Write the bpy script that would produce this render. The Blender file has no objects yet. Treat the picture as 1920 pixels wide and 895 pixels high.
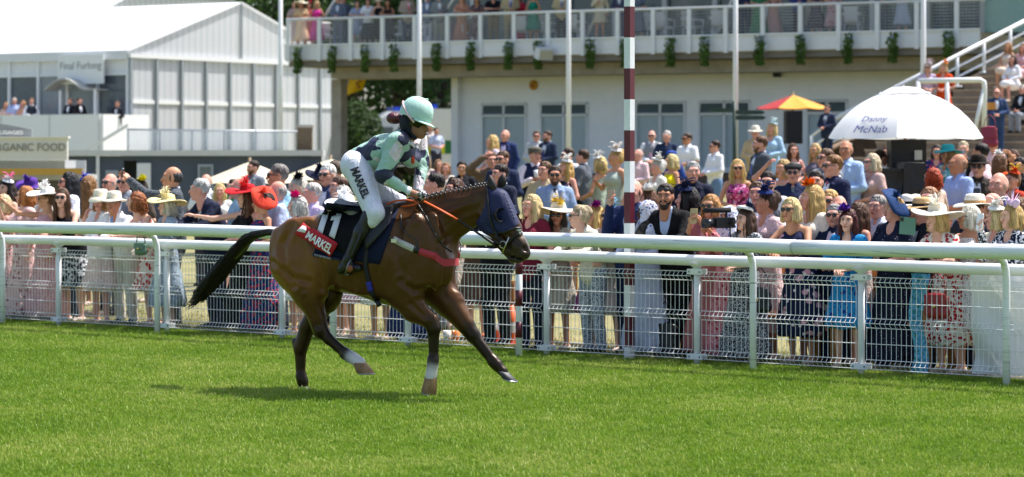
import bpy, math, random
import numpy as np
from mathutils import Vector, Matrix, noise
from mathutils.bvhtree import BVHTree

# ------------------------------------------------------------------ camera, sky, sun, exposure
SC = bpy.context.scene
COL = SC.collection
EYE = 1.975            # camera height above the turf
FPX = 5000.0           # focal length in photo pixels (photo is 1920 wide)
HORIZ = 293.0          # row of the horizon in the photo
cam = bpy.data.cameras.new('camera')
camo = bpy.data.objects.new('camera', cam)
COL.objects.link(camo)
camo.location = (0, 0, EYE)
camo.rotation_euler = (math.radians(90), 0, 0)
cam.sensor_width = 36
cam.lens = 36 * FPX / 1920
cam.shift_y = -(447.5 - HORIZ) / 1920
cam.clip_end = 2000
cam.dof.use_dof = True
cam.dof.focus_distance = 22.2
cam.dof.aperture_fstop = 3.0
SC.camera = camo

SUNV = Vector((0.52, 0.28, 1.15)).normalized()
W = bpy.data.worlds.new('World')
SC.world = W
W.use_nodes = True
nt = W.node_tree
nt.nodes.clear()
sky = nt.nodes.new('ShaderNodeTexSky')
sky.sky_type = 'NISHITA'
sky.sun_disc = False
sky.air_density = 0.8
sky.dust_density = 2.4
sky.ozone_density = 0.8
sky.sun_elevation = math.asin(SUNV.z)
sky.sun_rotation = math.atan2(SUNV.x, SUNV.y)
bg = nt.nodes.new('ShaderNodeBackground')
bg.inputs[1].default_value = 0.125
wo = nt.nodes.new('ShaderNodeOutputWorld')
nt.links.new(sky.outputs[0], bg.inputs[0])
nt.links.new(bg.outputs[0], wo.inputs[0])
sun = bpy.data.lights.new('sun', 'SUN')
sun.energy = 3.9
sun.angle = math.radians(0.6)
sun.color = (1.0, 0.96, 0.92)
suno = bpy.data.objects.new('sun', sun)
COL.objects.link(suno)
suno.rotation_euler = (-SUNV).to_track_quat('-Z', 'Y').to_euler()
suno.location = (10, 10, 40)
SC.view_settings.view_transform = 'Standard'
SC.view_settings.look = 'None'
SC.view_settings.exposure = 1.05
SC.view_settings.gamma = 1.0
SC.view_settings.use_curve_mapping = False
SC.render.engine = 'CYCLES'
SC.cycles.use_denoising = True
SC.cycles.max_bounces = 6
SC.cycles.diffuse_bounces = 3
SC.cycles.transparent_max_bounces = 12
SC.cycles.caustics_reflective = False
SC.cycles.caustics_refractive = False
random.seed(4)
RNG = np.random.default_rng(7)
# ------------------------------------------------------------------ helpers: placing
def at(px, py, D):
    return Vector(((px - 960) * D / FPX, D, EYE - (py - HORIZ) * D / FPX))
FTAN = 0.8265
FANG = math.atan(FTAN)
FC, FS = math.cos(FANG), math.sin(FANG)
FD0 = 26.6
def fence_depth(px, b=0.0):
    return (FD0 + b / FC) / (1 + (px - 960) / FPX * FTAN)
def fence_pt(u, b=0.0, z=0.0):
    """u metres along the fence (right is nearer), b metres behind it"""
    return Vector((u * FC + b * FS, FD0 - u * FS + b * FC, z))
def fence_u(px, b=0.0):
    D = fence_depth(px, b)
    p = Vector(((px - 960) * D / FPX, D, 0)) - fence_pt(0, b)
    return p.x * FC - p.y * FS
def behind(x, y):
    return x * FS + (y - FD0) * FC
def ground(x, y):
    b = behind(x, y)
    t = x / max(y, 1) * FPX + 960
    w = min(1, max(0.15, (t - 400) / 700))
    return 0.035 * min(24, max(0, b - 3)) * w

# ------------------------------------------------------------------ helpers: objects
def lin(h):
    if not isinstance(h, str):
        return tuple(h) + (1,) if len(h) == 3 else tuple(h)
    h = h.lstrip('#')
    v = [int(h[i:i + 2], 16) / 255 for i in (0, 2, 4)]
    return tuple((c / 12.92 if c <= 0.04045 else ((c + 0.055) / 1.055) ** 2.4) for c in v) + (1,)
def tag(o, label=None, cat=None, group=None, kind=None):
    if label: o['label'] = label
    if cat: o['category'] = cat
    if group: o['group'] = group
    if kind: o['kind'] = kind
    return o
def empty(name, loc=(0, 0, 0), rz=0.0, label=None, cat=None, group=None):
    o = bpy.data.objects.new(name, None)
    COL.objects.link(o)
    o.location = loc
    o.rotation_euler = (0, 0, rz)
    o.empty_display_size = 0.1
    return tag(o, label, cat, group)
def mesh_np(name, V, F, smooth=True, midx=None):
    me = bpy.data.meshes.new(name)
    V = np.asarray(V, dtype=np.float32).reshape(-1, 3)
    if isinstance(F, np.ndarray):
        n, k = F.shape
        me.vertices.add(len(V)); me.vertices.foreach_set('co', V.ravel())
        me.loops.add(n * k); me.loops.foreach_set('vertex_index', F.astype(np.int32).ravel())
        me.polygons.add(n)
        me.polygons.foreach_set('loop_start', np.arange(0, n * k, k, dtype=np.int32))
        me.polygons.foreach_set('loop_total', np.full(n, k, dtype=np.int32))
    else:
        me.from_pydata([tuple(map(float, v)) for v in V], [], F)
    if smooth:
        me.polygons.foreach_set('use_smooth', np.ones(len(me.polygons), dtype=bool))
    if midx is not None:
        me.polygons.foreach_set('material_index', np.asarray(midx, dtype=np.int32))
    me.update(calc_edges=True)
    me.validate()
    return me
def obj(name, me, mats=None, parent=None, loc=None, rot=None):
    o = bpy.data.objects.new(name, me)
    COL.objects.link(o)
    if parent is not None: o.parent = parent
    if loc is not None: o.location = loc
    if rot is not None: o.rotation_euler = rot
    if mats is not None:
        if not isinstance(mats, (list, tuple)): mats = [mats]
        while len(me.materials) < len(mats): me.materials.append(mats[len(me.materials)])
        for i, m in enumerate(mats):
            if me.materials[i] != m:
                o.material_slots[i].link = 'OBJECT'
                o.material_slots[i].material = m
    return o
class MB:
    """collects simple shapes into one mesh"""
    def __init__(s): s.V = []; s.F = []; s.M = []; s.m = 0
    def add(s, V, F):
        n = len(s.V)
        s.V += [tuple(v) for v in V]
        s.F += [tuple(i + n for i in f) for f in F]
        s.M += [s.m] * len(F)
        return s
    def box(s, c, d, R=None, bev=0.0):
        x, y, z = d[0] / 2, d[1] / 2, d[2] / 2
        P = [Vector((i, j, k)) for k in (-z, z) for j in (-y, y) for i in (-x, x)]
        if R is not None: P = [R @ p for p in P]
        c = Vector(c)
        return s.add([p + c for p in P], [(0, 2, 3, 1), (4, 5, 7, 6), (0, 1, 5, 4), (2, 6, 7, 3), (0, 4, 6, 2), (1, 3, 7, 5)])
    def quad(s, a, b, c, d): return s.add([a, b, c, d], [(0, 1, 2, 3)])
    def slab(s, a, b, c, d, n):
        """quad a b c d thickened by the vector n"""
        P = [Vector(p) for p in (a, b, c, d)]
        n = Vector(n)
        return s.add(P + [p + n for p in P], [(3, 2, 1, 0), (4, 5, 6, 7), (0, 1, 5, 4), (1, 2, 6, 5), (2, 3, 7, 6), (3, 0, 4, 7)])
    def tube(s, pts, r, n=8, cap=True, flat=None):
        pts = [Vector(p) for p in pts]
        if not hasattr(r, '__len__'): r = [r] * len(pts)
        T = []
        for i in range(len(pts)):
            t = pts[min(i + 1, len(pts) - 1)] - pts[max(i - 1, 0)]
            T.append(t.normalized() if t.length > 1e-9 else Vector((0, 0, 1)))
        up = Vector((0, 0, 1)) if abs(T[0].z) < 0.9 else Vector((1, 0, 0))
        a = T[0].cross(up).normalized()
        V = []
        for i, p in enumerate(pts):
            a = (a - T[i] * a.dot(T[i])).normalized()
            b = T[i].cross(a)
            fl = 1 if flat is None else flat
            V += [p + a * (r[i] * math.cos(2 * math.pi * k / n)) + b * (fl * r[i] * math.sin(2 * math.pi * k / n)) for k in range(n)]
        F = [(i * n + k, i * n + (k + 1) % n, (i + 1) * n + (k + 1) % n, (i + 1) * n + k) for i in range(len(pts) - 1) for k in range(n)]
        if cap: F += [tuple(range(n))[::-1], tuple((len(pts) - 1) * n + k for k in range(n))]
        return s.add(V, F)
    def lathe(s, prof, n=20, c=(0, 0, 0), wob=None, sy=1.0, R=None):
        V = []
        for j, (r, z) in enumerate(prof):
            for k in range(n):
                a = 2 * math.pi * k / n
                rr, zz = (r, z) if wob is None else wob(r, z, a)
                v = Vector((rr * math.cos(a), rr * sy * math.sin(a), zz))
                if R is not None: v = R @ v
                V.append(v + Vector(c))
        F = [(j * n + k, j * n + (k + 1) % n, (j + 1) * n + (k + 1) % n, (j + 1) * n + k) for j in range(len(prof) - 1) for k in range(n)]
        return s.add(V, F)
    def ball(s, c, r, n=10, m=6, R=None):
        if not hasattr(r, '__len__'): r = (r, r, r)
        V = []
        for j in range(m + 1):
            th = math.pi * j / m
            for k in range(n):
                a = 2 * math.pi * k / n
                v = Vector((r[0] * math.sin(th) * math.cos(a), r[1] * math.sin(th) * math.sin(a), r[2] * math.cos(th)))
                V.append((R @ v if R is not None else v) + Vector(c))
        return s.add(V, [(j * n + k, (j + 1) * n + k, (j + 1) * n + (k + 1) % n, j * n + (k + 1) % n) for j in range(m) for k in range(n)])
    def mesh(s, name, smooth=False):
        return mesh_np(name, np.array([tuple(v) for v in s.V], dtype=np.float32), s.F, smooth, s.M if any(s.M) else None)
    def build(s, name, mats, parent=None, smooth=False, **k):
        return obj(name, s.mesh(name, smooth), mats, parent, **k)
def rotz(a): return Matrix.Rotation(a, 3, 'Z')

# ------------------------------------------------------------------ helpers: smooth blended solids
class Solid:
    """blend of tapered capsules and ellipsoids, turned into one closed skin"""
    def __init__(s, h): s.h = h; s.P = []
    def cone(s, a, b, ra, rb, k=0.03, ax=0, f=1.0, sub=False, t=0):
        s.P.append(('c', np.array(a, float), np.array(b, float), ra, rb, k, ax, f, sub, t)); return s
    def ell(s, c, r, k=0.03, R=None, sub=False, t=0):
        r = np.array(r, float) if hasattr(r, '__len__') else np.array([r] * 3, float)
        s.P.append(('e', np.array(c, float), r, None if R is None else np.array(R), 0, k, 0, 1.0, sub, t)); return s
    @staticmethod
    def dist(p, X, Y, Z):
        if p[0] == 'c':
            _, a, b, ra, rb, k, ax, f, sub, t = p
            a = a.copy(); b = b.copy()
            a[ax] /= f; b[ax] /= f
            C = [X, Y, Z]
            C[ax] = C[ax] / f
            ba = b - a
            L = float(ba @ ba) + 1e-12
            q = [C[i] - a[i] for i in range(3)]
            tt = np.clip((q[0] * ba[0] + q[1] * ba[1] + q[2] * ba[2]) / L, 0, 1)
            return np.sqrt((q[0] - tt * ba[0]) ** 2 + (q[1] - tt * ba[1]) ** 2 + (q[2] - tt * ba[2]) ** 2) - (ra + (rb - ra) * tt)
        _, c, r, R = p[:4]
        q = [X - c[0], Y - c[1], Z - c[2]]
        if R is not None:
            q = [q[0] * R[0][i] + q[1] * R[1][i] + q[2] * R[2][i] for i in range(3)]
        return (np.sqrt((q[0] / r[0]) ** 2 + (q[1] / r[1]) ** 2 + (q[2] / r[2]) ** 2) - 1) * float(min(r))
    def bbox(s, p):
        if p[0] == 'c':
            _, a, b, ra, rb, k, ax, f, sub, t = p
            m = np.full(3, max(ra, rb)); m[ax] *= max(f, 1)
            return np.minimum(a, b) - m, np.maximum(a, b) + m
        r = p[2] if p[3] is None else np.full(3, max(p[2]))
        return p[1] - r, p[1] + r
    def skin(s):
        h = s.h
        lo = np.min([s.bbox(p)[0] for p in s.P if not p[8]], axis=0) - 3 * h
        hi = np.max([s.bbox(p)[1] for p in s.P if not p[8]], axis=0) + 3 * h
        n = np.ceil((hi - lo) / h).astype(int) + 1
        A = np.full(n, 9.0, dtype=np.float32)
        ax = [lo[i] + h * np.arange(n[i]) for i in range(3)]
        for p in s.P:
            b0, b1 = s.bbox(p)
            k = p[5]
            i0 = np.clip(np.floor((b0 - k - 2 * h - lo) / h).astype(int), 0, n)
            i1 = np.clip(np.ceil((b1 + k + 2 * h - lo) / h).astype(int) + 1, 0, n)
            if np.any(i1 <= i0): continue
            sl = tuple(slice(i0[i], i1[i]) for i in range(3))
            X = ax[0][sl[0]][:, None, None]; Y = ax[1][sl[1]][None, :, None]; Z = ax[2][sl[2]][None, None, :]
            d = s.dist(p, X, Y, Z).astype(np.float32)
            g = A[sl]
            if p[8]:
                d = -d
                hh = np.clip(0.5 - 0.5 * (d - g) / k, 0, 1) if k > 0 else (d < g).astype(np.float32)
                A[sl] = d * (1 - hh) + g * hh + k * hh * (1 - hh)
            else:
                hh = np.clip(0.5 + 0.5 * (g - d) / k, 0, 1)
                A[sl] = g * (1 - hh) + d * hh - k * hh * (1 - hh)
        return Solid.nets(A, lo, h)
    @staticmethod
    def nets(A, lo, h):
        I = A < 0
        nx, ny, nz = A.shape
        cnt = np.zeros((nx - 1, ny - 1, nz - 1), dtype=np.int8)
        offs = [(i, j, k) for i in (0, 1) for j in (0, 1) for k in (0, 1)]
        for i, j, k in offs:
            cnt += I[i:nx - 1 + i, j:ny - 1 + j, k:nz - 1 + k]
        act = (cnt > 0) & (cnt < 8)
        idx = np.full(act.shape, -1, dtype=np.int64)
        c = np.argwhere(act)
        idx[act] = np.arange(len(c))
        acc = np.zeros((len(c), 3)); m = np.zeros(len(c))
        for o in offs:
            for axn in range(3):
                if o[axn] == 0:
                    o2 = list(o); o2[axn] = 1
                    v1 = A[c[:, 0] + o[0], c[:, 1] + o[1], c[:, 2] + o[2]]
                    v2 = A[c[:, 0] + o2[0], c[:, 1] + o2[1], c[:, 2] + o2[2]]
                    x = (v1 < 0) != (v2 < 0)
                    t = v1[x] / (v1[x] - v2[x])
                    q = np.tile(np.array(o, float), (x.sum(), 1)); q[:, axn] += t
                    acc[x] += q; m[x] += 1
        V = lo + h * (c + acc / m[:, None])
        Q = []
        for axn in range(3):
            s1 = [slice(1, -1)] * 3; s2 = [slice(1, -1)] * 3
            s1[axn] = slice(0, -1); s2[axn] = slice(1, None)
            a, b = I[tuple(s1)], I[tuple(s2)]
            for flip, msk in ((0, a & ~b), (1, ~a & b)):
                e = np.argwhere(msk)
                if not len(e): continue
                u, w = [i for i in range(3) if i != axn]
                e[:, u] += 1; e[:, w] += 1
                q = []
                for du, dw in ((-1, -1), (0, -1), (0, 0), (-1, 0)):
                    f = e.copy(); f[:, u] += du; f[:, w] += dw
                    q.append(idx[f[:, 0], f[:, 1], f[:, 2]])
                q = np.stack(q, 1)
                if (axn == 1) != bool(flip): q = q[:, ::-1]
                Q.append(q)
        Q = np.concatenate(Q)
        return V, Q[(Q >= 0).all(1)]
    def mesh(s, name, fn=None):
        V, Q = s.skin()
        if fn is not None: V = fn(V)
        return mesh_np(name, V, Q)
def relax(V, Q, it=1, lam=0.5):
    for _ in range(it):
        S = np.zeros_like(V); n = np.zeros(len(V))
        for i in range(4):
            np.add.at(S, Q[:, i], V[Q[:, (i + 1) % 4]] + V[Q[:, (i + 3) % 4]])
            np.add.at(n, Q[:, i], 2)
        V = V + lam * (S / n[:, None] - V)
    return V

# ------------------------------------------------------------------ materials
MATS = {}
def mat(c1, kind='plain', c2=None, c3=None, rough=0.6, scale=20.0, metal=0.0, spec=0.5, bump=0.0, var=0.12, alpha=1.0, thr=0.3, trans=0.0, emit=None):
    key = (str(c1), kind, str(c2), str(c3), rough, scale, metal, spec, bump, var, alpha, thr, trans)
    if key in MATS: return MATS[key]
    m = bpy.data.materials.new(kind)
    m.use_nodes = True
    N, L = m.node_tree.nodes, m.node_tree.links
    p = N['Principled BSDF']
    out = N['Material Output']
    p.inputs['Roughness'].default_value = rough
    p.inputs['Metallic'].default_value = metal
    p.inputs['Specular IOR Level'].default_value = spec
    c1 = lin(c1); c2 = lin(c2) if c2 else None; c3 = lin(c3) if c3 else None
    def node(t, **k):
        n = N.new(t)
        for a, b in k.items(): setattr(n, a, b)
        return n
    tc = node('ShaderNodeTexCoord')
    vec = tc.outputs['Object']
    def noise_t(sc, detail=3, rough_=0.5, v=None, dist=0):
        n = node('ShaderNodeTexNoise')
        n.inputs['Scale'].default_value = sc; n.inputs['Detail'].default_value = detail
        n.inputs['Roughness'].default_value = rough_; n.inputs['Distortion'].default_value = dist
        L.new(v or vec, n.inputs['Vector']); return n.outputs['Fac']
    def mix(f, a, b):
        x = node('ShaderNodeMix', data_type='RGBA')
        if hasattr(f, 'links') or hasattr(f, 'is_linked'): L.new(f, x.inputs[0])
        else: x.inputs[0].default_value = f
        for s_, v in ((x.inputs[6], a), (x.inputs[7], b)):
            if isinstance(v, tuple): s_.default_value = v
            else: L.new(v, s_)
        return x.outputs[2]
    def ramp(f, lo, hi):
        r = node('ShaderNodeMapRange'); r.clamp = True
        r.inputs[1].default_value = lo; r.inputs[2].default_value = hi
        L.new(f, r.inputs[0]); return r.outputs[0]
    def mapping(sx, sy, sz, rot=(0, 0, 0)):
        q = node('ShaderNodeMapping'); q.inputs['Scale'].default_value = (sx, sy, sz)
        q.inputs['Rotation'].default_value = rot
        L.new(vec, q.inputs['Vector']); return q.outputs[0]
    def voro(sc, rnd=1.0, v=None, out_='Distance'):
        n = node('ShaderNodeTexVoronoi'); n.inputs['Scale'].default_value = sc; n.inputs['Randomness'].default_value = rnd
        L.new(v or vec, n.inputs['Vector']); return n.outputs[out_]
    col = c1
    if kind == 'floral':
        nz = noise_t(scale * 2, 2)
        d = voro(scale)
        ad = node('ShaderNodeMath', operation='MULTIPLY_ADD'); L.new(nz, ad.inputs[0]); ad.inputs[1].default_value = 0.35; L.new(d, ad.inputs[2])
        col = mix(ramp(ad.outputs[0], thr + 0.22, thr + 0.16), col, c2)
        if c3:
            d2 = voro(scale * 1.37, v=mapping(1, 1, 1, (0.5, 0.4, 0.9)))
            col = mix(ramp(d2, 0.24, 0.18), col, c3)
    elif kind == 'dots':
        col = mix(ramp(voro(scale, 0.35), thr, thr - 0.06), col, c2)
    elif kind == 'abstract':
        col = mix(ramp(noise_t(scale * 2.2, 3, 0.6, dist=0.5), 0.5, 0.54), col, c2)
        if c3: col = mix(ramp(noise_t(scale * 2.6, 2, v=mapping(1, 1, 1, (1, 2, 0.5))), 0.57, 0.6), col, c3)
    elif kind == 'camo':
        wn = node('ShaderNodeTexNoise'); wn.inputs['Scale'].default_value = 9; wn.inputs['Detail'].default_value = 2; L.new(vec, wn.inputs['Vector'])
        wv = node('ShaderNodeVectorMath', operation='MULTIPLY_ADD'); wv.inputs[1].default_value = (.10, .10, .10); L.new(wn.outputs['Color'], wv.inputs[0]); L.new(vec, wv.inputs[2])
        cc = voro(scale, 1.0, wv.outputs[0], 'Color')
        sp = node('ShaderNodeSeparateColor'); L.new(cc, sp.inputs[0])
        col = mix(ramp(sp.outputs[0], 0.50, 0.501), c1, c2)
        col = mix(ramp(sp.outputs[0], 0.78, 0.781), col, c3)
        col = mix(ramp(sp.outputs[0], 0.95, 0.951), col, lin('#c9604a'))
    elif kind == 'stripe':
        w = node('ShaderNodeTexWave'); w.inputs['Scale'].default_value = scale; L.new(vec, w.inputs['Vector'])
        col = mix(ramp(w.outputs['Fac'], thr, thr + 0.05), c1, c2)
    elif kind == 'check':
        a = node('ShaderNodeTexWave'); a.inputs['Scale'].default_value = scale; L.new(vec, a.inputs['Vector'])
        b = node('ShaderNodeTexWave'); b.inputs['Scale'].default_value = scale; b.bands_direction = 'Z'; L.new(vec, b.inputs['Vector'])
        mm = node('ShaderNodeMath', operation='MAXIMUM'); L.new(a.outputs['Fac'], mm.inputs[0]); L.new(b.outputs['Fac'], mm.inputs[1])
        col = mix(ramp(mm.outputs[0], 0.85, 0.95), c1, c2)
    elif kind == 'hair':
        f = noise_t(42, 4, 0.65, mapping(1.6, 1.6, 0.25))
        col = mix(ramp(f, 0.32, 0.68), tuple(v * 0.45 for v in c1[:3]) + (1,), c2 or tuple(min(1, v * 1.25 + 0.005) for v in c1[:3]) + (1,))
    elif kind == 'noise':
        col = mix(ramp(noise_t(scale, 5, 0.6), 0.35, 0.65), c1, c2)
    elif kind == 'brick':
        b = node('ShaderNodeTexBrick'); b.inputs['Scale'].default_value = scale
        b.inputs['Color1'].default_value = c1; b.inputs['Color2'].default_value = c2; b.inputs['Mortar'].default_value = c3
        L.new(mapping(1, 1, 1, (math.pi / 2, 0, 0)), b.inputs['Vector']); col = b.outputs['Color']
    elif kind == 'scuff':
        f = noise_t(3.0, 6, 0.7, mapping(0.35, 0.35, 16))
        col = mix(ramp(f, 0.57, 0.66), c1, c2)
        col = mix(ramp(noise_t(40, 4, 0.7), 0.66, 0.8), col, tuple(v * 0.8 for v in c1[:3]) + (1,))
    elif kind == 'attr':
        a = node('ShaderNodeAttribute', attribute_name='coat'); col = a.outputs['Color']
    if var > 0 and kind != 'hair':
        f = noise_t(7.0, 4, 0.6)
        dk = node('ShaderNodeMix', data_type='RGBA', blend_type='MULTIPLY')
        dk.inputs[0].default_value = 1.0
        if isinstance(col, tuple): dk.inputs[6].default_value = col
        else: L.new(col, dk.inputs[6])
        L.new(mix(ramp(f, 0.25, 0.75), (1 - var, 1 - var, 1 - var, 1), (1, 1, 1, 1)), dk.inputs[7])
        col = dk.outputs[2]
    if isinstance(col, tuple): p.inputs['Base Color'].default_value = col
    else: L.new(col, p.inputs['Base Color'])
    hgt = None
    if bump > 0:
        if kind == 'hair': hgt = noise_t(40, 3, 0.6, mapping(1.6, 1.6, 0.2))
        else: hgt = noise_t(9, 3, 0.55, mapping(1.4, 1.4, 0.7), 1.2)
        b = node('ShaderNodeBump'); b.inputs['Strength'].default_value = bump; b.inputs['Distance'].default_value = 0.03
        L.new(hgt, b.inputs['Height']); L.new(b.outputs[0], p.inputs['Normal'])
    if alpha < 1: p.inputs['Alpha'].default_value = alpha
    if trans > 0:
        tr = node('ShaderNodeBsdfTranslucent'); ms = node('ShaderNodeMixShader'); ms.inputs[0].default_value = trans
        if isinstance(col, tuple): tr.inputs[0].default_value = col
        else: L.new(col, tr.inputs[0])
        L.new(p.outputs[0], ms.inputs[1]); L.new(tr.outputs[0], ms.inputs[2]); L.new(ms.outputs[0], out.inputs['Surface'])
    MATS[key] = m
    return m
def cloth(c, kind='plain', c2=None, c3=None, scale=20, thr=0.3, bump=0.85):
    return mat(c, kind, c2, c3, rough=0.85, scale=scale, spec=0.2, bump=bump, thr=thr)
WHITE = mat('#e9ebea', rough=0.4, var=0.06)
WHITEM = mat('#dfe2e3', rough=0.35, var=0.08)
BLACK = mat('#0c0c0e', rough=0.5)
def text_mesh(s, size=1.0, bold=0.0, extrude=0.0, shear=0.0, res=3):
    cu = bpy.data.curves.new('lettering', 'FONT')
    cu.body = s; cu.size = size; cu.offset = bold; cu.extrude = extrude; cu.shear = shear
    cu.align_x = 'CENTER'; cu.align_y = 'CENTER'; cu.resolution_u = res
    o = bpy.data.objects.new('lettering', cu)
    COL.objects.link(o)
    dg = bpy.context.evaluated_depsgraph_get()
    me = bpy.data.meshes.new_from_object(o.evaluated_get(dg))
    bpy.data.objects.remove(o); bpy.data.curves.remove(cu)
    return me
def lettering(s, size, M, matr, parent=None, bold=0.0, shear=0.0, sx=1.0):
    """flat letters placed by the 4x4 matrix M (x along the line, z out of the surface)"""
    me = text_mesh(s, size, bold, 0.004, shear)
    me.transform(Matrix.Diagonal((sx, 1, 1, 1)))
    me.transform(M)
    me.update()
    return obj('lettering', me, matr, parent)
def frame(o, x, y):
    """matrix with origin o, x axis x, y axis y"""
    x = Vector(x).normalized(); y = Vector(y); y = (y - x * y.dot(x)).normalized()
    z = x.cross(y)
    m = Matrix((x, y, z)).transposed().to_4x4()
    m.translation = Vector(o)
    return m
def adopt(o, p):
    """parent o, built in world coordinates, to p without moving it"""
    o.parent = p
    if p.type == 'EMPTY': o.matrix_parent_inverse = p.matrix_basis.inverted()
    return o
# ------------------------------------------------------------------ ground
def gsheet(name, m, u0, u1, b0, b1, nu, nb, zf, label=None):
    V, F = [], []
    for j in range(nb + 1):
        for i in range(nu + 1):
            p = fence_pt(u0 + (u1 - u0) * i / nu, b0 + (b1 - b0) * (j / nb) ** 1.0)
            V.append((p.x, p.y, zf(p.x, p.y)))
    for j in range(nb):
        for i in range(nu):
            a = j * (nu + 1) + i
            F.append((a, a + 1, a + nu + 2, a + nu + 1))
    o = obj(name, mesh_np(name, np.array(V), F, True), m)
    return tag(o, kind='structure')
b = MB(); b.quad((-900, -300, -0.06), (900, -300, -0.06), (900, 1400, -0.06), (-900, 1400, -0.06))
tag(b.build('ground', mat('#66713f', 'noise', '#7d7a50', rough=.95, scale=.15)), kind='structure')
TURF = mat('#506c1c', 'noise', '#6a822c', rough=.95, scale=5, var=.3)
gsheet('race_course', TURF, -70, 60, -60, 0.9, 2, 2, lambda x, y: 0.0)
gsheet('lawn', mat('#767545', 'noise', '#8f8658', rough=.95, scale=.7, var=.3), -60, 45, 0.75, 75, 60, 60, lambda x, y: ground(x, y) + 0.004)
# turf blades
def tuft_mesh(nb, hmin, hmax, rad, seed):
    r = random.Random(seed)
    V, F = [], []
    for i in range(nb):
        a, d = r.random() * 6.283, rad * math.sqrt(r.random())
        x, y = d * math.cos(a), d * math.sin(a)
        h = r.uniform(hmin, hmax); ln = r.uniform(.1, .7) * h; la = r.random() * 6.283
        wa = r.random() * 6.283; w = r.uniform(.0016, .0034)
        wx, wy = w * math.cos(wa), w * math.sin(wa)
        n = len(V)
        mx, my = x + .35 * ln * math.cos(la), y + .35 * ln * math.sin(la)
        V += [(x - wx, y - wy, -.004), (x + wx, y + wy, -.004), (mx - wx * .8, my - wy * .8, h * .6), (mx + wx * .8, my + wy * .8, h * .6), (x + ln * math.cos(la), y + ln * math.sin(la), h)]
        F += [(n, n + 1, n + 3, n + 2), (n + 2, n + 3, n + 4)]
    return mesh_np('grass_tuft', np.array(V), F, False)
def grass_mat(name, ca, cb, cc):
    m = bpy.data.materials.new(name); m.use_nodes = True
    N, L = m.node_tree.nodes, m.node_tree.links
    p = N['Principled BSDF']; p.inputs['Roughness'].default_value = .48; p.inputs['Specular IOR Level'].default_value = .3
    oi = N.new('ShaderNodeObjectInfo'); cr = N.new('ShaderNodeValToRGB')
    cr.color_ramp.elements[0].color = lin(ca); cr.color_ramp.elements[1].color = lin(cc); cr.color_ramp.elements[1].position = 1.0
    e = cr.color_ramp.elements.new(.6); e.color = lin(cb)
    ge = N.new('ShaderNodeNewGeometry'); nz = N.new('ShaderNodeTexNoise'); nz.inputs['Scale'].default_value = .55; nz.inputs['Detail'].default_value = 4
    L.new(ge.outputs['Position'], nz.inputs['Vector'])
    ad = N.new('ShaderNodeMath'); ad.operation = 'MULTIPLY_ADD'; ad.inputs[1].default_value = .72
    L.new(oi.outputs['Random'], ad.inputs[0])
    sb = N.new('ShaderNodeMapRange'); sb.inputs[1].default_value = .35; sb.inputs[2].default_value = .65; sb.inputs[4].default_value = .34
    L.new(nz.outputs['Fac'], sb.inputs[0]); L.new(sb.outputs[0], ad.inputs[2])
    L.new(ad.outputs[0], cr.inputs[0]); L.new(cr.outputs[0], p.inputs['Base Color'])
    tr = N.new('ShaderNodeBsdfTranslucent'); L.new(cr.outputs[0], tr.inputs[0])
    ms = N.new('ShaderNodeMixShader'); ms.inputs[0].default_value = .35
    L.new(p.outputs[0], ms.inputs[1]); L.new(tr.outputs[0], ms.inputs[2]); L.new(ms.outputs[0], N['Material Output'].inputs['Surface'])
    return m
def scatter(name, pts, tuft, m, label, smin=.7, smax=1.3):
    """blades of grass: one tuft standing in the turf, repeated over the points"""
    me = mesh_np(name, np.array(pts, dtype=np.float32), np.zeros((0, 3), dtype=np.int32), False)
    o = obj(name, me)
    tag(o, label, 'grass', kind='stuff')
    tuft.materials.append(m)
    t = obj('grass_tuft', tuft, None, o, loc=tuple(pts[len(pts) // 2]))
    ng = bpy.data.node_groups.new(name, 'GeometryNodeTree')
    ng.interface.new_socket('Geometry', in_out='INPUT', socket_type='NodeSocketGeometry')
    ng.interface.new_socket('Geometry', in_out='OUTPUT', socket_type='NodeSocketGeometry')
    N, L = ng.nodes, ng.links
    gi = N.new('NodeGroupInput'); go = N.new('NodeGroupOutput')
    ip = N.new('GeometryNodeInstanceOnPoints'); oi = N.new('GeometryNodeObjectInfo'); oi.inputs[0].default_value = t
    oi.inputs['As Instance'].default_value = True
    rv = N.new('FunctionNodeRandomValue'); rv.data_type = 'FLOAT_VECTOR'
    rv.inputs[0].default_value = (-.12, -.12, 0); rv.inputs[1].default_value = (.12, .12, 6.283)
    rs = N.new('FunctionNodeRandomValue'); rs.data_type = 'FLOAT'
    rs.inputs[2].default_value = smin; rs.inputs[3].default_value = smax
    L.new(gi.outputs[0], ip.inputs['Points']); L.new(oi.outputs['Geometry'], ip.inputs['Instance'])
    L.new(rv.outputs[0], ip.inputs['Rotation']); L.new(rs.outputs[1], ip.inputs['Scale'])
    L.new(ip.outputs[0], go.inputs[0])
    md = o.modifiers.new('blades', 'NODES'); md.node_group = ng
    return o
n = 300000
y = RNG.uniform(12.5, 34, n); x = RNG.uniform(-1, 1, n) * (.215 * y + 2.8)
bb = x * FS + (y - FD0) * FC
k = (bb < .30) & (RNG.random(n) < np.clip(1.25 - (y - 14) * .022, .3, 1))
x, y = x[k], y[k]
scatter('turf', np.stack([x, y, np.zeros_like(x)], 1), tuft_mesh(16, .010, .038, .05, 1), grass_mat('grass_blades', '#5c7d1a', '#82a030', '#b2b662'), 'short mown green turf of the race course', .45, 1.5)
n = 9000
u = RNG.uniform(-13, 13, n); bb = .15 + RNG.exponential(1.1, n)
px_ = u * FC + bb * FS; py_ = FD0 - u * FS + bb * FC
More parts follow.
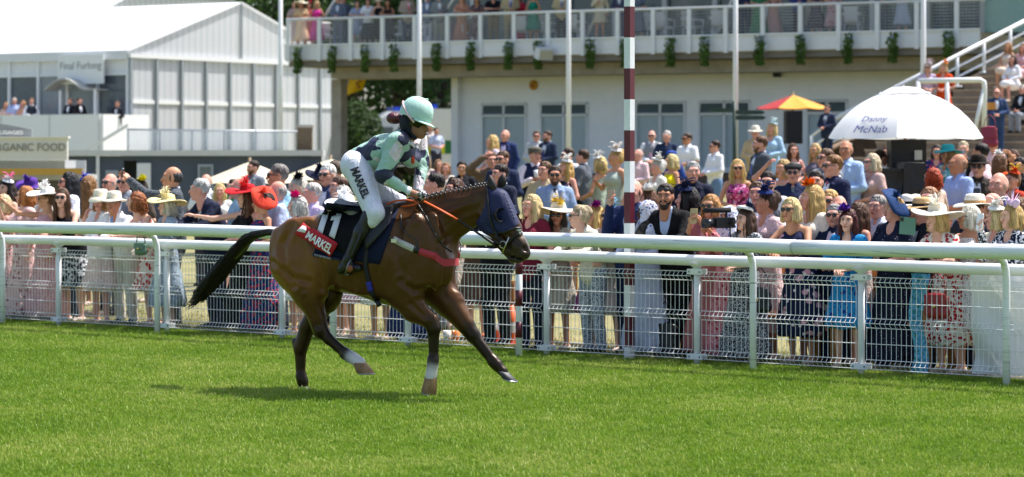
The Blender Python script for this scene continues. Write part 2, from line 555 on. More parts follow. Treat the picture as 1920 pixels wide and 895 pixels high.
scatter('dry_grass', np.stack([px_, py_, np.zeros_like(px_)], 1), tuft_mesh(10, .015, .045, .06, 2), grass_mat('dry_blades', '#6f7c38', '#8c8a4c', '#a89a66'), 'yellowed trampled grass under the spectators behind the fence')

# ------------------------------------------------------------------ building frames
class Frame:
    def __init__(s, O, ang): s.O = Vector(O); s.a = ang; s.U = Vector((math.cos(ang), math.sin(ang), 0)); s.V = Vector((-math.sin(ang), math.cos(ang), 0)); s.R = rotz(ang)
    def pt(s, u, v, z): return s.O + s.U * u + s.V * v + Vector((0, 0, z))
    def hit(s, px, v=0.0):
        d = Vector(((px - 960) / FPX, 1, 0))
        t = (s.O + s.V * v).dot(s.V) / d.dot(s.V)
        return d * t
    def u(s, px, v=0.0): return (s.hit(px, v) - s.O).dot(s.U)
    def z(s, py, px, v=0.0): return EYE - (py - HORIZ) * s.hit(px, v).y / FPX
    def box(s, mb, u0, u1, v0, v1, z0, z1):
        return mb.box(s.pt((u0 + u1) / 2, (v0 + v1) / 2, (z0 + z1) / 2), (abs(u1 - u0), abs(v1 - v0), abs(z1 - z0)), s.R)
def wpart(mb, name, m, parent, smooth=False):
    return adopt(mb.build(name, m, None, smooth), parent)
GS = Frame((0, 90, 0), -math.atan(.55))

# ------------------------------------------------------------------ grandstand
gst = empty('grandstand', GS.pt(0, 4, 0), 0, 'white two storey grandstand with long balcony behind the crowd', 'grandstand')
WALLM = mat('#f4f5f6', 'noise', '#eceeef', rough=.8, scale=.8, var=.06)
CONC = mat('#b8b0a2', 'noise', '#a59d90', rough=.9, scale=2, var=.15)
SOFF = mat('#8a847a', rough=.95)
UL, UR = GS.u(538), GS.u(1836)
ZB, ZF, ZR = 5.36, 5.86, 6.80
uw0, uw1 = GS.u(846, 2.5), GS.u(1760, 2.5)
wins = [(903, 988), (1013, 1103), (1192, 1286), (1310, 1408), (1512, 1590)]
zw0, zw1 = GS.z(318, 1000, 2.5), GS.z(194, 1000, 2.5)
# wall built round its window openings
edges = [uw0]
b = MB()
for p0, p1 in wins:
    a0, a1 = GS.u(p0, 2.5), GS.u(p1, 2.5)
    GS.box(b, edges[-1], a0, 2.5, 2.8, zw0 - .12, zw1 + .02); edges.append(a1)
GS.box(b, edges[-1], uw1, 2.5, 2.8, zw0 - .12, zw1 + .02)
GS.box(b, uw0, uw1, 2.5, 2.8, zw1 + .02, 4.80)
wpart(b, 'wall', WALLM, gst)
b = MB(); GS.box(b, uw0 - .02, uw1, 2.46, 2.85, -.2, zw0 - .12)
wpart(b, 'plinth', mat('#6d4f3d', 'brick', '#5d4434', '#8b8074', rough=.9, scale=4), gst)
b = MB(); GS.box(b, uw0, uw1, 8, 8.2, -.2, 5.2); wpart(b, 'back_wall', mat('#5a6064', rough=.9), gst)
GLASS = mat('#6e7f86', rough=.06, spec=.8, var=.1)
BLIND = mat('#b4c3c8', 'stripe', '#9fb0b6', rough=.35, scale=14, spec=.6)
DARKG = mat('#59666b', rough=.06, spec=.8, var=.1)
for p0, p1 in wins:
    a0, a1 = GS.u(p0, 2.5), GS.u(p1, 2.5); am = (a0 + a1) / 2
    zt = zw1 - .42
    b = MB()
    for (x0, x1, z0, z1) in ((a0, a0 + .07, zw0, zw1), (a1 - .07, a1, zw0, zw1), (am - .04, am + .04, zw0, zw1), (a0, a1, zw0, zw0 + .07), (a0, a1, zw1 - .06, zw1), (a0, a1, zt - .04, zt + .04)):
        GS.box(b, x0, x1, 2.44, 2.56, z0, z1)
    w = wpart(b, 'window', WHITEM, gst)
    for (x0, x1) in ((a0 + .07, am - .04), (am + .04, a1 - .07)):
        b = MB(); GS.box(b, x0, x1, 2.53, 2.55, zw0 + .07, zt - .04); adopt(b.build('pane', BLIND), w)
        b = MB(); b.slab(GS.pt(x0, 2.42, zt + .04), GS.pt(x1, 2.42, zt + .04), GS.pt(x1, 2.52, zw1 - .06), GS.pt(x0, 2.52, zw1 - .06), GS.V * .02); adopt(b.build('vent_pane', DARKG), w)
    b = MB(); GS.box(b, a0 - .08, a1 + .08, 2.34, 2.5, zw0 - .09, zw0 - .01); adopt(b.build('sill', WHITEM), w)
# beam, soffit, floor slab
b = MB(); GS.box(b, UL + 1.2, UR + 3, 1.0, 2.6, 4.72, 5.12); wpart(b, 'beam', CONC, gst)
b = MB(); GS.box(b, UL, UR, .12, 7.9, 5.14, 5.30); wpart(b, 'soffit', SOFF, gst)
b = MB(); GS.box(b, UL, UR, .12, 8.2, 5.31, 5.80); wpart(b, 'floor_slab', CONC, gst)
b = MB(); GS.box(b, UL - .1, UR, 0, .115, ZB, ZF)
fa = wpart(b, 'fascia', WHITE, gst)
b = MB(); GS.box(b, UL - .1, UR, -.06, .14, ZF, ZF + .06); adopt(b.build('coping', WHITE), fa)
# columns under the overhang
for px, v, w_ in ((630, 1.6, .42), (852, 2.2, .26)):
    u = GS.u(px, v); b = MB(); GS.box(b, u - w_ / 2, u + w_ / 2, v, v + .42, -.2, 4.72); wpart(b, 'column', CONC if px < 700 else WALLM, gst)
# balcony railing: posts, top rail, lower wires
rl = empty('balcony_railing', GS.pt(UL, 0, ZF), 0, 'white balcony railing with thin horizontal wires on the grandstand', 'railing')
b = MB(); b.tube([GS.pt(UL, -.02, ZR), GS.pt(UR, -.02, ZR)], .045, 8); b.tube([GS.pt(UR, -.02, ZR), GS.pt(UR, 4, ZR)], .045, 8); wpart(b, 'top_rail', WHITE, rl, True)
b = MB()
for i in range(1, 9):
    z = ZF + .06 + (ZR - ZF - .06) * i / 9
    b.tube([GS.pt(UL, 0, z), GS.pt(UR, 0, z)], .009, 4); b.tube([GS.pt(UR, 0, z), GS.pt(UR, 4, z)], .009, 4)
for i in range(int((UR - UL) / .12)):
    b.tube([GS.pt(UL + i * .12, 0.01, ZF + .06), GS.pt(UL + i * .12, 0.01, ZR)], .004, 3, False)
tag(wpart(b, 'rail_wires', mat('#c9cccd', rough=.4), rl), kind='stuff')
u = UL + .1
k = 0
while u < UR + .1:
    b = MB(); GS.box(b, u - .07, u + .07, -.10, .0, ZB - .05, ZR - .04); wpart(b, 'post', WHITE, rl); u += 1.30
# upper storey behind the balcony
ub0 = GS.u(800, 6)
b = MB(); GS.box(b, ub0, UR + 8, 6.2, 6.4, 5.8, 10.5); wpart(b, 'upper_glazing', mat('#54686a', rough=.1, spec=.7, var=.2), gst)
for i in range(13):
    u = ub0 + i * (UR - ub0) / 12
    b = MB(); GS.box(b, u - .09, u + .09, 6.0, 6.19, 5.8, 10.5); wpart(b, 'mullion', WHITEM, gst)
b = MB(); GS.box(b, ub0, UR + 8, -1.2, 7, 10.5, 11.0); wpart(b, 'roof', WHITEM, gst)
for p0 in (603, 828, 1100, 1345):
    u = GS.u(p0, .8)
    b = MB(); b.tube([GS.pt(u, .8, ZF + (.9 if p0 < 1000 else .1)), GS.pt(u + 1.0, .8, ZF + 2.2)], .05, 6); wpart(b, 'strut', WHITE, gst, True)
b = MB(); GS.box(b, GS.u(1846, .5), GS.u(1980, .5), .5, .7, 5.8, 11); wpart(b, 'side_glazing', mat('#7fa39c', rough=.15, spec=.7, var=.1), gst)
# hanging greenery
def leaf_blob(n, fn, size, seed, name='foliage'):
    r = random.Random(seed); V, F = [], []
    for i in range(n):
        c, nrm = fn(r)
        a = Vector((r.gauss(0, 1), r.gauss(0, 1), r.gauss(0, 1))).normalized()
        t = (nrm.cross(a)).normalized() if nrm.cross(a).length > .01 else Vector((1, 0, 0))
        q = (nrm + a * .8).normalized(); t = (t - q * t.dot(q)).normalized(); w = q.cross(t)
        s = size * r.uniform(.6, 1.3); k = len(V)
        V += [c - t * s, c + w * s * .55 + q * s * .1, c + t * s, c - w * s * .55 + q * s * .1]
        F.append((k, k + 1, k + 2, k + 3))
    return mesh_np(name, np.array([tuple(v) for v in V]), F, False)
def leaf_mat(a, b_, c):
    m = mat(a, 'noise', b_, rough=.6, scale=2.2, var=.35, trans=.3, spec=.3); return m
LEAF1 = leaf_mat('#44651f', '#5f8230', None); LEAF2 = leaf_mat('#2c4419', '#426026', None); LEAF3 = leaf_mat('#27401c', '#365524', None)
hang = []
for sd in range(3):
    def f(r):
        z = .12 - r.random() ** .8 * .95; rr = .19 * (1 - .35 * abs(z + .2)) * math.sqrt(r.random()); a = r.random() * 6.283
        return Vector((rr * math.cos(a) + .03 * math.sin(z * 9 + sd), rr * math.sin(a), z)), Vector((math.cos(a), math.sin(a), .3))
    hang.append(leaf_blob(420, f, .055, sd))
pot = MB().lathe([(0, -.16), (.09, -.16), (.12, 0), (.10, 0), (.08, -.1)], 10).mesh('pot', True)
ordn = ['first', 'second', 'third', 'fourth', 'fifth', 'sixth', 'seventh', 'eighth', 'ninth', 'tenth', 'eleventh', 'twelfth', 'thirteenth', 'fourteenth', 'fifteenth', 'sixteenth', 'seventeenth', 'eighteenth', 'nineteenth', 'twentieth', 'twenty-first', 'twenty-second']
for i, px in enumerate((558, 622, 685, 738, 818, 881, 953, 1010, 1107, 1172, 1256, 1321, 1424, 1501, 1589, 1674, 1778)):
    p = GS.pt(GS.u(px, -.28), -.28, ZF - .14)
    e = empty('hanging_plant', p, i * 1.3, ordn[i] + ' trailing green hanging plant from the left along the balcony front', 'hanging plant', 'hanging plants along the balcony')
    obj('foliage', hang[i % 3], LEAF1, e); obj('pot', pot, mat('#9aa0ad', rough=.7), e)
    b = MB(); b.tube([(0, 0, 0), (0, 0, .12)], .008, 4); b.build('hook', WHITEM, e)
# things on the wall
e = empty('floodlight', GS.pt(GS.u(1020, -.4), -.4, 5.5), -GS.a, 'white boxy floodlight fixed below the balcony fascia', 'floodlight')
b = MB(); b.box((0, 0, -.1), (.55, .3, .38), Matrix.Rotation(.3, 3, 'X')); b.build('housing', WHITEM, e)
b = MB(); b.box((0.0, -.17, -.14), (.45, .03, .28), Matrix.Rotation(.3, 3, 'X')); b.build('lens', mat('#c9c6ae', rough=.3), e)
b = MB(); b.tube([(0, .1, .1), (0, .5, .2)], .03, 6); b.build('bracket', WHITEM, e)
e = empty('alarm_box', GS.pt(GS.u(1000, 2.45), 2.45, GS.z(160, 1000, 2.45)), GS.a, 'small round yellow and red alarm box on the white wall', 'alarm box')
b = MB(); b.lathe([(0, -.06), (.16, -.06), (.17, 0), (.0, 0)], 18, R=Matrix.Rotation(math.pi / 2, 3, 'X') @ Matrix.Scale(1, 3)); b.build('cover', mat('#d39a1e', rough=.5), e, True)
b = MB(); b.box((0, -.075, -.02), (.12, .02, .08)); b.build('badge', mat('#8f2a1d', rough=.5), e)
e = empty('wall_speaker', GS.pt(GS.u(1457, 2.3), 2.3, GS.z(137, 1457, 2.3)), GS.a, 'small dark loudspeaker on the wall under the balcony', 'loudspeaker')
b = MB(); b.box((0, 0, 0), (.22, .2, .28)); b.build('case', mat('#3f4346', rough=.6), e)
b = MB(); b.box((0, -.11, 0), (.17, .02, .22)); b.build('grille', BLACK, e)
# flagpoles in front of the stand
for i, (px, yb, lab) in enumerate(((526, 312, 'white flagpole standing at the left end of the balcony'), (786, 230, 'white flagpole behind the jockey helmet'), (1066, 280, 'white flagpole between two windows left of the striped finishing post'), (1379, 300, 'white flagpole beside the green fingerpost sign'), (1731, 130, 'white flagpole rising behind the white umbrella'))):
    D = 84 - (px - 526) * .011
    p = at(px, HORIZ, D); p.z = 0
    e = empty('flagpole', p, 0, lab, 'flagpole', 'white flagpoles')
    b = MB(); b.tube([(0, 0, -.1), (0, 0, 9.5)], [.085, .06], 10); b.build('pole', WHITE, e, True)
    b = MB(); b.ball((0, 0, 9.55), .1); b.build('finial', WHITE, e, True)
# terrace steps on the right
ST = Frame(at(1800, HORIZ, 66) * Vector((1, 1, 0)), math.radians(-14)) if False else Frame((at(1800, HORIZ, 64).x, 64, 0), math.radians(-14))
stp = empty('terrace_steps', ST.pt(0, 0, 0), 0, 'concrete terrace steps rising to the right with seated spectators', 'steps')
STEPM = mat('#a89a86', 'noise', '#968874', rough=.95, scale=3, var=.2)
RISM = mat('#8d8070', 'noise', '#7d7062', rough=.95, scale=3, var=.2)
def step_z(i): return .95 + .20 * i
for i in range(18):
    u0 = ST.u(1500 + 20.5 * i, i * .5)
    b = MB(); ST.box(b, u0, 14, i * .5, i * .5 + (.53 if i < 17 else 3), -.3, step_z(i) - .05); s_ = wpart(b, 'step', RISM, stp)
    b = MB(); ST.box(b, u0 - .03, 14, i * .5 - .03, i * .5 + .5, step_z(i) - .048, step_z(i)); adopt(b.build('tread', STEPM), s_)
# sloping side wall and white handrail
hr = empty('stair_handrail', ST.pt(-4, 0, 1.3), 0, 'long white sloping handrail on the dark stair side wall', 'handrail')
D2 = 72.0
pa, pb_ = at(1560, 226, D2), at(2000, -1, D2 + 4)
b = MB(); b.tube([pa, pb_], .06, 8); wpart(b, 'top_rail', WHITE, hr, True)
for k_ in (.32, .60):
    b = MB(); b.tube([pa - Vector((0, 0, k_)), pb_ - Vector((0, 0, k_))], .032, 8); wpart(b, 'mid_rail', WHITE, hr, True)
for k_ in range(9):
    q = pa.lerp(pb_, .06 + k_ * .115); b = MB(); b.tube([q, q - Vector((0, 0, .86))], .05, 8); b.box(q - Vector((0, 0, .86)), (.26, .26, .05)); wpart(b, 'post', WHITE, hr, True)
b = MB()
n0 = Vector((.2, 1, 0)).normalized() * .3
b.slab(pa - Vector((.6, 0, 2.3)), pb_ - Vector((0, 0, 2.2)), pb_ - Vector((0, 0, .86)), pa - Vector((.6, 0, .9)), n0)
w_ = wpart(b, 'side_wall', mat('#4a3d36', 'noise', '#5c4c42', rough=.9, scale=2), stp)
b = MB(); b.tube([pa - Vector((.5, 0.05, 1.0)), pb_ - Vector((0, .05, .92))], .07, 6); wpart(b, 'coping', mat('#a58a74', rough=.8), stp)
e = empty('stair_barrier', at(1790, HORIZ, 58) * Vector((1, 1, 0)) if False else Vector((at(1790, HORIZ, 58).x, 58, 0)), 0, 'white tubular barrier frame on the steps behind the umbrella', 'barrier')
b = MB(); b.tube([at(1722, 152, 58), at(1838, 150, 58), at(1845, 154, 58), at(1846, 164, 58), at(1845, 262, 58)], .055, 8); wpart(b, 'top_rail', WHITE, e, True)
b = MB(); b.tube([at(1776, 152, 58), at(1776, 262, 58)], .05, 8); wpart(b, 'post', WHITE, e, True)
b = MB(); b.tube([at(1844, 170, 58), at(1824, 262, 58)], .045, 8); wpart(b, 'brace', WHITE, e, True)
b = MB(); b.tube([at(1722, 152, 58), at(1722, 262, 58)], .05, 8); wpart(b, 'post', WHITE, e, True)
# small stair rail by the glass door
e = empty('door_handrail', Vector((at(1545, HORIZ, 66).x, 66, 0)), 0, 'short white handrail beside the steps by the man in navy suit', 'handrail')
for dy in (0, 22):
    b = MB(); b.tube([at(1518, 258 + dy, 66), at(1562, 226 + dy, 66)], .035, 6); wpart(b, 'rail', WHITE, e, True)
b = MB(); b.tube([at(1522, 255, 66), at(1522, 330, 66)], .045, 6); wpart(b, 'post', WHITE, e, True)

# ------------------------------------------------------------------ marquee
TC = at(243, HORIZ, 100)
TF = Frame((TC.x, TC.y, 0), math.radians(58))          # u along the gable wall (away to the right), -u? v to the left along the eaves
tent = empty('marquee', TF.pt(0, 0, 0), 0, 'large white marquee with pitched roof and glass front on a raised deck', 'marquee')
ZE, ZA, GW = 5.92, 8.05, 13.5
PVC = mat('#f4f5f6', rough=.55, var=.03, trans=.4)
PVW = mat('#f3f5f6', 'stripe', '#e6eaed', rough=.6, scale=1.6, thr=.5, trans=.5, var=.04)
ALU = mat('#a9afb4', rough=.4, metal=.5)
b = MB(); b.slab(TF.pt(-.15, -.1, ZE), TF.pt(GW / 2, -.1, ZA), TF.pt(GW / 2, 40, ZA), TF.pt(-.15, 40, ZE), (0, 0, .03)); wpart(b, 'roof_sheet', PVC, tent)
b = MB(); b.slab(TF.pt(GW / 2, -.1, ZA), TF.pt(GW + .15, -.1, ZE), TF.pt(GW + .15, 40, ZE), TF.pt(GW / 2, 40, ZA), (0, 0, .03)); wpart(b, 'roof_sheet', PVC, tent)
b = MB(); b.add([TF.pt(0, 0, ZE - .12), TF.pt(GW, 0, ZE - .12), TF.pt(GW, 0, ZE - .02), TF.pt(GW / 2, 0, ZA - .04), TF.pt(0, 0, ZE - .02)], [(0, 1, 2, 3, 4)]); wpart(b, 'gable_sheet', PVW, tent)
b = MB(); TF.box(b, -.1, GW + .1, -.14, -.02, ZE - .25, ZE - .10); wpart(b, 'gable_beam', WHITE, tent)
b = MB(); TF.box(b, -.15, -.02, 0, 40, ZE - .32, ZE + .02); wpart(b, 'eave_beam', mat('#e2e5e6', rough=.5), tent)
b = MB(); b.tube([TF.pt(GW / 2, -.05, ZE - .1), TF.pt(GW / 2, -.05, ZA)], .04, 6); wpart(b, 'gable_post', ALU, tent)
np_ = 9
for i in range(np_ + 1):
    u = i * GW / np_
    b = MB(); TF.box(b, u - .055, u + .055, -.12, .05, 1.0, ZE - .25); wpart(b, 'post', ALU, tent)
    if i < np_:
        b = MB(); TF.box(b, u + .055, u + GW / np_ - .055, -.02, .02, 1.0, ZE - .25); pn = wpart(b, 'wall_panel', PVW, tent)
        for z in (3.95, 1.45):
            b = MB(); TF.box(b, u + .09, u + GW / np_ - .09, -.07, -.021, z, z + .14); adopt(b.build('panel_rail', WHITE), pn)
        b = MB(); TF.box(b, u + .07, u + .12, -.04, -.021, 1.1, ZE - .27); adopt(b.build('panel_edge', WHITE), pn)
# glass front on the left
ZD = 2.35
for i in range(12):
    v = i * 1.48
    b = MB(); TF.box(b, -.1, .0, v, v + .10, ZD, ZE - .3); wpart(b, 'post', WHITE, tent)
    b = MB(); TF.box(b, .02, .04, v + .1, v + 1.48, ZD + .05, ZE - .9); wpart(b, 'glass_pane', mat('#59656c', rough=.08, spec=.7, var=.3) if i not in (1, 2) else mat('#8b9598', rough=.1, spec=.6), tent)
    b = MB(); TF.box(b, -.06, .02, v + .1, v + 1.48, ZE - .9, ZE - .82); wpart(b, 'transom', WHITE, tent)
    b = MB(); TF.box(b, -.0, .03, v + .1, v + 1.48, ZE - .82, ZE - .3); wpart(b, 'top_panel', mat('#e4e7e8', rough=.5), tent)
b = MB(); TF.box(b, .6, 9, .3, 30, ZD - .2, ZD); wpart(b, 'floor', mat('#77756f', rough=.8), tent)
b = MB(); TF.box(b, 3.0, 3.1, .3, 30, ZD, ZE - .3); wpart(b, 'inner_wall', mat('#9aa0a3', rough=.8), tent)
# name board and porch canopy
vs = (TF.O - Vector((0, 0, 0)))
def tv(px, u=-.3):
    d = Vector(((px - 960) / FPX, 1, 0)); n_ = TF.U
    t = (TF.O + TF.U * u).dot(n_) / d.dot(n_); return (d * t - TF.O).dot(TF.V)
v1, v2 = tv(110), tv(196)
e = empty('name_board', TF.pt(-.3, (v1 + v2) / 2, 5.0), 0, 'white name board reading Final Furlong on the marquee front', 'sign')
b = MB(); TF.box(b, -.36, -.3, v2, v1, EYE + (HORIZ - 158) * 101 / FPX, EYE + (HORIZ - 103) * 101 / FPX); wpart(b, 'board', WHITE, e)
lt = lettering('Final Furlong', .40, frame(TF.pt(-.365, (v1 + v2) / 2, EYE + (HORIZ - 124) * 101 / FPX), -TF.V, (0, 0, 1)), mat('#878b8d'), None, 0.0); adopt(lt, e)
e = empty('porch_canopy', TF.pt(-.9, tv(115), 4.45), 0, 'curved grey porch canopy over the marquee door', 'canopy')
b = MB()
va, vb = tv(82, -.9), tv(178, -.9)
pts = [(TF.pt(-.9, va + (vb - va) * t, 4.45 + .42 * math.sin(math.pi * min(1, t * 1.35)) * (t < .74) + 0), TF.pt(-.1, va + (vb - va) * t, 4.45 + .42 * math.sin(math.pi * min(1, t * 1.35)) * (t < .74))) for t in [i / 10 for i in range(11)]]
for i in range(10): b.slab(pts[i][0], pts[i + 1][0], pts[i + 1][1], pts[i][1], (0, 0, .05))
wpart(b, 'canopy_sheet', mat('#b5b5af', rough=.5), e)
for px in (113, 178):
    b = MB(); q = TF.pt(-.85, tv(px, -.85), 0); b.tube([q + Vector((0, 0, ZD)), q + Vector((0, 0, 4.45))], .05, 6); wpart(b, 'post', WHITE, e)
# raised deck with white front and stair
dk = empty('deck', TF.pt(-2, 5, 0), 0, 'white fronted raised deck in front of the marquee', 'deck')
DW = mat('#f2f4f5', rough=.6, var=.04)
c0 = TF.pt(-2.2, -.5, 0); zd2 = EYE + (HORIZ - 214) * 97.5 / FPX
b = MB(); TF.box(b, -2.3, -2.2, -.5, 26, .3, zd2); wpart(b, 'front_wall', DW, dk)
b = MB(); TF.box(b, -2.2, .4, -.6, -.5, .3, zd2); wpart(b, 'side_wall', DW, dk)
b = MB(); TF.box(b, -2.2, .2, -.5, 26, ZD - .15, ZD - .01); wpart(b, 'decking', mat('#77756f', rough=.8), dk)
for i in range(8):
    b = MB(); TF.box(b, -2.315, -2.3, -.5 + i * 2.4, -.47 + i * 2.4, .3, zd2); wpart(b, 'panel_joint', mat('#b9bdc0', rough=.6), dk)
q0, q1 = at(160, 286, 92), at(240, 238, 92)
b = MB(); b.slab(q0, q0 + Vector((0, 0, .12)), q1 + Vector((0, 0, .12)), q1, (0, .08, 0)); wpart(b, 'stair_rail', WHITE, dk)
# glass balustrade
gb = empty('glass_balustrade', at(400, HORIZ, 77) * 1.0, 0, 'clear glass balustrade on the walkway beside the marquee', 'balustrade')
gb.location.z = 0
GLC = mat('#cfd8da', rough=.1, alpha=.25, var=0)
for i, px in enumerate(range(240, 540, 60)):
    b = MB(); b.slab(at(px + 2, 284, 77), at(px + 58, 285, 77), at(px + 58, 244 + (px + 58 - 240) * .012, 77), at(px + 2, 244 + (px - 240) * .012, 77), (0, .02, 0)); wpart(b, 'glass_pane', GLC, gb)
    b = MB(); b.tube([at(px, 288, 77), at(px, 243, 77)], .03, 6); wpart(b, 'post', ALU, gb)
b = MB(); b.tube([at(238, 243, 77), at(558, 247, 77)], .03, 6); wpart(b, 'top_rail', ALU, gb, True)
b = MB(); b.slab(at(150, 291, 76.8), at(560, 299, 77.4), at(560, 290, 77.4), at(150, 283, 76.8), (0, 2.5, 0)); tag(wpart(b, 'walkway', mat('#c3c5c4', rough=.7), gb))
# brick pillar
e = empty('brick_pillar', at(572, HORIZ, 77.5), 0, 'square brown brick pillar at the end of the glass balustrade', 'pillar'); e.location.z = 0
b = MB(); q = at(572, 320, 77.5); b.box((q.x, q.y, 1.3), (.42, .42, 3.0)); wpart(b, 'shaft', mat('#6b5a44', 'brick', '#5d4d3a', '#80745f', rough=.95, scale=5), e)
b = MB(); b.box((q.x, q.y, 2.84), (.5, .5, .08)); wpart(b, 'cap', CONC, e)
# dark cabin
cb = empty('site_cabin', at(350, HORIZ, 74), 0, 'low slate blue cabin with white roof edge below the marquee', 'cabin'); cb.location.z = 0
CABM = mat('#4d5765', 'noise', '#454f5c', rough=.7, scale=1, var=.08)
CF = Frame((at(350, HORIZ, 74).x, 74, 0), math.radians(3))
cu = lambda px: CF.u(px)
b = MB(); CF.box(b, cu(128), cu(232), 0, .2, 0, 1.98); CF.box(b, cu(257), cu(600), 0, .2, 0, 1.98); CF.box(b, cu(232), cu(257), 0, .2, 1.85, 1.98); CF.box(b, cu(128), cu(600), 2.4, 2.5, 0, 1.98); wpart(b, 'wall', CABM, cb)
b = MB(); CF.box(b, cu(122), cu(606), -.15, 2.6, 1.985, 2.14); wpart(b, 'roof_edge', mat('#cfd1cf', rough=.6), cb)
b = MB(); CF.box(b, cu(257), cu(283), -.06, -.01, .1, 1.78); wpart(b, 'open_door', WHITEM, cb)
b = MB(); CF.box(b, cu(371), cu(400), -.05, -.005, .6, 1.75); wi = wpart(b, 'window', mat('#9aa3ac', rough=.5), cb)
b = MB(); CF.box(b, cu(375), cu(396), -.06, -.051, .7, 1.68); adopt(b.build('pane', DARKG), wi)
b = MB(); CF.box(b, cu(198), cu(222), -.03, -.003, 1.42, 1.58); wpart(b, 'notice', mat('#9aa2ab', rough=.6), cb)
b = MB(); CF.box(b, cu(181), cu(187), -.12, -.01, 0, 1.98); wpart(b, 'downpipe', WHITEM, cb)
b = MB(); CF.box(b, cu(560), cu(640), -.5, 0, 0, 1.62); wpart(b, 'planter_wall', mat('#6a5443', 'brick', '#5b4738', '#8a7e70', rough=.95, scale=5), cb)
# food stall
fs = empty('food_stall', at(40, HORIZ, 62), 0, 'food stall with cream ORGANIC FOOD sign and yellow counter band', 'food stall'); fs.location.z = 0
def fbox(x0, x1, y0, y1, D, th, name, m, par=None):
    a, c_ = at(x0, y1, D), at(x1, y0, D)
    b = MB(); b.box(((a.x + c_.x) / 2, D + th / 2, (a.z + c_.z) / 2), (abs(c_.x - a.x), th, abs(c_.z - a.z)))
    return wpart(b, name, m, par or fs)
CRM = mat('#d9d8cc', rough=.6, var=.06)
fbox(-60, 126, 259, 300, 62, .15, 'sign_board', CRM)
fbox(-60, 128, 256, 259, 61.95, .3, 'sign_cap', mat('#eceae2', rough=.5))
fbox(-60, 122, 301, 316, 62.3, 1.8, 'awning', mat('#a9adae', rough=.6))
fbox(-60, 155, 316, 328, 61.9, .08, 'yellow_band', mat('#c79b3d', rough=.6))
fbox(-60, 160, 328, 338, 62.2, 1.8, 'counter', mat('#b3b5b2', rough=.6))
fbox(-60, 150, 338, 420, 62.4, .1, 'front_panel', mat('#5d5a55', rough=.7))
fbox(122, 160, 301, 345, 63.9, .1, 'end_panel', mat('#b9bcbb', rough=.6))
b = MB()
arc = [at(-60, 258, 62.2), at(-60, 226, 62.2)] + [at(-60 + 120 * t, 229 - 0 * t + 14 * t * t, 62.2) for t in (.2, .4, .6, .8, 1.0)] + [at(60, 258, 62.2)]
b.add(arc + [p + Vector((0, .1, 0)) for p in arc], [tuple(range(8))[::-1], tuple(range(8, 16))] + [(i, (i + 1) % 8, 8 + (i + 1) % 8, 8 + i) for i in range(8)])
ab = wpart(b, 'arch_board', mat('#8b8f90', rough=.6), fs)
LG = mat('#8d8a7c', rough=.6)
adopt(lettering('ORGANIC FOOD', .25, frame(at(50, 277, 61.98), (1, 0, 0), (0, 0, 1)), LG, None, .002, sx=.94), fs)
adopt(lettering('SAUSAGES', .13, frame(at(14, 249, 62.17), (1, 0, 0), (0, 0, 1)), mat('#dcdcd8'), None, .004, sx=1.2), fs)
# second marquee behind
t2 = empty('rear_marquee', at(160, HORIZ, 124), 0, 'taller white marquee roof rising behind the front marquee', 'marquee'); t2.location.z = 0
b = MB()
R0, R1 = at(345, -60, 128), at(-320, -40, 142)
E0, E1 = at(120, 60, 122), at(-420, 90, 132)
G0 = at(500, 40, 136)
b.slab(E0, R0, R1, E1, (0, 0, .03)); wpart(b, 'roof_sheet', PVC, t2)
b = MB(); b.slab(R0, G0, G0 + (R1 - R0), R1, (0, 0, .03)); wpart(b, 'roof_sheet', PVC, t2)
b = MB(); b.add([E0, G0, R0, Vector((E0.x, E0.y, 0)), Vector((G0.x, G0.y, 0))], [(0, 1, 2), (3, 4, 1, 0)]); wpart(b, 'gable_sheet', PVW, t2)
b = MB(); b.add([E0, E1, Vector((E1.x, E1.y, 0)), Vector((E0.x, E0.y, 0))], [(0, 1, 2, 3)]); wpart(b, 'side_wall', PVW, t2)

# ------------------------------------------------------------------ trees and shrubs
def tree(px, D, h, r, lab, seed, m=LEAF2, group='trees behind the stand', ztrunk=.35, n=5200, size=.20):
    p = at(px, HORIZ, D)
    e = empty('tree', (p.x, D, 0), seed * 1.1, lab, 'tree', group)
    rr = random.Random(seed)
    b = MB(); b.tube([(0, 0, 0), (.1, 0, h * ztrunk), (.0, .1, h * .75)], [.32, .24, .08], 8)
    tips = []
    for i in range(7):
        a = i * .9 + rr.random(); z0 = h * (ztrunk + .06 * i)
        q = Vector((r * .6 * math.cos(a), r * .6 * math.sin(a), z0 + h * .18)); tips.append(q)
        b.tube([(.05, 0, z0), q * .5 + Vector((0, 0, z0 * .5 + .1)), q], [.12, .08, .03], 6)
    b.build('trunk', mat('#3c3228', 'noise', '#2b241d', rough=.95, scale=5), e, True)
    cl_ = [(Vector((rr.gauss(0, .42) * r, rr.gauss(0, .42) * r, h * (ztrunk + .12 + (.85 - ztrunk) * rr.random()))), r * rr.uniform(.25, .5)) for _ in range(26)]
    def f(r2):
        c, s_ = cl_[int(r2.random() * 26)]
        d = Vector((r2.gauss(0, 1), r2.gauss(0, 1), r2.gauss(0, 1))).normalized()
        return c + d * s_ * (r2.random() ** .4), d
    obj('crown', leaf_blob(n, f, size, seed), m, e)
tree(395, 165, 15, 6, 'dark green tree rising behind the marquee ridge', 1)
tree(500, 140, 14.5, 5.5, 'yellowish green tree between the marquee and the balcony', 2, LEAF1)
tree(585, 135, 15, 5.5, 'dark green tree behind the left end of the balcony', 3)
tree(660, 138, 15, 5, 'mid green tree behind the balcony guests', 5, LEAF1)
tree(745, 128, 13, 5, 'spreading dark tree seen under the balcony beam', 4, LEAF3, ztrunk=.28)
tree(830, 122, 12, 4.5, 'dark tree beside the corner of the white stand wall', 6, LEAF3, ztrunk=.3)
p = at(730, HORIZ, 142)
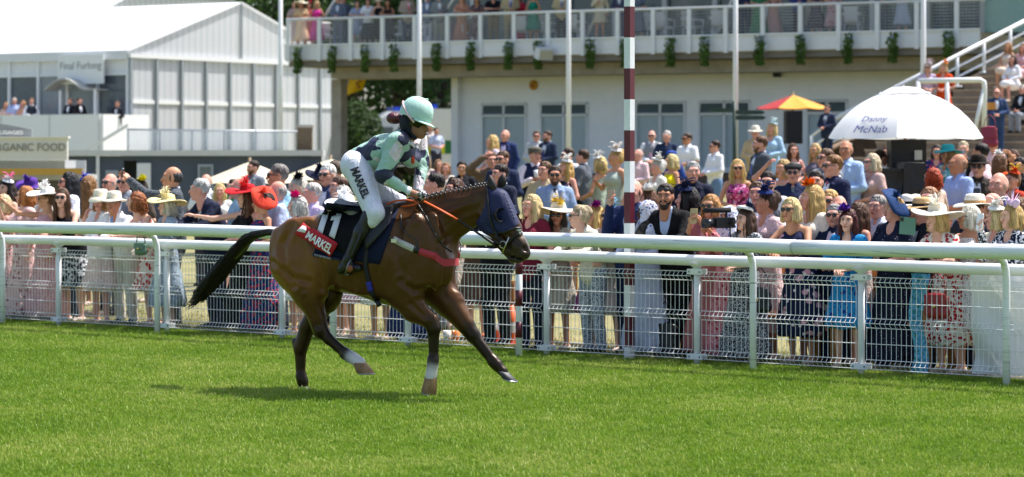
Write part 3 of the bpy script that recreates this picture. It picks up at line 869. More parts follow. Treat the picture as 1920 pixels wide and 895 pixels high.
e = empty('hedge', (p.x, 142, 0), 0, 'tall dark green hedge closing the view under the balcony', 'hedge')
def f(r2): return Vector((r2.uniform(-7, 7), r2.uniform(-.9, .9), 9.5 * r2.random() + .5 * noise.noise(Vector((r2.random() * 9, 0, 0))))), Vector((r2.gauss(0, .5), -1, r2.gauss(.3, .5))).normalized()
obj('foliage', leaf_blob(9000, f, .22, 21), LEAF2, e)
b = MB()
for i in range(12): b.tube([(-6.6 + i * 1.2, 0, 0), (-6.5 + i * 1.2, 0, 7)], [.10, .03], 5)
tag(b.build('stems', mat('#3c3228', rough=.95), e, True), kind='stuff')
def bush(px, D, w, h, lab, seed):
    p = at(px, HORIZ, D); e = empty('bush', (p.x, D, 0), 0, lab, 'bush')
    def f(r2):
        d = Vector((r2.gauss(0, 1), r2.gauss(0, 1), r2.gauss(0, 1))).normalized()
        k = 1 + .10 * noise.noise(d * 2.5 + Vector((seed, 0, 0))) + .05 * noise.noise(d * 7)
        q = r2.random() ** .25
        return Vector((d.x * w * k * q, d.y * w * k * q, h * .5 + d.z * h * .5 * k * q)), d
    obj('foliage', leaf_blob(7000, f, .10, seed), LEAF2, e)
    b = MB()
    for i in range(5): b.tube([(0, 0, 0), (.5 * math.cos(i * 1.3), .5 * math.sin(i * 1.3), h * .5)], [.06, .02], 5)
    b.build('stems', mat('#3c3228', rough=.95), e, True)
bush(664, 112, 1.40, 4.35, 'large rounded dark green bush beside the concrete column', 11)
# yellow flag, vehicles and yellow notice seen through the opening
e = empty('feather_flag', at(665, HORIZ, 98), 0, 'bright yellow flag leaning above the dark bush', 'flag'); e.location.z = 0
b = MB(); q = [at(657, 139, 98), at(690, 139, 98), at(680, 168, 98), at(646, 181, 98)]
G = []
for j in range(7):
    for i in range(7):
        u, v = i / 6, j / 6
        c_ = q[0].lerp(q[1], u).lerp(q[3].lerp(q[2], u), v); G.append(c_ + Vector((0, .08 * math.sin(u * 5 + v * 3), 0)))
b.add(G, [(j * 7 + i, j * 7 + i + 1, j * 7 + i + 8, j * 7 + i + 7) for j in range(6) for i in range(6)])
wpart(b, 'cloth', mat('#e0b60e', rough=.7, trans=.3), e, True)
b = MB(); b.tube([at(648, 300, 98.1), at(646, 180, 98.1), at(658, 138, 98.1)], .03, 5); wpart(b, 'pole', ALU, e)
b = MB(); b.tube([at(669, 145, 97.85), at(676, 152, 97.85), at(668, 156, 97.85), at(674, 166, 97.85)], .05, 4); wpart(b, 'emblem', mat('#a3621a'), e)
def vehicle(px, D, lab, seed):
    p = at(px, HORIZ, D); e = empty('ambulance', (p.x, D, 0), .25, lab, 'ambulance', 'ambulances parked behind the stand')
    Wm = mat('#dfe2e2', rough=.3)
    b = MB(); P = [(-1.6, .35), (-1.6, 1.1), (-1.35, 1.35), (-.75, 2.35), (-.2, 2.75), (3.6, 2.75), (3.6, .35)]
    n_ = len(P)
    b.add([(x, -1.0, z) for x, z in P] + [(x, 1.0, z) for x, z in P], [tuple(range(n_)), tuple(range(2 * n_ - 1, n_ - 1, -1))] + [(i, (i + 1) % n_, n_ + (i + 1) % n_, n_ + i) for i in range(n_)])
    bd = b.build('body', Wm, e)
    b = MB(); b.slab((-1.36, -.85, 1.42), (-1.36, .85, 1.42), (-.82, .8, 2.25), (-.82, -.8, 2.25), (-.04, 0, .02)); b.build('windscreen', DARKG, e)
    b = MB(); b.box((-.55, -1.01, 1.75), (.8, .03, .6)); b.build('side_window', DARKG, e)
    b = MB()
    for i in range(5):
        b.m = i % 2; b.box((.2 + i * .7, -1.012, 1.15), (.68, .03, .55))
    b.build('chequer_band', [mat('#c6d312', rough=.4), mat('#1b6b3a', rough=.4)], e)
    b = MB(); b.box((.1, 0, 2.85), (.4, 1.4, .18)); b.build('light_bar', mat('#2a49b5', rough=.2), e)
    for x in (-.8, 2.6):
        for y in (-1.0, 1.0):
            b = MB(); b.lathe([(0, -.1), (.2, -.1), (.36, -.1), (.36, .1), (0, .1)], 16, (x, y, .36), R=Matrix.Rotation(math.pi / 2, 3, 'X')); b.build('wheel', BLACK, e, True)
vehicle(735, 118, 'white and yellow chequered ambulance behind the jockey helmet', 1)
vehicle(800, 112, 'second ambulance half hidden by the tree beside the white wall', 2)
for o_ in list(COL.objects):
    if o_.name.startswith('ambulance') and o_.type == 'EMPTY': o_.location.z = 1.2
e = empty('yellow_notice', at(811, HORIZ, 80), 0, 'yellow notice board among the people under the balcony', 'sign'); e.location.z = 0
b = MB(); b.slab(at(803, 292, 80), at(820, 292, 80), at(820, 264, 80), at(803, 264, 80), (0, .04, 0)); wpart(b, 'board', mat('#d8c21e', rough=.6), e)
b = MB(); b.tube([at(811, 340, 80.05), at(811, 264, 80.05)], .03, 5); wpart(b, 'post', ALU, e)
# parasols
def parasol(px, py, D, r, h, n, mats, lab, cat, val=0):
    p = at(px, py, D); g = ground(p.x, D)
    e = empty('parasol', (p.x, D, g), .3, lab, cat)
    top = p.z - g
    for i in range(n):
        a0, a1 = 2 * math.pi * i / n, 2 * math.pi * (i + 1) / n
        V = []
        for j in range(5):
            t = j / 4
            for k_ in range(5):
                s_ = k_ / 4
                q = Vector((math.cos(a0), math.sin(a0), 0)).lerp(Vector((math.cos(a1), math.sin(a1), 0)), s_) * (r * t)
                V.append((q.x, q.y, top - h * t + .04 * h * math.sin(math.pi * s_) * t * 0 - .03 * math.sin(math.pi * s_) * t))
        b = MB(); b.add(V, [(j * 5 + k_, j * 5 + k_ + 1, (j + 1) * 5 + k_ + 1, (j + 1) * 5 + k_) for j in range(4) for k_ in range(4)]); b.build('canopy_panel', mats[i % len(mats)], e, True)
        b = MB(); b.tube([(0, 0, top - .06), (r * math.cos(a0), r * math.sin(a0), top - h - .02)], .012, 4); b.build('rib', BLACK, e)
    b = MB(); b.tube([(0, 0, 0), (0, 0, top + .08)], .03, 8); b.build('pole', mat('#8b7355', rough=.6), e, True)
    b = MB(); b.lathe([(0, 0), (.3, 0), (.3, .06), (.06, .1), (0, .1)], 14); b.build('base', mat('#77787a', rough=.8), e, True)
CR = mat('#e2d9c0', rough=.8, trans=.3, var=.05)
parasol(468, 303, 52, 1.0, .40, 8, [CR], 'cream garden parasol behind the man in grey suit', 'parasol')
parasol(620, 298, 56, 1.15, .42, 8, [CR], 'cream garden parasol partly behind the jockey', 'parasol')
parasol(1487, 178, 74, 1.1, .38, 8, [mat('#cf8c10', rough=.7)] * 2 + [mat('#9e1b1e', rough=.7)] * 3 + [mat('#cf8c10', rough=.7)] * 3, 'red and yellow parasol in front of the stand windows', 'parasol')
# fingerpost sign
p = at(1377, HORIZ, 70)
e = empty('fingerpost', (p.x, 70, ground(p.x, 70)), 0, 'dark green fingerpost sign with pointing arms by the windows', 'signpost')
GRN = mat('#1f3a30', rough=.5)
b = MB(); q = at(1377, 190, 70); b.tube([(0, 0, 0), (0, 0, q.z - e.location.z)], .05, 8); b.build('post', GRN, e, True)
for i, (x0, x1, y_) in enumerate(((1334, 1376, 203), (1379, 1428, 207), (1379, 1430, 217))):
    a, c_ = at(x0, y_, 69.9), at(x1, y_ + 8, 69.9); b = MB(); z0 = (a.z + c_.z) / 2; hh = (a.z - c_.z) / 2
    tip = -.1 if x0 < 1376 else .1
    xs = (a.x, c_.x) if tip > 0 else (c_.x, a.x)
    b.add([(xs[0], 69.9, z0 - hh), (xs[1], 69.9, z0 - hh), (xs[1] + tip, 69.9, z0), (xs[1], 69.9, z0 + hh), (xs[0], 69.9, z0 + hh)] + [(xs[0], 69.94, z0 - hh), (xs[1], 69.94, z0 - hh), (xs[1] + tip, 69.94, z0), (xs[1], 69.94, z0 + hh), (xs[0], 69.94, z0 + hh)], [(0, 1, 2, 3, 4), (9, 8, 7, 6, 5)] + [(k_, (k_ + 1) % 5, 5 + (k_ + 1) % 5, 5 + k_) for k_ in range(5)])
    ar = wpart(b, 'arm', GRN, e)
# tall black loudspeaker
p = at(1487, HORIZ, 69)
e = empty('tall_loudspeaker', (p.x, 69, ground(p.x, 69)), .1, 'tall black loudspeaker on a stand below the red and yellow parasol', 'loudspeaker')
zt = at(0, 208, 69).z - e.location.z; zb = at(0, 270, 69).z - e.location.z
b = MB(); b.box((0, 0, (zt + zb) / 2), (.42, .4, zt - zb)); b.build('cabinet', mat('#131416', rough=.7), e)
b = MB(); b.box((0, -.21, (zt + zb) / 2), (.36, .02, zt - zb - .08)); b.build('grille', mat('#1d1f22', rough=.9), e)
for a in (0, 2.1, 4.2):
    b = MB(); b.tube([(0, 0, zb), (.35 * math.cos(a), .35 * math.sin(a), 0)], .02, 5); b.build('leg', BLACK, e)
# ------------------------------------------------------------------ crowd fence
FM = mat('#eceeee', rough=.4, var=.10)
fn = empty('crowd_fence', fence_pt(0, 0, 0), 0, 'white tubular fence with wire mesh panels in front of the crowd', 'fence')
SP = 1.87
ua = fence_u(1307)
us = [fence_u(px) for px in (110, 313, 529, 765, 1025, 1307, 1615)]
us = [us[0] - 2 * SP, us[0] - SP] + us + [us[-1] + SP * i for i in range(1, 8)]
b = MB()
u0, u1 = us[0], us[-1]
N_ = 30
b.tube([fence_pt(u0 + (u1 - u0) * i / N_, 0, .995 + .004 * math.sin(i * 1.7)) for i in range(N_ + 1)], .052, 14)
wpart(b, 'handrail', FM, fn, True)
def fb(b, u, bb, z, du, db, dz): return b.box(fence_pt(u, bb, z), (du, db, dz), rotz(-FANG))
bolt = mat('#8d9092', rough=.4, metal=.8)
for u in us:
    b = MB(); b.tube([fence_pt(u, 0, -.1), fence_pt(u, 0, .95)], .031, 12); po = wpart(b, 'post', FM, fn, True)
    b = MB(); b.lathe([(.031, .90), (.036, .925), (.075, .95), (.08, .965)], 14, fence_pt(u, 0, 0)); adopt(b.build('saddle', FM, None, True), po)
    for z, w_ in ((.885, .17), (.085, .17)):
        b = MB(); fb(b, u, -.038, z, w_, .016, .052); fb(b, u, .038, z, w_, .016, .052); adopt(b.build('clamp', FM), po)
        b = MB()
        for du in (-.06, .06): b.ball(fence_pt(u + du, -.048, z), .010, 6, 4)
        adopt(b.build('bolts', bolt), po)
def wire(b, p, r=.0031): b.tube(p, r, 4, False)
folds = (.845, .475, .105)
def prof(z0):   # a folded ridge: out and back
    return [(z0 + .042, 0), (z0, -.038), (z0 - .042, 0)]
zs = []
for z0 in folds: zs += prof(z0)
for k in range(len(us) - 1):
    a, c = us[k] + .055, us[k + 1] - .055
    b = MB()
    n = 34
    for i in range(n + 1):
        u = a + (c - a) * i / n
        wire(b, [fence_pt(u, d, z) for z, d in zs], .0030)
    for z, d in zs + [(.66, 0), (.29, 0)]:
        wire(b, [fence_pt(a, d - .006, z), fence_pt(c, d - .006, z)], .0034)
    tag(wpart(b, 'wire_panel', FM, fn), kind='stuff')
# ------------------------------------------------------------------ running rail
rr_ = empty('running_rail', fence_pt(0, -.22, 0), 0, 'thick white running rail on bent posts along the course', 'rail')
RM = mat('#eff1f1', 'scuff', '#868b8d', rough=.4, var=.06)
RB, RZ, RR = -.45, 1.165, .066
J_ = [fence_u(px, RB) for px in (-420, 600, 1490, 3300)]
for i in range(3):
    b = MB()
    n = 24
    b.tube([fence_pt(uu, RB, RZ + .007 * math.sin(uu * 1.1)) for uu in [J_[i] + (J_[i + 1] - J_[i]) * k / n for k in range(n + 1)]], RR, 20)
    wpart(b, 'rail_length', RM, rr_, True)
    if i:
        b = MB(); b.tube([fence_pt(J_[i] - .006, RB, RZ + .007 * math.sin(J_[i] * 1.1)), fence_pt(J_[i] + .006, RB, RZ + .007 * math.sin(J_[i] * 1.1))], RR + .003, 20); wpart(b, 'rail_joint', mat('#c3c8c9', rough=.4), rr_, True)
MAROON = mat('#5d1426', rough=.45, var=.1)
for px in (-320, 5, 295, 625, 990, 1412, 1887, 2440, 3080):
    u = fence_u(px, -.22)
    path = [(-.22, -.1), (-.22, .62), (-.22, .92), (-.232, 1.0), (-.27, 1.075), (-.34, 1.12), (-.42, 1.13)]
    if px != 990:
        b = MB(); b.tube([fence_pt(u, bb, z) for bb, z in path], .032, 14); wpart(b, 'post', RM, rr_, True)
    else:
        b = MB(); b.tube([fence_pt(u, -.36, -.1), fence_pt(u, -.36, 1.12)], .034, 14); p_ = wpart(b, 'striped_post', FM, rr_, True)
        for z0, z1 in ((.20, .355), (.51, .665), (.82, .97)):
            b = MB(); b.tube([fence_pt(u, -.36, z0), fence_pt(u, -.36, z1)], .0355, 14); adopt(b.build('maroon_band', MAROON, None, True), p_)
# ------------------------------------------------------------------ finishing post
pf = Vector((at(1180, HORIZ, 25.86).x, 25.86, 0))
fp = empty('finishing_post', pf, rotz(-FANG).to_euler().z, 'tall maroon and white banded finishing post behind the fence', 'finishing post')
z = -.1
for i in range(18):
    h = .225 if i == 0 else .30
    b = MB(); b.box((0, 0, z + h / 2), (.074, .074, h))
    b.build('white_band' if i % 2 == 0 else 'maroon_band', FM if i % 2 == 0 else MAROON, fp)
    z += h
# ------------------------------------------------------------------ the horse
PSI = math.radians(24)
HO = Vector(((690 - 960) * 22.15 / FPX, 22.15, 0))
HF = Vector((math.cos(PSI), -math.sin(PSI), 0))      # the way it gallops
HLft = Vector((math.sin(PSI), math.cos(PSI), 0))     # its left (far) side
PXM = FPX / 22.15                                     # photo pixels per metre here
def hp(px, py, w=0.0):
    d = Vector(((px - 960) / FPX, 1, -(py - HORIZ) / FPX))
    o = Vector((0, 0, EYE))
    t = (HO - HLft * w - o).dot(HLft) / d.dot(HLft)
    q = o + d * t - HO
    return np.array((q.dot(HF), -w, q.z))
def unproj(P):
    """photo pixel of points in the horse's frame"""
    P = np.atleast_2d(P)
    wx = HO.x + P[:, 0] * HF.x + P[:, 1] * HLft.x
    wy = HO.y + P[:, 0] * HF.y + P[:, 1] * HLft.y
    return np.stack([960 + FPX * wx / wy, HORIZ - FPX * (P[:, 2] - EYE) / wy], 1)
horse = empty('horse', HO, -PSI, 'bay racehorse cantering across the turf with navy hood and black tail', 'horse')
S = Solid(0.0125)
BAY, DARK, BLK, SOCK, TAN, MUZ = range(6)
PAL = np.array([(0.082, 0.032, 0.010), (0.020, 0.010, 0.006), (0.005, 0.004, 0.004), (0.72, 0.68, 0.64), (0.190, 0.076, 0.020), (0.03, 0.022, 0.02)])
def hc(x1, y1, r1, w1, x2, y2, r2, w2, k=0.05, f=1.0, t=0, sub=False):
    S.cone(hp(x1, y1, w1), hp(x2, y2, w2), r1 / PXM, r2 / PXM, k, 1, f, sub, t)
def he(x, y, w, rx, ry, rz, k=0.05, ang=0, t=0, sub=False):
    S.ell(hp(x, y, w), (rx / PXM, ry / PXM, rz / PXM), k, Matrix.Rotation(math.radians(ang), 3, 'Y'), sub, t)
# trunk
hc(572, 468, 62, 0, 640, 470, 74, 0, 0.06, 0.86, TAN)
hc(640, 470, 75, 0, 735, 478, 92, 0, 0.06, 0.80, BAY)
hc(735, 476, 92, 0, 790, 462, 74, 0, 0.06, 0.66, BAY)
hc(770, 452, 72, 0, 800, 428, 58, 0, 0.06, 0.42, BAY)
hc(770, 400, 24, 0, 715, 412, 24, 0, 0.05, 0.8, DARK)           # withers
hc(800, 474, 52, 0.0, 818, 490, 34, 0, 0.05, 1.1, BAY)           # breast
he(826, 505, 0.10, 26, 26, 38, 0.04, 12, BAY); he(826, 505, -0.10, 26, 26, 38, 0.04, 12, BAY)
# neck
hc(798, 428, 60, 0, 852, 400, 43, 0.01, 0.05, 0.50, BAY)
hc(852, 400, 43, 0.01, 905, 380, 33, 0.02, 0.04, 0.46, BAY)
# shoulder, hip muscle
for w in (0.17, -0.17):
    he(782, 478, w, 46, 20, 82, 0.05, 16, BAY)
    he(745, 520, w * 1.05, 36, 18, 40, 0.04, -20, BAY)
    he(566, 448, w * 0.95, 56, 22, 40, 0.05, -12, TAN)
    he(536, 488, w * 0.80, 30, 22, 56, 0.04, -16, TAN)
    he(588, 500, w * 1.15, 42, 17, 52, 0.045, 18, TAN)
    he(690, 492, w * 1.3, 90, 14, 62, 0.05, 0, BAY)
for sg in (1, -1):                                               # muscle definition on both sides
    he(800, 430, sg * .095, 50, 10, 22, 0.03, -32, BAY)          # neck
    he(856, 388, sg * .075, 42, 9, 14, 0.025, -24, BAY)
    he(764, 456, sg * .225, 15, 10, 56, 0.02, 18, BAY)           # blade of the shoulder
    he(796, 500, sg * .185, 24, 14, 46, 0.022, 20, BAY)
    he(752, 548, sg * .175, 30, 13, 26, 0.02, -36, BAY)
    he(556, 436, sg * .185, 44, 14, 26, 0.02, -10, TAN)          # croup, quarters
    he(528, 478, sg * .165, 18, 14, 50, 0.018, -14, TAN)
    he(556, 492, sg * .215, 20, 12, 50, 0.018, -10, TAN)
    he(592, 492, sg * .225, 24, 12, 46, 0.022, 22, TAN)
    he(600, 540, sg * .175, 16, 14, 22, 0.02, 0, BAY)
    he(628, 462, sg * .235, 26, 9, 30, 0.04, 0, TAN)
# head
hc(914, 374, 26, 0.025, 932, 402, 30, 0.045, 0.03, 0.62, BAY)
hc(926, 412, 33, 0.045, 944, 432, 25, 0.06, 0.03, 0.50, BAY)
hc(936, 375, 18, 0.04, 962, 428, 17, 0.07, 0.03, 0.85, BAY)
hc(955, 432, 20, 0.065, 976, 466, 16, 0.09, 0.03, 0.74, DARK)
hc(972, 462, 18, 0.085, 980, 474, 15, 0.095, 0.02, 0.80, MUZ)
hc(938, 448, 16, 0.06, 962, 482, 10, 0.09, 0.02, 0.75, DARK)
hc(964, 483, 10, 0.09, 972, 484, 10, 0.095, 0.02, 1.0, MUZ)
he(985, 467, 0.125, 7, 4, 5, 0.01, 40, MUZ, True)                # nostril
hc(950, 480, 1.5, 0.15, 982, 488, 1.5, 0.15, 0.006, 12.0, MUZ, True)  # mouth
hc(935, 440, 4, 0.115, 955, 462, 3, 0.13, 0.02, 1, DARK, True)
# near hind, off hind
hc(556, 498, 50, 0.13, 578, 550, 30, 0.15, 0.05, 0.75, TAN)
hc(578, 550, 30, 0.15, 595, 594, 17.5, 0.14, 0.04, 0.85, BAY)
hc(595, 594, 17, 0.14, 602, 620, 15.5, 0.14, 0.02, 0.75, DARK)
hc(588, 606, 7, 0.14, 594, 626, 7, 0.14, 0.02, 0.8, BLK)
hc(604, 622, 13, 0.14, 616, 636, 10.5, 0.14, 0.02, 0.8, BLK)
hc(616, 636, 10, 0.14, 645, 661, 9.5, 0.14, 0.02, 0.75, BLK)
hc(648, 664, 12, 0.14, 654, 668, 11, 0.14, 0.02, 0.85, BLK)
hc(659, 670, 11.5, 0.14, 675, 681, 11.5, 0.14, 0.02, 0.95, SOCK)
hc(590, 512, 44, -0.13, 612, 556, 28, -0.13, 0.05, 0.75, BAY)
hc(612, 556, 28, -0.13, 578, 612, 17, -0.12, 0.04, 0.8, DARK)
hc(576, 614, 16, -0.12, 564, 652, 14.5, -0.12, 0.02, 0.75, DARK)
hc(553, 640, 7, -0.12, 560, 660, 8, -0.12, 0.02, 0.8, DARK)
hc(563, 658, 12, -0.12, 564, 704, 9.5, -0.12, 0.02, 0.75, DARK)
hc(565, 706, 11, -0.12, 567, 714, 11, -0.12, 0.02, 0.9, BLK)
hc(567, 714, 10, -0.12, 570, 727, 9.5, -0.12, 0.02, 0.9, BLK)
# near fore, off fore
hc(758, 545, 36, 0.14, 776, 580, 24, 0.14, 0.05, 0.75, BAY)
hc(776, 580, 24, 0.14, 806, 601, 16, 0.13, 0.03, 0.8, BAY)
hc(809, 604, 15, 0.13, 813, 616, 14, 0.13, 0.02, 0.85, BLK)
hc(813, 618, 12, 0.13, 813, 668, 9.5, 0.13, 0.02, 0.75, BLK)
hc(812, 676, 12, 0.13, 811, 682, 11, 0.13, 0.02, 0.9, BLK)
hc(811, 689, 10.5, 0.13, 808, 707, 11.5, 0.13, 0.02, 1.0, SOCK)
hc(815, 535, 40, -0.13, 842, 568, 27, -0.12, 0.05, 0.75, BAY)
hc(842, 568, 27, -0.12, 870, 606, 18, -0.11, 0.03, 0.8, BAY)
hc(876, 614, 16, -0.11, 886, 628, 15, -0.11, 0.02, 0.85, BLK)
hc(888, 631, 12, -0.11, 922, 674, 10, -0.11, 0.02, 0.75, BLK)
hc(926, 679, 12, -0.11, 931, 684, 11, -0.11, 0.02, 0.9, BLK)
hc(932, 686, 10, -0.11, 943, 697, 9.5, -0.11, 0.02, 0.95, BLK)
V, Q = S.skin()
V = relax(V, Q, 1, 0.35)
# grooves between the muscles, the same on both sides
pm = unproj(np.stack([V[:, 0], -np.abs(V[:, 1]), V[:, 2]], 1))
nrm = np.array([v.normal[:] for v in mesh_np('shape', V, Q).vertices])
side = np.clip((np.abs(V[:, 1]) - 0.05) / 0.06, 0, 1)
def groove(pts, depth, width):
    best = np.full(len(V), 1e9)
    for (x1, y1), (x2, y2) in zip(pts[:-1], pts[1:]):
        dx, dy = x2 - x1, y2 - y1
        t = np.clip(((pm[:, 0] - x1) * dx + (pm[:, 1] - y1) * dy) / (dx * dx + dy * dy), 0, 1)
        best = np.minimum(best, np.hypot(pm[:, 0] - x1 - t * dx, pm[:, 1] - y1 - t * dy))
    return (-depth * np.exp(-(best / width) ** 2) + depth * .55 * np.exp(-((best - 2.2 * width) / width) ** 2)) * side
dsp = np.zeros(len(V))
for pts, dep, wid_ in (([(578, 424), (592, 462), (604, 508), (606, 540)], .016, 6), ([(548, 424), (530, 462), (534, 500), (552, 536)], .014, 5), ([(512, 492), (545, 520), (580, 528)], .010, 5),
        ([(792, 392), (812, 432), (820, 470)], .014, 6), ([(748, 430), (746, 480), (756, 520)], .012, 6), ([(752, 528), (776, 545), (806, 540)], .013, 5), ([(826, 456), (862, 428), (896, 410)], .013, 5),
        ([(616, 470), (628, 515), (624, 545)], .014, 7), ([(836, 498), (832, 530), (826, 560)], .012, 5), ([(770, 410), (810, 396), (850, 384), (890, 372)], .008, 5), ([(660, 500), (664, 545)], .005, 4), ([(682, 500), (688, 555)], .005, 4), ([(706, 505), (712, 560)], .005, 4),
        ([(572, 560), (588, 590), (596, 612)], .009, 4), ([(770, 570), (796, 594)], .009, 4), ([(850, 570), (872, 600)], .009, 4), ([(905, 398), (915, 425), (935, 438)], .006, 4), ([(952, 440), (972, 458)], .006, 3)):
    dsp += groove(pts, dep, wid_)
V = V + nrm * dsp[:, None]
me = mesh_np('body', V, Q)
# coat colour: bay with black points, white socks
wt = np.zeros((len(V), len(PAL)))
for p in S.P:
    if p[8]: continue
    d = Solid.dist(p, V[:, 0], V[:, 1], V[:, 2])
    wt[:, p[9]] = np.maximum(wt[:, p[9]], np.exp(-np.maximum(d + 0.02, 0) / 0.010))
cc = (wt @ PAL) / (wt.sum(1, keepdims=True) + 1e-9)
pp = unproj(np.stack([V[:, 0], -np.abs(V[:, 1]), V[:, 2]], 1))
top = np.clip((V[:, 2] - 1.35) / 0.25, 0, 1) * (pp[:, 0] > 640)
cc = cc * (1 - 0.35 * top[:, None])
blaze = np.exp(-((V[:, 1] + 0.075) / 0.016) ** 2) * (pp[:, 0] > 972) * (pp[:, 1] > 440) * (pp[:, 1] < 470)
cc = cc * (1 - 0.5 * blaze[:, None]) + 0.5 * blaze[:, None] * np.array([0.5, 0.42, 0.38])
at_ = me.attributes.new('coat', 'FLOAT_COLOR', 'POINT')
at_.data.foreach_set('color', np.concatenate([cc, np.ones((len(V), 1))], 1).astype(np.float32).ravel())
COAT = mat('#553311', 'attr', rough=0.34, spec=0.4, var=0.22, bump=0.12)
hb = COAT.node_tree.nodes['Principled BSDF']
hb.inputs['Specular Tint'].default_value = (1.0, 0.72, 0.46, 1)
hb.inputs['Coat Weight'].default_value = 0.06
hb.inputs['Coat Roughness'].default_value = 0.35
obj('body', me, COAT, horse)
HB = BVHTree.FromPolygons([tuple(v) for v in V], [tuple(q) for q in Q.tolist()])
INV = Matrix((HF, HLft, Vector((0, 0, 1))))
def surf(px, py, off=0.0, w=0.28):
    """point on the near side of the horse seen at that photo pixel, lifted by off"""
    o = INV @ (Vector((0, 0, EYE)) - HO)
    d = (INV @ Vector(((px - 960) / FPX, 1, -(py - HORIZ) / FPX))).normalized()
    h, n, i, t = HB.ray_cast(o, d)
    if h is None or abs(h.y + w) > 0.3: return Vector(hp(px, py, w))
    return h + (n * .6 + Vector((0, -1, 0))).normalized() * off
def patch(name, cs, m, parent, nu=10, nv=8, off=0.012, thick=0.01, mirror=False):
    """cloth lying on the horse between four photo corners (tl, tr, br, bl)"""
    cs = [np.array(c, float) for c in cs]
    G = []
    for j in range(nv + 1):
        for i in range(nu + 1):
            u, v = i / nu, j / nv
            c = (cs[0] * (1 - u) + cs[1] * u) * (1 - v) + (cs[3] * (1 - u) + cs[2] * u) * v
            G.append(surf(c[0], c[1], off))
    G = [Vector(g) for g in G]
    n = (nu + 1) * (nv + 1)
    F = []
    for j in range(nv):
        for i in range(nu):
            a = j * (nu + 1) + i
            F.append((a, a + nu + 1, a + nu + 2, a + 1))
    V2 = G + [g + Vector((0, thick, 0)) for g in G]
    F2 = F + [tuple(k + n for k in f[::-1]) for f in F]
    ring = [i for i in range(nu + 1)] + [j * (nu + 1) + nu for j in range(1, nv + 1)] + [nv * (nu + 1) + i for i in range(nu - 1, -1, -1)] + [j * (nu + 1) for j in range(nv - 1, 0, -1)]
    F2 += [(ring[k], ring[(k + 1) % len(ring)], ring[(k + 1) % len(ring)] + n, ring[k] + n) for k in range(len(ring))]
    b = MB().add(V2, F2)
    if mirror: b.add([(v.x, -v.y, v.z) for v in V2], [f[::-1] for f in F2])
    return b.build(name, m, parent, True)
def decal(s, cs, m, parent, off=0.02, bold=0.0, shear=0.0):
    """letters filling the four photo corners on the horse's side"""
    t = text_mesh(s, 1.0, bold, 0, shear, 4)
    P = np.array([v.co[:] for v in t.vertices])
    lo, hi = P.min(0), P.max(0)
    cs = [np.array(c, float) for c in cs]
    for v in t.vertices:
        u = (v.co.x - lo[0]) / (hi[0] - lo[0]); w = 1 - (v.co.y - lo[1]) / (hi[1] - lo[1])
        c = (cs[0] * (1 - u) + cs[1] * u) * (1 - w) + (cs[3] * (1 - u) + cs[2] * u) * w
        v.co = surf(c[0], c[1], 0.0) + Vector((0, -off, 0))
    t.update()
    return obj('lettering', t, m, parent)
def strap(b, pts, r=0.011, off=0.008, flat=0.35, n=6, mirror=False):
    P = []
    for i in range(len(pts) - 1):
        for k in range(6):
            u = k / 6
            P.append(surf(pts[i][0] * (1 - u) + pts[i + 1][0] * u, pts[i][1] * (1 - u) + pts[i + 1][1] * u, off))
    P.append(surf(pts[-1][0], pts[-1][1], off))
    for q in P: q.y = min(q.y, -0.02)
    b.tube(P, r, n)
    if mirror: b.tube([Vector((q.x, -q.y, q.z)) for q in P], r, n)
    return b
# hooves
def hoof(top, toe, w, r, col, tilt):
    t, e = Vector(hp(*top, w)), Vector(hp(*toe, w))
    ax = (e - t).normalized()
    x = Vector((math.cos(math.radians(tilt)), 0, math.sin(math.radians(tilt))))
    y = Vector((0, 1, 0))
    b = MB()
    V3, n = [], 16
    L_ = (e - t).length
    for j, (h_, rr, fw) in enumerate(((0, 0.80, 0), (0.10, 0.90, 0.0), (0.95, 1.15, 0.18), (1.0, 1.10, 0.18))):
        for k in range(n):
            a = 2 * math.pi * k / n
            V3.append(t + ax * (L_ * h_) + x * (r * rr * math.cos(a) * 1.1 + fw * r) + y * (r * rr * math.sin(a)))
    b.add(V3, [(j * n + k, j * n + (k + 1) % n, (j + 1) * n + (k + 1) % n, (j + 1) * n + k) for j in range(3) for k in range(n)] + [tuple(range(n))[::-1], tuple(3 * n + k for k in range(n))])
    o = b.build('hoof', col, horse, True)
    b = MB()
    b.tube([t + ax * (L_ * 1.03) + x * (r * 1.16 * math.cos(a) + .18 * r) + y * (r * 1.05 * math.sin(a)) for a in [math.radians(k) for k in range(-130, 131, 20)]], 0.006, 5)
    b.build('horseshoe', mat('#b9bcc0', rough=0.35, metal=1.0), o, True)
HT = mat('#a98357', 'noise', '#7d5d3b', rough=0.6, scale=14)
HK = mat('#4b4b4e', 'noise', '#2c2b2c', rough=0.55, scale=14)
hoof((674, 680), (684, 700), 0.14, 0.062, HT, 0)
hoof((568, 724), (573, 736), -0.12, 0.05, HK, 0)
hoof((809, 704), (802, 738), 0.13, 0.052, HT, -14)
hoof((943, 696), (954, 712), -0.11, 0.052, HK, -12)
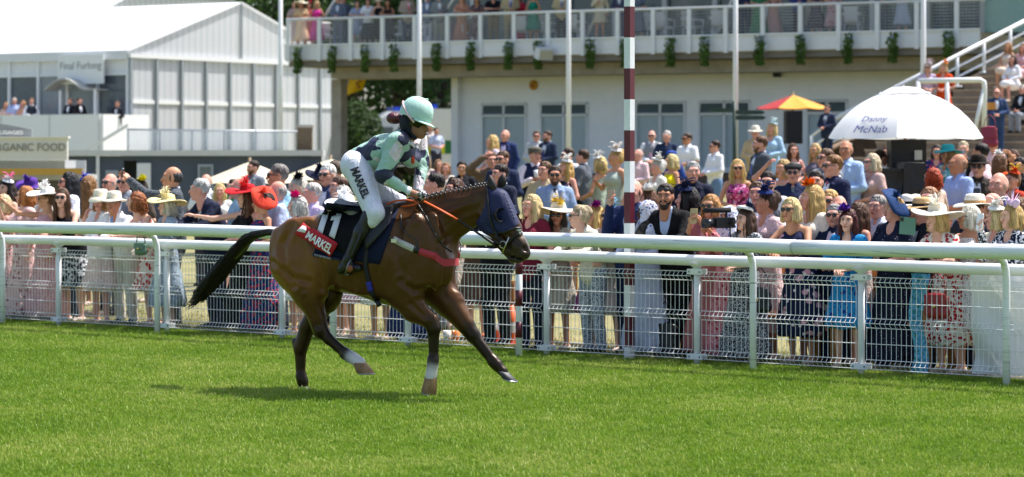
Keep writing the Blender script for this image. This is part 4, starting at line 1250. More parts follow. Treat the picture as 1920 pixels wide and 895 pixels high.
# ears
def ear(base, tip, w, m):
    a, e = Vector(hp(*base, w)), Vector(hp(*tip, w))
    b = MB()
    n = 10
    V3 = []
    for h_, rr in ((0, 0.5), (0.2, 0.9), (0.45, 1.0), (0.75, 0.7), (0.93, 0.3), (1, 0.04)):
        c = a.lerp(e, h_)
        for k in range(n):
            an = 2 * math.pi * k / n
            V3.append(c + Vector((0.042 * rr * math.cos(an), 0.030 * rr * math.sin(an), 0)))
    b.add(V3, [(j * n + k, j * n + (k + 1) % n, (j + 1) * n + (k + 1) % n, (j + 1) * n + k) for j in range(5) for k in range(n)])
    o = b.build('ear', m, horse, True)
EARM = mat('#2a1a10', 'noise', '#140d09', rough=0.6, scale=20)
ear((926, 362), (918, 328), 0.055, EARM)
ear((940, 352), (943, 326), -0.03, EARM)
for c, w in (((938, 404), 0.112),):
    MB().ball(hp(c[0] + 3, c[1], w), 0.02).build('eye', mat('#0b0705', rough=0.08, var=0), horse, True)
# tail: a black fall of hair streaming back
b = MB()
path = [(520, 436), (500, 436), (480, 441), (462, 453), (443, 474), (420, 502), (396, 530), (376, 547)]
wid = [0.022, 0.028, 0.040, 0.09, 0.165, 0.215, 0.20, 0.13]
P0 = [Vector(hp(x, y, 0)) for x, y in path]
for k in range(900):
    a, rr = random.random() * 6.283, math.sqrt(random.random())
    ph = random.random() * 6
    end = random.choice((8, 8, 7, 7, 6)) if k > 60 else 8
    pts = []
    for i in range(end):
        q = wid[i] * rr
        pts.append(P0[i] + Vector((q * math.cos(a) * 0.75, q * math.sin(a) * 0.7, q * math.cos(a) * 0.95)) + Vector((0.012 * math.sin(ph * 3 + i * 1.3) * (i > 2), 0.010 * math.sin(ph + i), 0.022 * math.sin(ph * 2 + i * 1.7) * (i > 3))))
    if end == 8 and random.random() < 0.5: pts.append(pts[-1] + Vector((random.uniform(-.06, .02), 0, random.uniform(-.05, .02))))
    b.tube(pts, [0.0045] * (len(pts) - 1) + [0.001], 3, False)
b.tube(P0[:6], [0.03, 0.03, 0.034, 0.04, 0.04, 0.01], 10)
b.build('tail', mat('#0d0b0a', 'hair', '#241d19', rough=0.4), horse, True)
# plaited mane
crest = [(768, 373), (800, 367), (830, 360), (862, 353), (895, 347), (914, 344)]
b = MB()
b.tube([Vector(hp(x, y + 6, 0.01)) for x, y in crest], [0.03, 0.03, 0.028, 0.026, 0.024, 0.02], 8)
mb = b.build('mane', mat('#0c0a09', 'hair', '#1d1713', rough=0.5), horse, True)
for i in range(19):
    u = i / 18 * 4.98
    j = int(u); u -= j
    x = crest[j][0] * (1 - u) + crest[j + 1][0] * u; y = crest[j][1] * (1 - u) + crest[j + 1][1] * u
    c = Vector(hp(x, y + 1, 0.02))
    b = MB(); b.ball(c, (0.015, 0.018, 0.02), 8, 5); b.ball(c + Vector((0.004, -0.03, -0.022)), (0.013, 0.014, 0.022), 8, 5)
    b.build('plait', mat('#0c0a09', 'hair', '#241c17', rough=0.45), mb, True)

# ------------------------------------------------------------------ tack
NAVY = cloth('#141a33', bump=0.25)
LEATH = mat('#17130f', rough=0.45, bump=0.1)
SADM = mat('#202023', rough=0.5)
loc = dict(loc=HO)
cl = empty('number_cloth', HO, -PSI, 'black saddle cloth with white number 11 and red banner on the bay horse', 'saddle cloth')
patch('quilted_pad', [(612, 388), (748, 392), (712, 496), (588, 480)], NAVY, cl, 16, 10, 0.010, 0.012, True)
pd = patch('cloth', [(612, 380), (716, 392), (664, 490), (594, 440)], cloth('#101013', bump=0.3), cl, 14, 10, 0.026, 0.012, True)
for x0, y0 in ((614, 394), (636, 403)):
    mm = mat('#d9dadb', rough=0.8)
    patch('numeral', [(x0 - 1, y0), (x0 + 9, y0 + 2), (x0 - 5, y0 + 46), (x0 - 15, y0 + 40)], mm, cl, 3, 8, 0.042, 0.004)
    patch('numeral', [(x0 - 10, y0 + 6), (x0 + 9, y0 + 1), (x0 + 6, y0 + 10), (x0 - 12, y0 + 14)], mm, cl, 5, 2, 0.043, 0.004)
bn = patch('banner', [(572, 418), (638, 457), (625, 482), (557, 438)], mat('#b3141c', rough=0.75, var=0.08), cl, 8, 3, 0.050, 0.006)
WL = mat('#ecebea', rough=0.7, var=0)
decal('MARKEL', [(586, 433), (633, 461), (625, 477), (579, 445)], WL, cl, 0.066, 0.03)
patch('emblem', [(571, 425), (580, 428), (576, 439), (563, 433)], WL, cl, 2, 2, 0.062, 0.004)
bt = patch('trim', [(589, 474), (640, 485), (640, 489), (588, 480)], mat('#232a45', rough=0.8), cl, 6, 1, 0.026, 0.006)
decal('PUTTER RACING', [(594, 476), (624, 483), (624, 486.5), (594, 479.5)], mat('#b9bcc6'), cl, 0.040, 0.02)
# saddle
sd = empty('racing_saddle', HO, -PSI, 'small black racing saddle with grey seat under the jockey', 'saddle')
so = Solid(0.012)
so.cone(hp(640, 388, 0), hp(672, 398, 0), .06, .07, .03, 1, 2.0)
so.cone(hp(672, 398, 0), hp(735, 388, 0), .06, .055, .03, 1, 2.0)
obj('seat', so.mesh('seat'), mat('#5b5b5f', rough=0.55, bump=0.1), sd)
so = Solid(0.012)
so.cone(hp(638, 383, 0.05), hp(664, 402, 0.13), .05, .055, .02, 1, 0.9)
obj('cantle', so.mesh('cantle'), mat('#8d8d90', rough=0.6, bump=0.2), sd)
patch('flap', [(676, 392), (740, 388), (735, 420), (690, 470)], SADM, sd, 8, 8, 0.045, 0.014, True)
b = MB(); strap(b, [(690, 440), (686, 500), (696, 545), (712, 574)], 0.022, 0.006, mirror=True)
gi = b.build('girth', mat('#121216', rough=0.7), sd, True)
b = MB(); strap(b, [(692, 528), (696, 545)], 0.024, 0.009); b.build('girth_marking', mat('#2b2fa0', rough=0.7), gi, True)
b = MB(); strap(b, [(690, 425), (684, 450), (670, 482)], 0.012, 0.10); b.build('stirrup_leather', LEATH, sd, True)
# breast girth
bg_ = empty('breast_girth', HO, -PSI, 'red and white breast girth strapped round the bay horse', 'breast girth')
def band(name, a, e, hw, m, mirror=True):
    a, e = np.array(a, float), np.array(e, float)
    n = np.array((-(e - a)[1], (e - a)[0])); n = n / np.linalg.norm(n) * hw
    return patch(name, [a - n, e - n, e + n, a + n], m, bg_, 8, 2, 0.008, 0.008, mirror)
band('strap', (706, 438), (738, 450), 3, LEATH)
band('white_pad', (737, 449), (778, 468), 6, mat('#bdb9b0', rough=0.7))
b = MB(); b.box(surf(740, 452, 0.02), (0.05, 0.012, 0.03)); b.build('buckle', mat('#c9c9c9', rough=.25, metal=1), bg_)
band('strap', (776, 467), (787, 471), 6, LEATH)
REDB = mat('#b0303a', rough=0.7)
band('red_pad', (786, 471), (818, 482), 6.5, REDB)
b = MB()
e1 = surf(816, 481, 0.012)
arc = [Vector((e1.x, e1.y, e1.z))]
for k in range(1, 12):                    # round the breast to the off side
    y = e1.y + (-e1.y * 2) * k / 12
    h, n_, i_, t_ = HB.ray_cast(Vector((hp(868, 500)[0], y, e1.z - 0.05)), Vector((-1, 0, 0)))
    if h is not None: arc.append(h + n_ * 0.012)
arc.append(Vector((e1.x, -e1.y, e1.z)))
V3 = []
for q in arc: V3 += [q + Vector((0, 0, .03)), q - Vector((0, 0, .03))]
b.add(V3, [(2 * i, 2 * i + 1, 2 * i + 3, 2 * i + 2) for i in range(len(arc) - 1)])
b.build('front_pad', REDB, bg_, True)
b = MB(); strap(b, [(784, 383), (800, 408), (816, 438), (832, 462), (848, 472)], 0.007, 0.006, mirror=True)
strap(b, [(752, 402), (752, 425), (764, 440), (781, 449), (783, 466)], 0.006, 0.006)
b.build('neck_strap', mat('#2a2826', rough=0.4), bg_, True)
# hood with blinkers
hd_ = empty('blinker_hood', HO, -PSI, 'navy racing hood with black eye cups on the horse head', 'hood')
poly = [(912, 352), (922, 345), (938, 347), (953, 364), (964, 392), (974, 420), (960, 431), (940, 440), (918, 442), (900, 432), (892, 420), (904, 400), (911, 380)]
def inpoly(P, poly):
    r = np.zeros(len(P), bool)
    for i in range(len(poly)):
        (x1, y1), (x2, y2) = poly[i], poly[i - 1]
        c = ((y1 > P[:, 1]) != (y2 > P[:, 1])) & (P[:, 0] < (x2 - x1) * (P[:, 1] - y1) / (y2 - y1 + 1e-9) + x1)
        r ^= c
    return r
Vs = np.stack([V[:, 0], V[:, 1], V[:, 2]], 1)
mid = hp(940, 410, 0.055)
ys = -0.055 - np.abs(V[:, 1] + 0.055)
inn = inpoly(unproj(np.stack([V[:, 0], ys, V[:, 2]], 1)), poly) & (V[:, 0] > hp(885, 400)[0])
nm = np.array([v.normal[:] for v in me.vertices])
keep = inn[Q].all(1)
used = np.unique(Q[keep])
mp = np.full(len(V), -1); mp[used] = np.arange(len(used))
V4 = V[used] + nm[used] * 0.010
obj('mask', mesh_np('mask', V4, mp[Q[keep]]), mat('#141d4a', rough=0.7, bump=0.25, var=0.15), hd_)
def cup(px, py, w, sgn):
    c = Vector(hp(px, py, w))
    b = MB()
    R = Matrix.Rotation(math.radians(24 * sgn), 3, 'Z') @ Matrix.Rotation(math.radians(90), 3, 'Y')
    b.lathe([(0.058, 0.0), (0.056, -0.025), (0.044, -0.05), (0.022, -0.064), (0.0, -0.068)], 18, c, R=R)
    b.lathe([(0.058, 0.0), (0.050, -0.002), (0.046, -0.03), (0.02, -0.055), (0.0, -0.06)], 18, c, R=R)
    b.build('eye_cup', mat('#15161a', rough=0.35), hd_, True)
cup(940, 403, 0.155, -1)
cup(968, 398, -0.05, 1)
b = MB()
for k in range(9): b.box(surf(944 + k * 2.6, 358 + k * 6.2, 0.016, 0.05), (0.008, 0.004, 0.01))
b.build('lettering', mat('#aab0c4'), hd_)
# bridle and reins
br = empty('bridle', HO, -PSI, 'black leather bridle with orange rubber grip reins on the horse', 'bridle')
b = MB(); strap(b, [(914, 352), (917, 385), (922, 415), (931, 438), (940, 456)], 0.010, 0.016, mirror=False); b.build('cheek_strap', LEATH, br, True)
b = MB(); strap(b, [(922, 438), (945, 436), (968, 428), (976, 428)], 0.010, 0.014); strap(b, [(934, 462), (952, 458), (972, 438)], 0.008, 0.012); b.build('noseband', LEATH, br, True)
b = MB()
for k in range(7): b.ball(surf(974 + random.uniform(-4, 4), 435 + random.uniform(-5, 5), 0.012, 0.09), 0.012, 6, 4)
b.build('rosette', mat('#d9d6d0', 'noise', '#1c1c1e', rough=0.8, scale=60), br, True)
c = Vector(hp(943, 459, 0.155)); b = MB()
b.tube([c + Vector((0.028 * math.cos(a), 0, 0.028 * math.sin(a))) for a in [math.radians(20 * k) for k in range(19)]], 0.005, 6, False)
b.tube([hp(954, 445, 0.17), hp(941, 477, 0.17)], 0.006, 6)
b.build('bit', mat('#c8c2b4', rough=0.2, metal=1.0), br, True)
ORG = mat('#d2560f', rough=0.6, bump=0.15)
b = MB(); b.tube([hp(795, 378, .13), hp(826, 394, .16), hp(858, 412, .165)], 0.017, 6, flat=0.5)
b.tube([hp(726, 383, .20), hp(742, 377, .20), hp(760, 375, .19), hp(776, 377, .17), hp(783, 381, .16), hp(774, 385, .18), hp(754, 388, .19)], 0.017, 6, flat=0.5)
b.tube([hp(795, 377, -.03), hp(840, 392, -.10), hp(868, 402, -.12)], 0.017, 6, flat=0.5)
b.build('rein_grip', ORG, br, True)
b = MB(); b.tube([hp(858, 412, .165), hp(900, 440, .165), hp(925, 452, .16), hp(943, 460, .155)], 0.010, 6)
b.tube([hp(868, 402, -.12), hp(943, 458, -.04)], 0.010, 6); b.build('rein', LEATH, br, True)
b = MB(); strap(b, [(905, 443), (918, 452), (932, 462)], 0.012, 0.012); b.build('chin_strap', LEATH, br, True)
# ------------------------------------------------------------------ the jockey
jk = empty('person', HO, -PSI, 'jockey in mint silks and white breeches crouched over the bay horse', 'jockey')
MINT = mat('#a3c6b6', 'camo', '#1b2140', '#d6ccd2', rough=0.55, scale=8.5, bump=0.8, var=0.14)
BREE = mat('#dcdde8', rough=0.7, bump=0.7, var=0.05)
s = Solid(0.011)        # skin: face, neck, wrists
hc_ = Vector(hp(782, 228, 0.02))
def J(px, py, w): return hp(px, py, w)
s.ell(J(779, 222, 0.02), (.088, .075, .10), .03)
s.ell(J(785, 242, 0.03), (.062, .058, .075), .03)
s.ell(J(790, 254, 0.03), (.03, .032, .028), .03)
s.cone(J(797, 236, 0.03), J(801, 245, 0.03), .010, .015, .015)
s.ell(J(795, 252.5, 0.03), (.018, .026, .009), .008)
s.cone(J(776, 245, 0.02), J(755, 272, 0.0), .055, .062, .03)
s.cone(J(740, 285, 0), J(690, 305, 0), .10, .10, .04, 1, 1.2)
s.cone(J(764, 359, 0.14), J(782, 367, 0.13), .03, .035, .02)
FACE = mat('#9a6a4e', rough=0.5, var=0.1, spec=0.4)
obj('body', s.mesh('body'), FACE, jk)
b = MB(); b.ball(J(799, 252, 0.032), (.012, .026, .006), 8, 5); b.build('lips', mat('#7c3b36', rough=.4), jk, True)
# silks
s = Solid(0.0125)
s.cone(J(678, 302, 0), J(722, 285, 0), .125, .14, .05, 1, 1.25)
s.cone(J(722, 285, 0), J(752, 277, 0), .14, .12, .05, 1, 1.3)
s.cone(J(748, 264, .17), J(756, 264, -.17), .085, .085, .06)
s.cone(J(744, 268, .185), J(718, 330, .26), .086, .066, .03)
s.cone(J(718, 330, .26), J(764, 360, .15), .062, .04, .03)
s.cone(J(783, 262, -.17), J(792, 308, -.17), .08, .062, .03)
s.cone(J(792, 308, -.17), J(783, 357, -.02), .056, .042, .03)
s.cone(J(752, 285, 0), J(772, 300, -0.02), .10, .07, .05, 1, 1.3)
V, Q = s.skin()
wr = np.array([noise.noise(Vector((v[0] * 13, v[1] * 9, v[2] * 13))) * .007 + noise.noise(Vector((v[0] * 30, v[1] * 22, v[2] * 30))) * .003 for v in V])
me = mesh_np('silks', V, Q)
nm = np.array([v.normal[:] for v in me.vertices])
V = V + nm * wr[:, None]
me.vertices.foreach_set('co', V.astype(np.float32).ravel()); me.update()
silks = obj('silks', me, MINT, jk)
b = MB()
b.tube([J(756, 260, .09), J(768, 268, .09), J(777, 276, .04)], [.02, .022, .012], 6, flat=.5)
b.tube([J(785, 262, -.06), J(782, 270, -.03), J(777, 276, .03)], [.02, .022, .012], 6, flat=.5)
b.build('collar', mat('#d9d0d4', rough=.7), silks, True)
b = MB(); b.ball(J(774, 300, .055), (.02, .010, .036), 8, 5); b.build('flower_print', mat('#d2472c', rough=.6), silks, True)
# breeches
s = Solid(0.0125)
s.cone(J(668, 312, .10), J(668, 312, -.10), .125, .125, .05)
s.cone(J(670, 308, 0), J(690, 300, 0), .12, .11, .05, 1, 1.3)
s.cone(J(672, 318, .13), J(702, 400, .29), .118, .082, .04)
s.cone(J(702, 400, .29), J(697, 414, .30), .08, .068, .03)
s.cone(J(672, 318, -.13), J(745, 378, -.29), .115, .075, .04)
s.cone(J(745, 378, -.29), J(735, 405, -.30), .072, .06, .03)
Vb, Qb = s.skin()
me = mesh_np('breeches', Vb, Qb)
brc = obj('breeches', me, BREE, jk)
BB = BVHTree.FromPolygons([tuple(v) for v in Vb], [tuple(q) for q in Qb.tolist()])
t = text_mesh('MARKEL', 1.0, 0.035, 0, 0, 4)
P = np.array([v.co[:] for v in t.vertices]); lo, hi = P.min(0), P.max(0)
cs = [np.array(c, float) for c in ((672, 312), (694, 367), (680, 374), (656, 318))]   # top of letters faces right
o_ = INV @ (Vector((0, 0, EYE)) - HO)
for v in t.vertices:
    u = (v.co.x - lo[0]) / (hi[0] - lo[0]); w = 1 - (v.co.y - lo[1]) / (hi[1] - lo[1])
    c = (cs[0] * (1 - u) + cs[1] * u) * (1 - w) + (cs[3] * (1 - u) + cs[2] * u) * w
    d = (INV @ Vector(((c[0] - 960) / FPX, 1, -(c[1] - HORIZ) / FPX))).normalized()
    h, n, i, tt = BB.ray_cast(o_, d)
    v.co = (h - d * 0.016) if h is not None else Vector(hp(c[0], c[1], .25))
t.update()
obj('lettering', t, mat('#15161c', rough=.7), brc)
# boots
BOOT = mat('#131316', rough=0.38, bump=0.15)
for sg, kn, an, toe, heel in ((1, (695, 402, .305), (653, 486, .33), (672, 503, .33), (640, 507, .33)), (-1, (738, 396, -.305), (700, 478, -.34), (722, 496, -.34), (690, 498, -.34))):
    s = Solid(0.011)
    s.cone(J(*kn), J((kn[0] * .6 + an[0] * .4), (kn[1] * .6 + an[1] * .4), sg * .315), .068, .066, .03)
    s.cone(J((kn[0] * .6 + an[0] * .4), (kn[1] * .6 + an[1] * .4), sg * .315), J(*an), .066, .042, .03)
    s.cone(J(*an), J(*heel), .042, .036, .03)
    s.cone(J(heel[0] + 4, heel[1] - 5, heel[2]), J(*toe), .036, .032, .03)
    bo = obj('boot', s.mesh('boot'), BOOT, jk)
    b = MB()
    c = Vector(J((toe[0] * .7 + heel[0] * .3), (toe[1] + heel[1]) / 2 - 6, toe[2]))
    b.tube([c + Vector((-.045 + .012 * 0, sg * -.055, -.07)), c + Vector((-.02, sg * -.05, .02)), c + Vector((.0, 0, .085)), c + Vector((-.02, sg * .05, .02)), c + Vector((-.045, sg * .055, -.07)), c + Vector((-.045, sg * -.055, -.07))], .008, 6)
    b.build('stirrup_iron', mat('#7d7f84', rough=.3, metal=.9), jk, True)
    if sg == 1:
        b = MB(); b.ball(c + Vector((-.01, -.05, -.02)), (.035, .012, .03), 8, 5); b.build('boot_trim', mat('#8a4a22', rough=.5), bo, True)
# gloved hands holding the reins
def fist(c, m):
    b = MB(); c = Vector(c)
    b.ball(c, (.045, .034, .036), 10, 6)
    for k in range(4):
        q = c + Vector((.034, -.030 + .020 * k, .012 - .003 * k))
        b.tube([q + Vector((-.03, 0, .02)), q + Vector((.008, 0, .018)), q + Vector((.018, 0, -.012)), q + Vector((-.012, 0, -.028))], [.0095, .0105, .0095, .008], 6)
    b.tube([c + Vector((-.01, -.035, .02)), c + Vector((.025, -.04, .028)), c + Vector((.045, -.025, .012))], [.011, .011, .008], 6)
    return b.build('glove', m, jk, True)
GL = mat('#15161c', 'abstract', '#dddde0', rough=.6, scale=14)
fist(J(787, 369, .12), GL); fist(J(784, 365, -.02), GL)
b = MB(); b.tube([J(762, 358, .155), J(768, 361, .145)], .042, 12); b.build('cuff', mat('#e3e3e8', rough=.7), jk, True)
# helmet, goggles, hair
tl = math.radians(20)
R = Matrix.Rotation(tl, 3, 'Y') @ Matrix.Rotation(math.radians(-8), 3, 'X')
c = Vector(J(781, 213, .02))
b = MB()
b.lathe([(.138, -.045), (.142, -.02), (.142, .01), (.135, .05), (.115, .09), (.085, .118), (.045, .136), (.0, .14)], 28, c, lambda r, z, a: (r * (1 + .012 * math.sin(a * 9 + z * 30)), z), .84, R)
HELM = mat('#b2d6c8', rough=.5, bump=.35, var=.05)
hm = b.build('helmet', HELM, jk, True)
b = MB()
V3 = []
n = 14
for k in range(n + 1):
    a = math.radians(-70 + 140 * k / n)
    for r_, z_ in ((.128, -.035), (.128 + .065 * math.cos(a * 1.1), -.05), (.13 + .063 * math.cos(a * 1.1), -.058), (.128, -.047)):
        V3.append(c + R @ Vector((r_ * math.cos(a), r_ * .84 * math.sin(a), z_)))
b.add(V3, [(4 * k + i, 4 * k + (i + 1) % 4, 4 * k + 4 + (i + 1) % 4, 4 * k + 4 + i) for k in range(n) for i in range(4)])
b.build('peak', HELM, hm, True)
b = MB(); b.ball(c + R @ Vector((.03, 0, .135)), (.03, .025, .008), 8, 4); b.build('button', HELM, hm, True)
b = MB()
gp = [c + R @ Vector((.115 * math.cos(a), .104 * math.sin(a), -.075)) for a in [math.radians(-75 + 15 * k) for k in range(11)]]
V3 = []
for q in gp: V3 += [q + R @ Vector((0, 0, .03)), q - R @ Vector((0.012, 0, .03))]
b.add(V3, [(2 * i, 2 * i + 1, 2 * i + 3, 2 * i + 2) for i in range(len(gp) - 1)])
gg = b.build('goggles', mat('#08080a', rough=.08, var=0), jk, True)
b = MB(); b.tube([c + R @ Vector((.146 * math.cos(a), .125 * math.sin(a), zz)) for a, zz in ((math.radians(-65), -.075), (math.radians(-95), -.035), (math.radians(-130), .02), (math.radians(-170), .05), (math.radians(-200), .045))], .009, 6)
b.build('goggle_strap', mat('#d8b8bb', rough=.7), gg, True)
s = Solid(.011)
s.ell(J(768, 231, .02), (.085, .088, .095), .03)
s.cone(J(765, 240, .06), J(778, 259, .06), .035, .02, .03)
s.ell(J(798, 245, .03), (.075, .075, .07), .02, None, True)
obj('head_cover', s.mesh('head_cover'), mat('#171a26', rough=.8, bump=.2), jk)
s = Solid(.011)
s.ell(J(738, 222, .02), (.062, .055, .05), .02); s.cone(J(744, 222, .02), J(758, 226, .02), .04, .03, .02)
obj('hair_bun', s.mesh('hair_bun'), mat('#3a0d14', 'hair', '#6e1d2a', rough=.4, bump=.4), jk)
# ------------------------------------------------------------------ people: shapes shared between figures
def v3(*a): return np.array(a, float)
def skeleton(sex, pose):
    sw = .172 if sex == 'M' else .148
    k = dict(pel=v3(0, 0, .95), wst=v3(0, .0, 1.10), chs=v3(0, .0, 1.30), nck=v3(0, .015, 1.50), hd=v3(0, -.005, 1.625),
             hipL=v3(.095, 0, .92), hipR=v3(-.095, 0, .92), kneL=v3(.10, -.01, .50), kneR=v3(-.10, -.01, .50), ankL=v3(.11, .02, .08), ankR=v3(-.11, .02, .08),
             shL=v3(sw, .01, 1.415), shR=v3(-sw, .01, 1.415), elL=v3(.25, .03, 1.15), elR=v3(-.25, .03, 1.15), wrL=v3(.25, -.05, .91), wrR=v3(-.25, -.05, .91))
    def arms(eL, wL, eR=None, wR=None):
        k['elL'], k['wrL'] = v3(*eL), v3(*wL)
        k['elR'] = v3(*(eR or (-eL[0], eL[1], eL[2]))); k['wrR'] = v3(*(wR or (-wL[0], wL[1], wL[2])))
    if pose == 'lean':
        for n, d in (('pel', (0, .10, -.01)), ('wst', (0, .07, -.01)), ('chs', (0, -.02, -.03)), ('nck', (0, -.08, -.04)), ('hd', (0, -.13, -.045)), ('shL', (0, -.05, -.04)), ('shR', (0, -.05, -.04)), ('hipL', (0, .09, 0)), ('hipR', (0, .09, 0)), ('ankL', (0, .10, 0)), ('ankR', (0, .10, 0)), ('kneL', (0, .08, 0)), ('kneR', (0, .08, 0))):
            k[n] = k[n] + v3(*d)
        arms((.25, -.22, 1.17), (.06, -.42, 1.155), (-.27, -.22, 1.17), (-.02, -.46, 1.155))
    elif pose == 'phone': arms((.20, -.20, 1.22), (.06, -.36, 1.46))
    elif pose == 'phone1': arms((.25, .03, 1.15), (.25, -.05, .91), (-.21, -.18, 1.22), (-.09, -.34, 1.50))
    elif pose == 'up': arms((.26, -.20, 1.45), (.09, -.36, 1.66))
    elif pose == 'up1': arms((.25, .03, 1.15), (.22, -.08, .93), (-.34, -.22, 1.44), (-.40, -.40, 1.60))
    elif pose == 'point': arms((.25, -.1, 1.17), (.08, -.32, 1.14), (-.40, -.16, 1.37), (-.62, -.24, 1.41))
    elif pose == 'drink': arms((.25, .03, 1.15), (.23, -.07, .92), (-.25, -.06, 1.17), (-.10, -.28, 1.26))
    elif pose == 'clasp': arms((.26, -.02, 1.16), (.05, -.25, 1.10))
    elif pose == 'shade': arms((.25, .03, 1.15), (.22, -.1, .95), (-.36, -.14, 1.50), (-.15, -.18, 1.68))
    elif pose == 'chin': arms((.25, -.14, 1.17), (.03, -.30, 1.14), (-.19, -.24, 1.17), (-.07, -.20, 1.43))
    elif pose == 'sit':
        d = v3(0, 0, -.48)
        for n in ('pel', 'wst', 'chs', 'nck', 'hd', 'shL', 'shR', 'hipL', 'hipR'): k[n] = k[n] + d
        for s_, x in (('L', .1), ('R', -.1)):
            k['kne' + s_] = v3(x, -.42, .48); k['ank' + s_] = v3(x, -.40, .08)
        arms((.25, -.05, .68), (.08, -.28, .60))
    k['top'] = k['hd'][2] + .125
    return k
def add_torso(S, k, sex, g, sh=True):
    cr, wr, pr = (.132, .118, .122) if sex == 'M' else (.112, .092, .122)
    S.cone(k['pel'] + v3(0, 0, -.02), k['wst'], pr + g, wr + g, .06, 0, 1.28)
    S.cone(k['wst'], k['chs'], wr + g, cr + g, .06, 0, 1.28)
    if sh:
        S.cone(k['shL'] + v3(-.02, 0, 0), (k['nck'] + k['chs']) / 2 + v3(0, 0, .02), .052 + g, .07 + g, .04); S.cone(k['shR'] + v3(.02, 0, 0), (k['nck'] + k['chs']) / 2 + v3(0, 0, .02), .052 + g, .07 + g, .04)
        S.cone(k['nck'] + v3(0, 0, -.03), k['chs'], .06 + g * .5, .10 + g, .05, 0, 1.2)
    else:
        S.cone(k['chs'], k['chs'] + v3(0, 0, .05), cr + g, cr - .03 + g, .03, 0, 1.25)
    if sex == 'F':
        for s_ in (-1, 1): S.ell(k['chs'] + v3(.07 * s_, -.085, -.01), (.068 + g,) * 3, .03)
def add_arm(S, k, sd, g, sex, frac=1.0):
    a, e, w = k['sh' + sd], k['el' + sd], k['wr' + sd]
    r = (.050, .041, .031) if sex == 'M' else (.042, .035, .026)
    if frac < .5:
        S.cone(a, a + (e - a) * frac * 2, r[0] + g + .004, r[0] + g + .006, .03); return
    S.cone(a, e, r[0] + g, r[1] + g, .03)
    if frac > .5: S.cone(e, e + (w - e) * ((frac - .5) * 2), r[1] + g, r[1] + (r[2] - r[1]) * (frac - .5) * 2 + g, .02)
def add_leg(S, k, sd, g):
    S.cone(k['hip' + sd], k['kne' + sd], .088 + g, .058 + g, .04); S.cone(k['kne' + sd], k['ank' + sd], .056 + g, .038 + g, .03)
def head_solid():
    S = Solid(.0095)
    S.ell((0, .015, .022), (.076, .096, .102), .02)
    S.cone((0, -.02, .0), (0, -.035, -.06), .068, .050, .03)
    S.ell((0, -.068, -.092), (.030, .026, .024), .03)
    S.cone((0, -.092, .012), (0, -.113, -.022), .009, .015, .014)
    S.cone((-.045, -.075, .036), (.045, -.075, .036), .014, .014, .02)
    for s_ in (-1, 1):
        S.ell((.042 * s_, -.068, -.018), (.026, .022, .024), .02)
        S.ell((.031 * s_, -.099, .014), (.017, .014, .011), .012, None, True)
        S.ell((.078 * s_, .012, -.005), (.011, .022, .034), .008)
    S.ell((0, -.092, -.052), (.028, .016, .014), .015)
    S.cone((0, .012, -.06), (0, .03, -.20), .054, .060, .03)
    return S
def mbq(b):
    return np.array([tuple(v) for v in b.V]), np.array([f if len(f) == 4 else (f[0], f[1], f[2], f[2]) for f in b.F])
_hs = head_solid().skin()
HEADV, HEADQ = relax(_hs[0], _hs[1], 1, .3), _hs[1]
def face_bits():
    out = []
    b = MB()
    for s_ in (-1, 1): b.ball((.031 * s_, -.0815, .013), (.0125, .012, .0085), 8, 5)
    out.append((b, 1))
    b = MB()
    for s_ in (-1, 1):
        b.ball((.031 * s_, -.0915, .013), (.0068, .004, .0066), 6, 4)
        b.tube([(.016 * s_, -.098, .034), (.034 * s_, -.097, .040), (.050 * s_, -.084, .034)], .0042, 4, False)
        b.tube([(.018 * s_, -.094, .021), (.032 * s_, -.0975, .024), (.046 * s_, -.086, .019)], .0025, 4, False)
    out.append((b, 2))
    b = MB(); b.ball((0, -.103, -.0515), (.024, .008, .0045), 8, 4); b.ball((0, -.101, -.060), (.019, .008, .005), 8, 4); out.append((b, 3))
    return [(mbq(b), m) for b, m in out]
FACE_BITS = face_bits()
def hand_mb(w, d, n):
    """palm and five bent fingers from the wrist w along d, curling towards n"""
    w, d, n = Vector(w), Vector(d).normalized(), Vector(n)
    n = (n - d * n.dot(d)).normalized(); s = d.cross(n)
    b = MB()
    b.tube([w, w + d * .03, w + d * .06, w + d * .085], [.026, .036, .040, .034], 8, True, .5)
    for i, (o, L_) in enumerate(((-.030, .060), (-.010, .070), (.010, .066), (.030, .052))):
        p0 = w + d * .080 + s * o
        p1 = p0 + d * L_ * .45 + n * .006; p2 = p1 + (d * .75 + n * .65) * L_ * .35; p3 = p2 + (d * .35 + n * .95) * L_ * .3
        b.tube([p0, p1, p2, p3], [.0098, .0092, .0085, .006], 5)
    p0 = w + d * .025 - s * .032
    b.tube([p0, p0 + d * .025 - s * .016 + n * .010, p0 + d * .052 - s * .014 + n * .024], [.012, .0105, .007], 5)
    return b
CACHE = {}
def rot_head(hy, hp_=0): return np.array(Matrix.Rotation(math.radians(hy), 3, 'Z') @ Matrix.Rotation(math.radians(hp_), 3, 'X'))
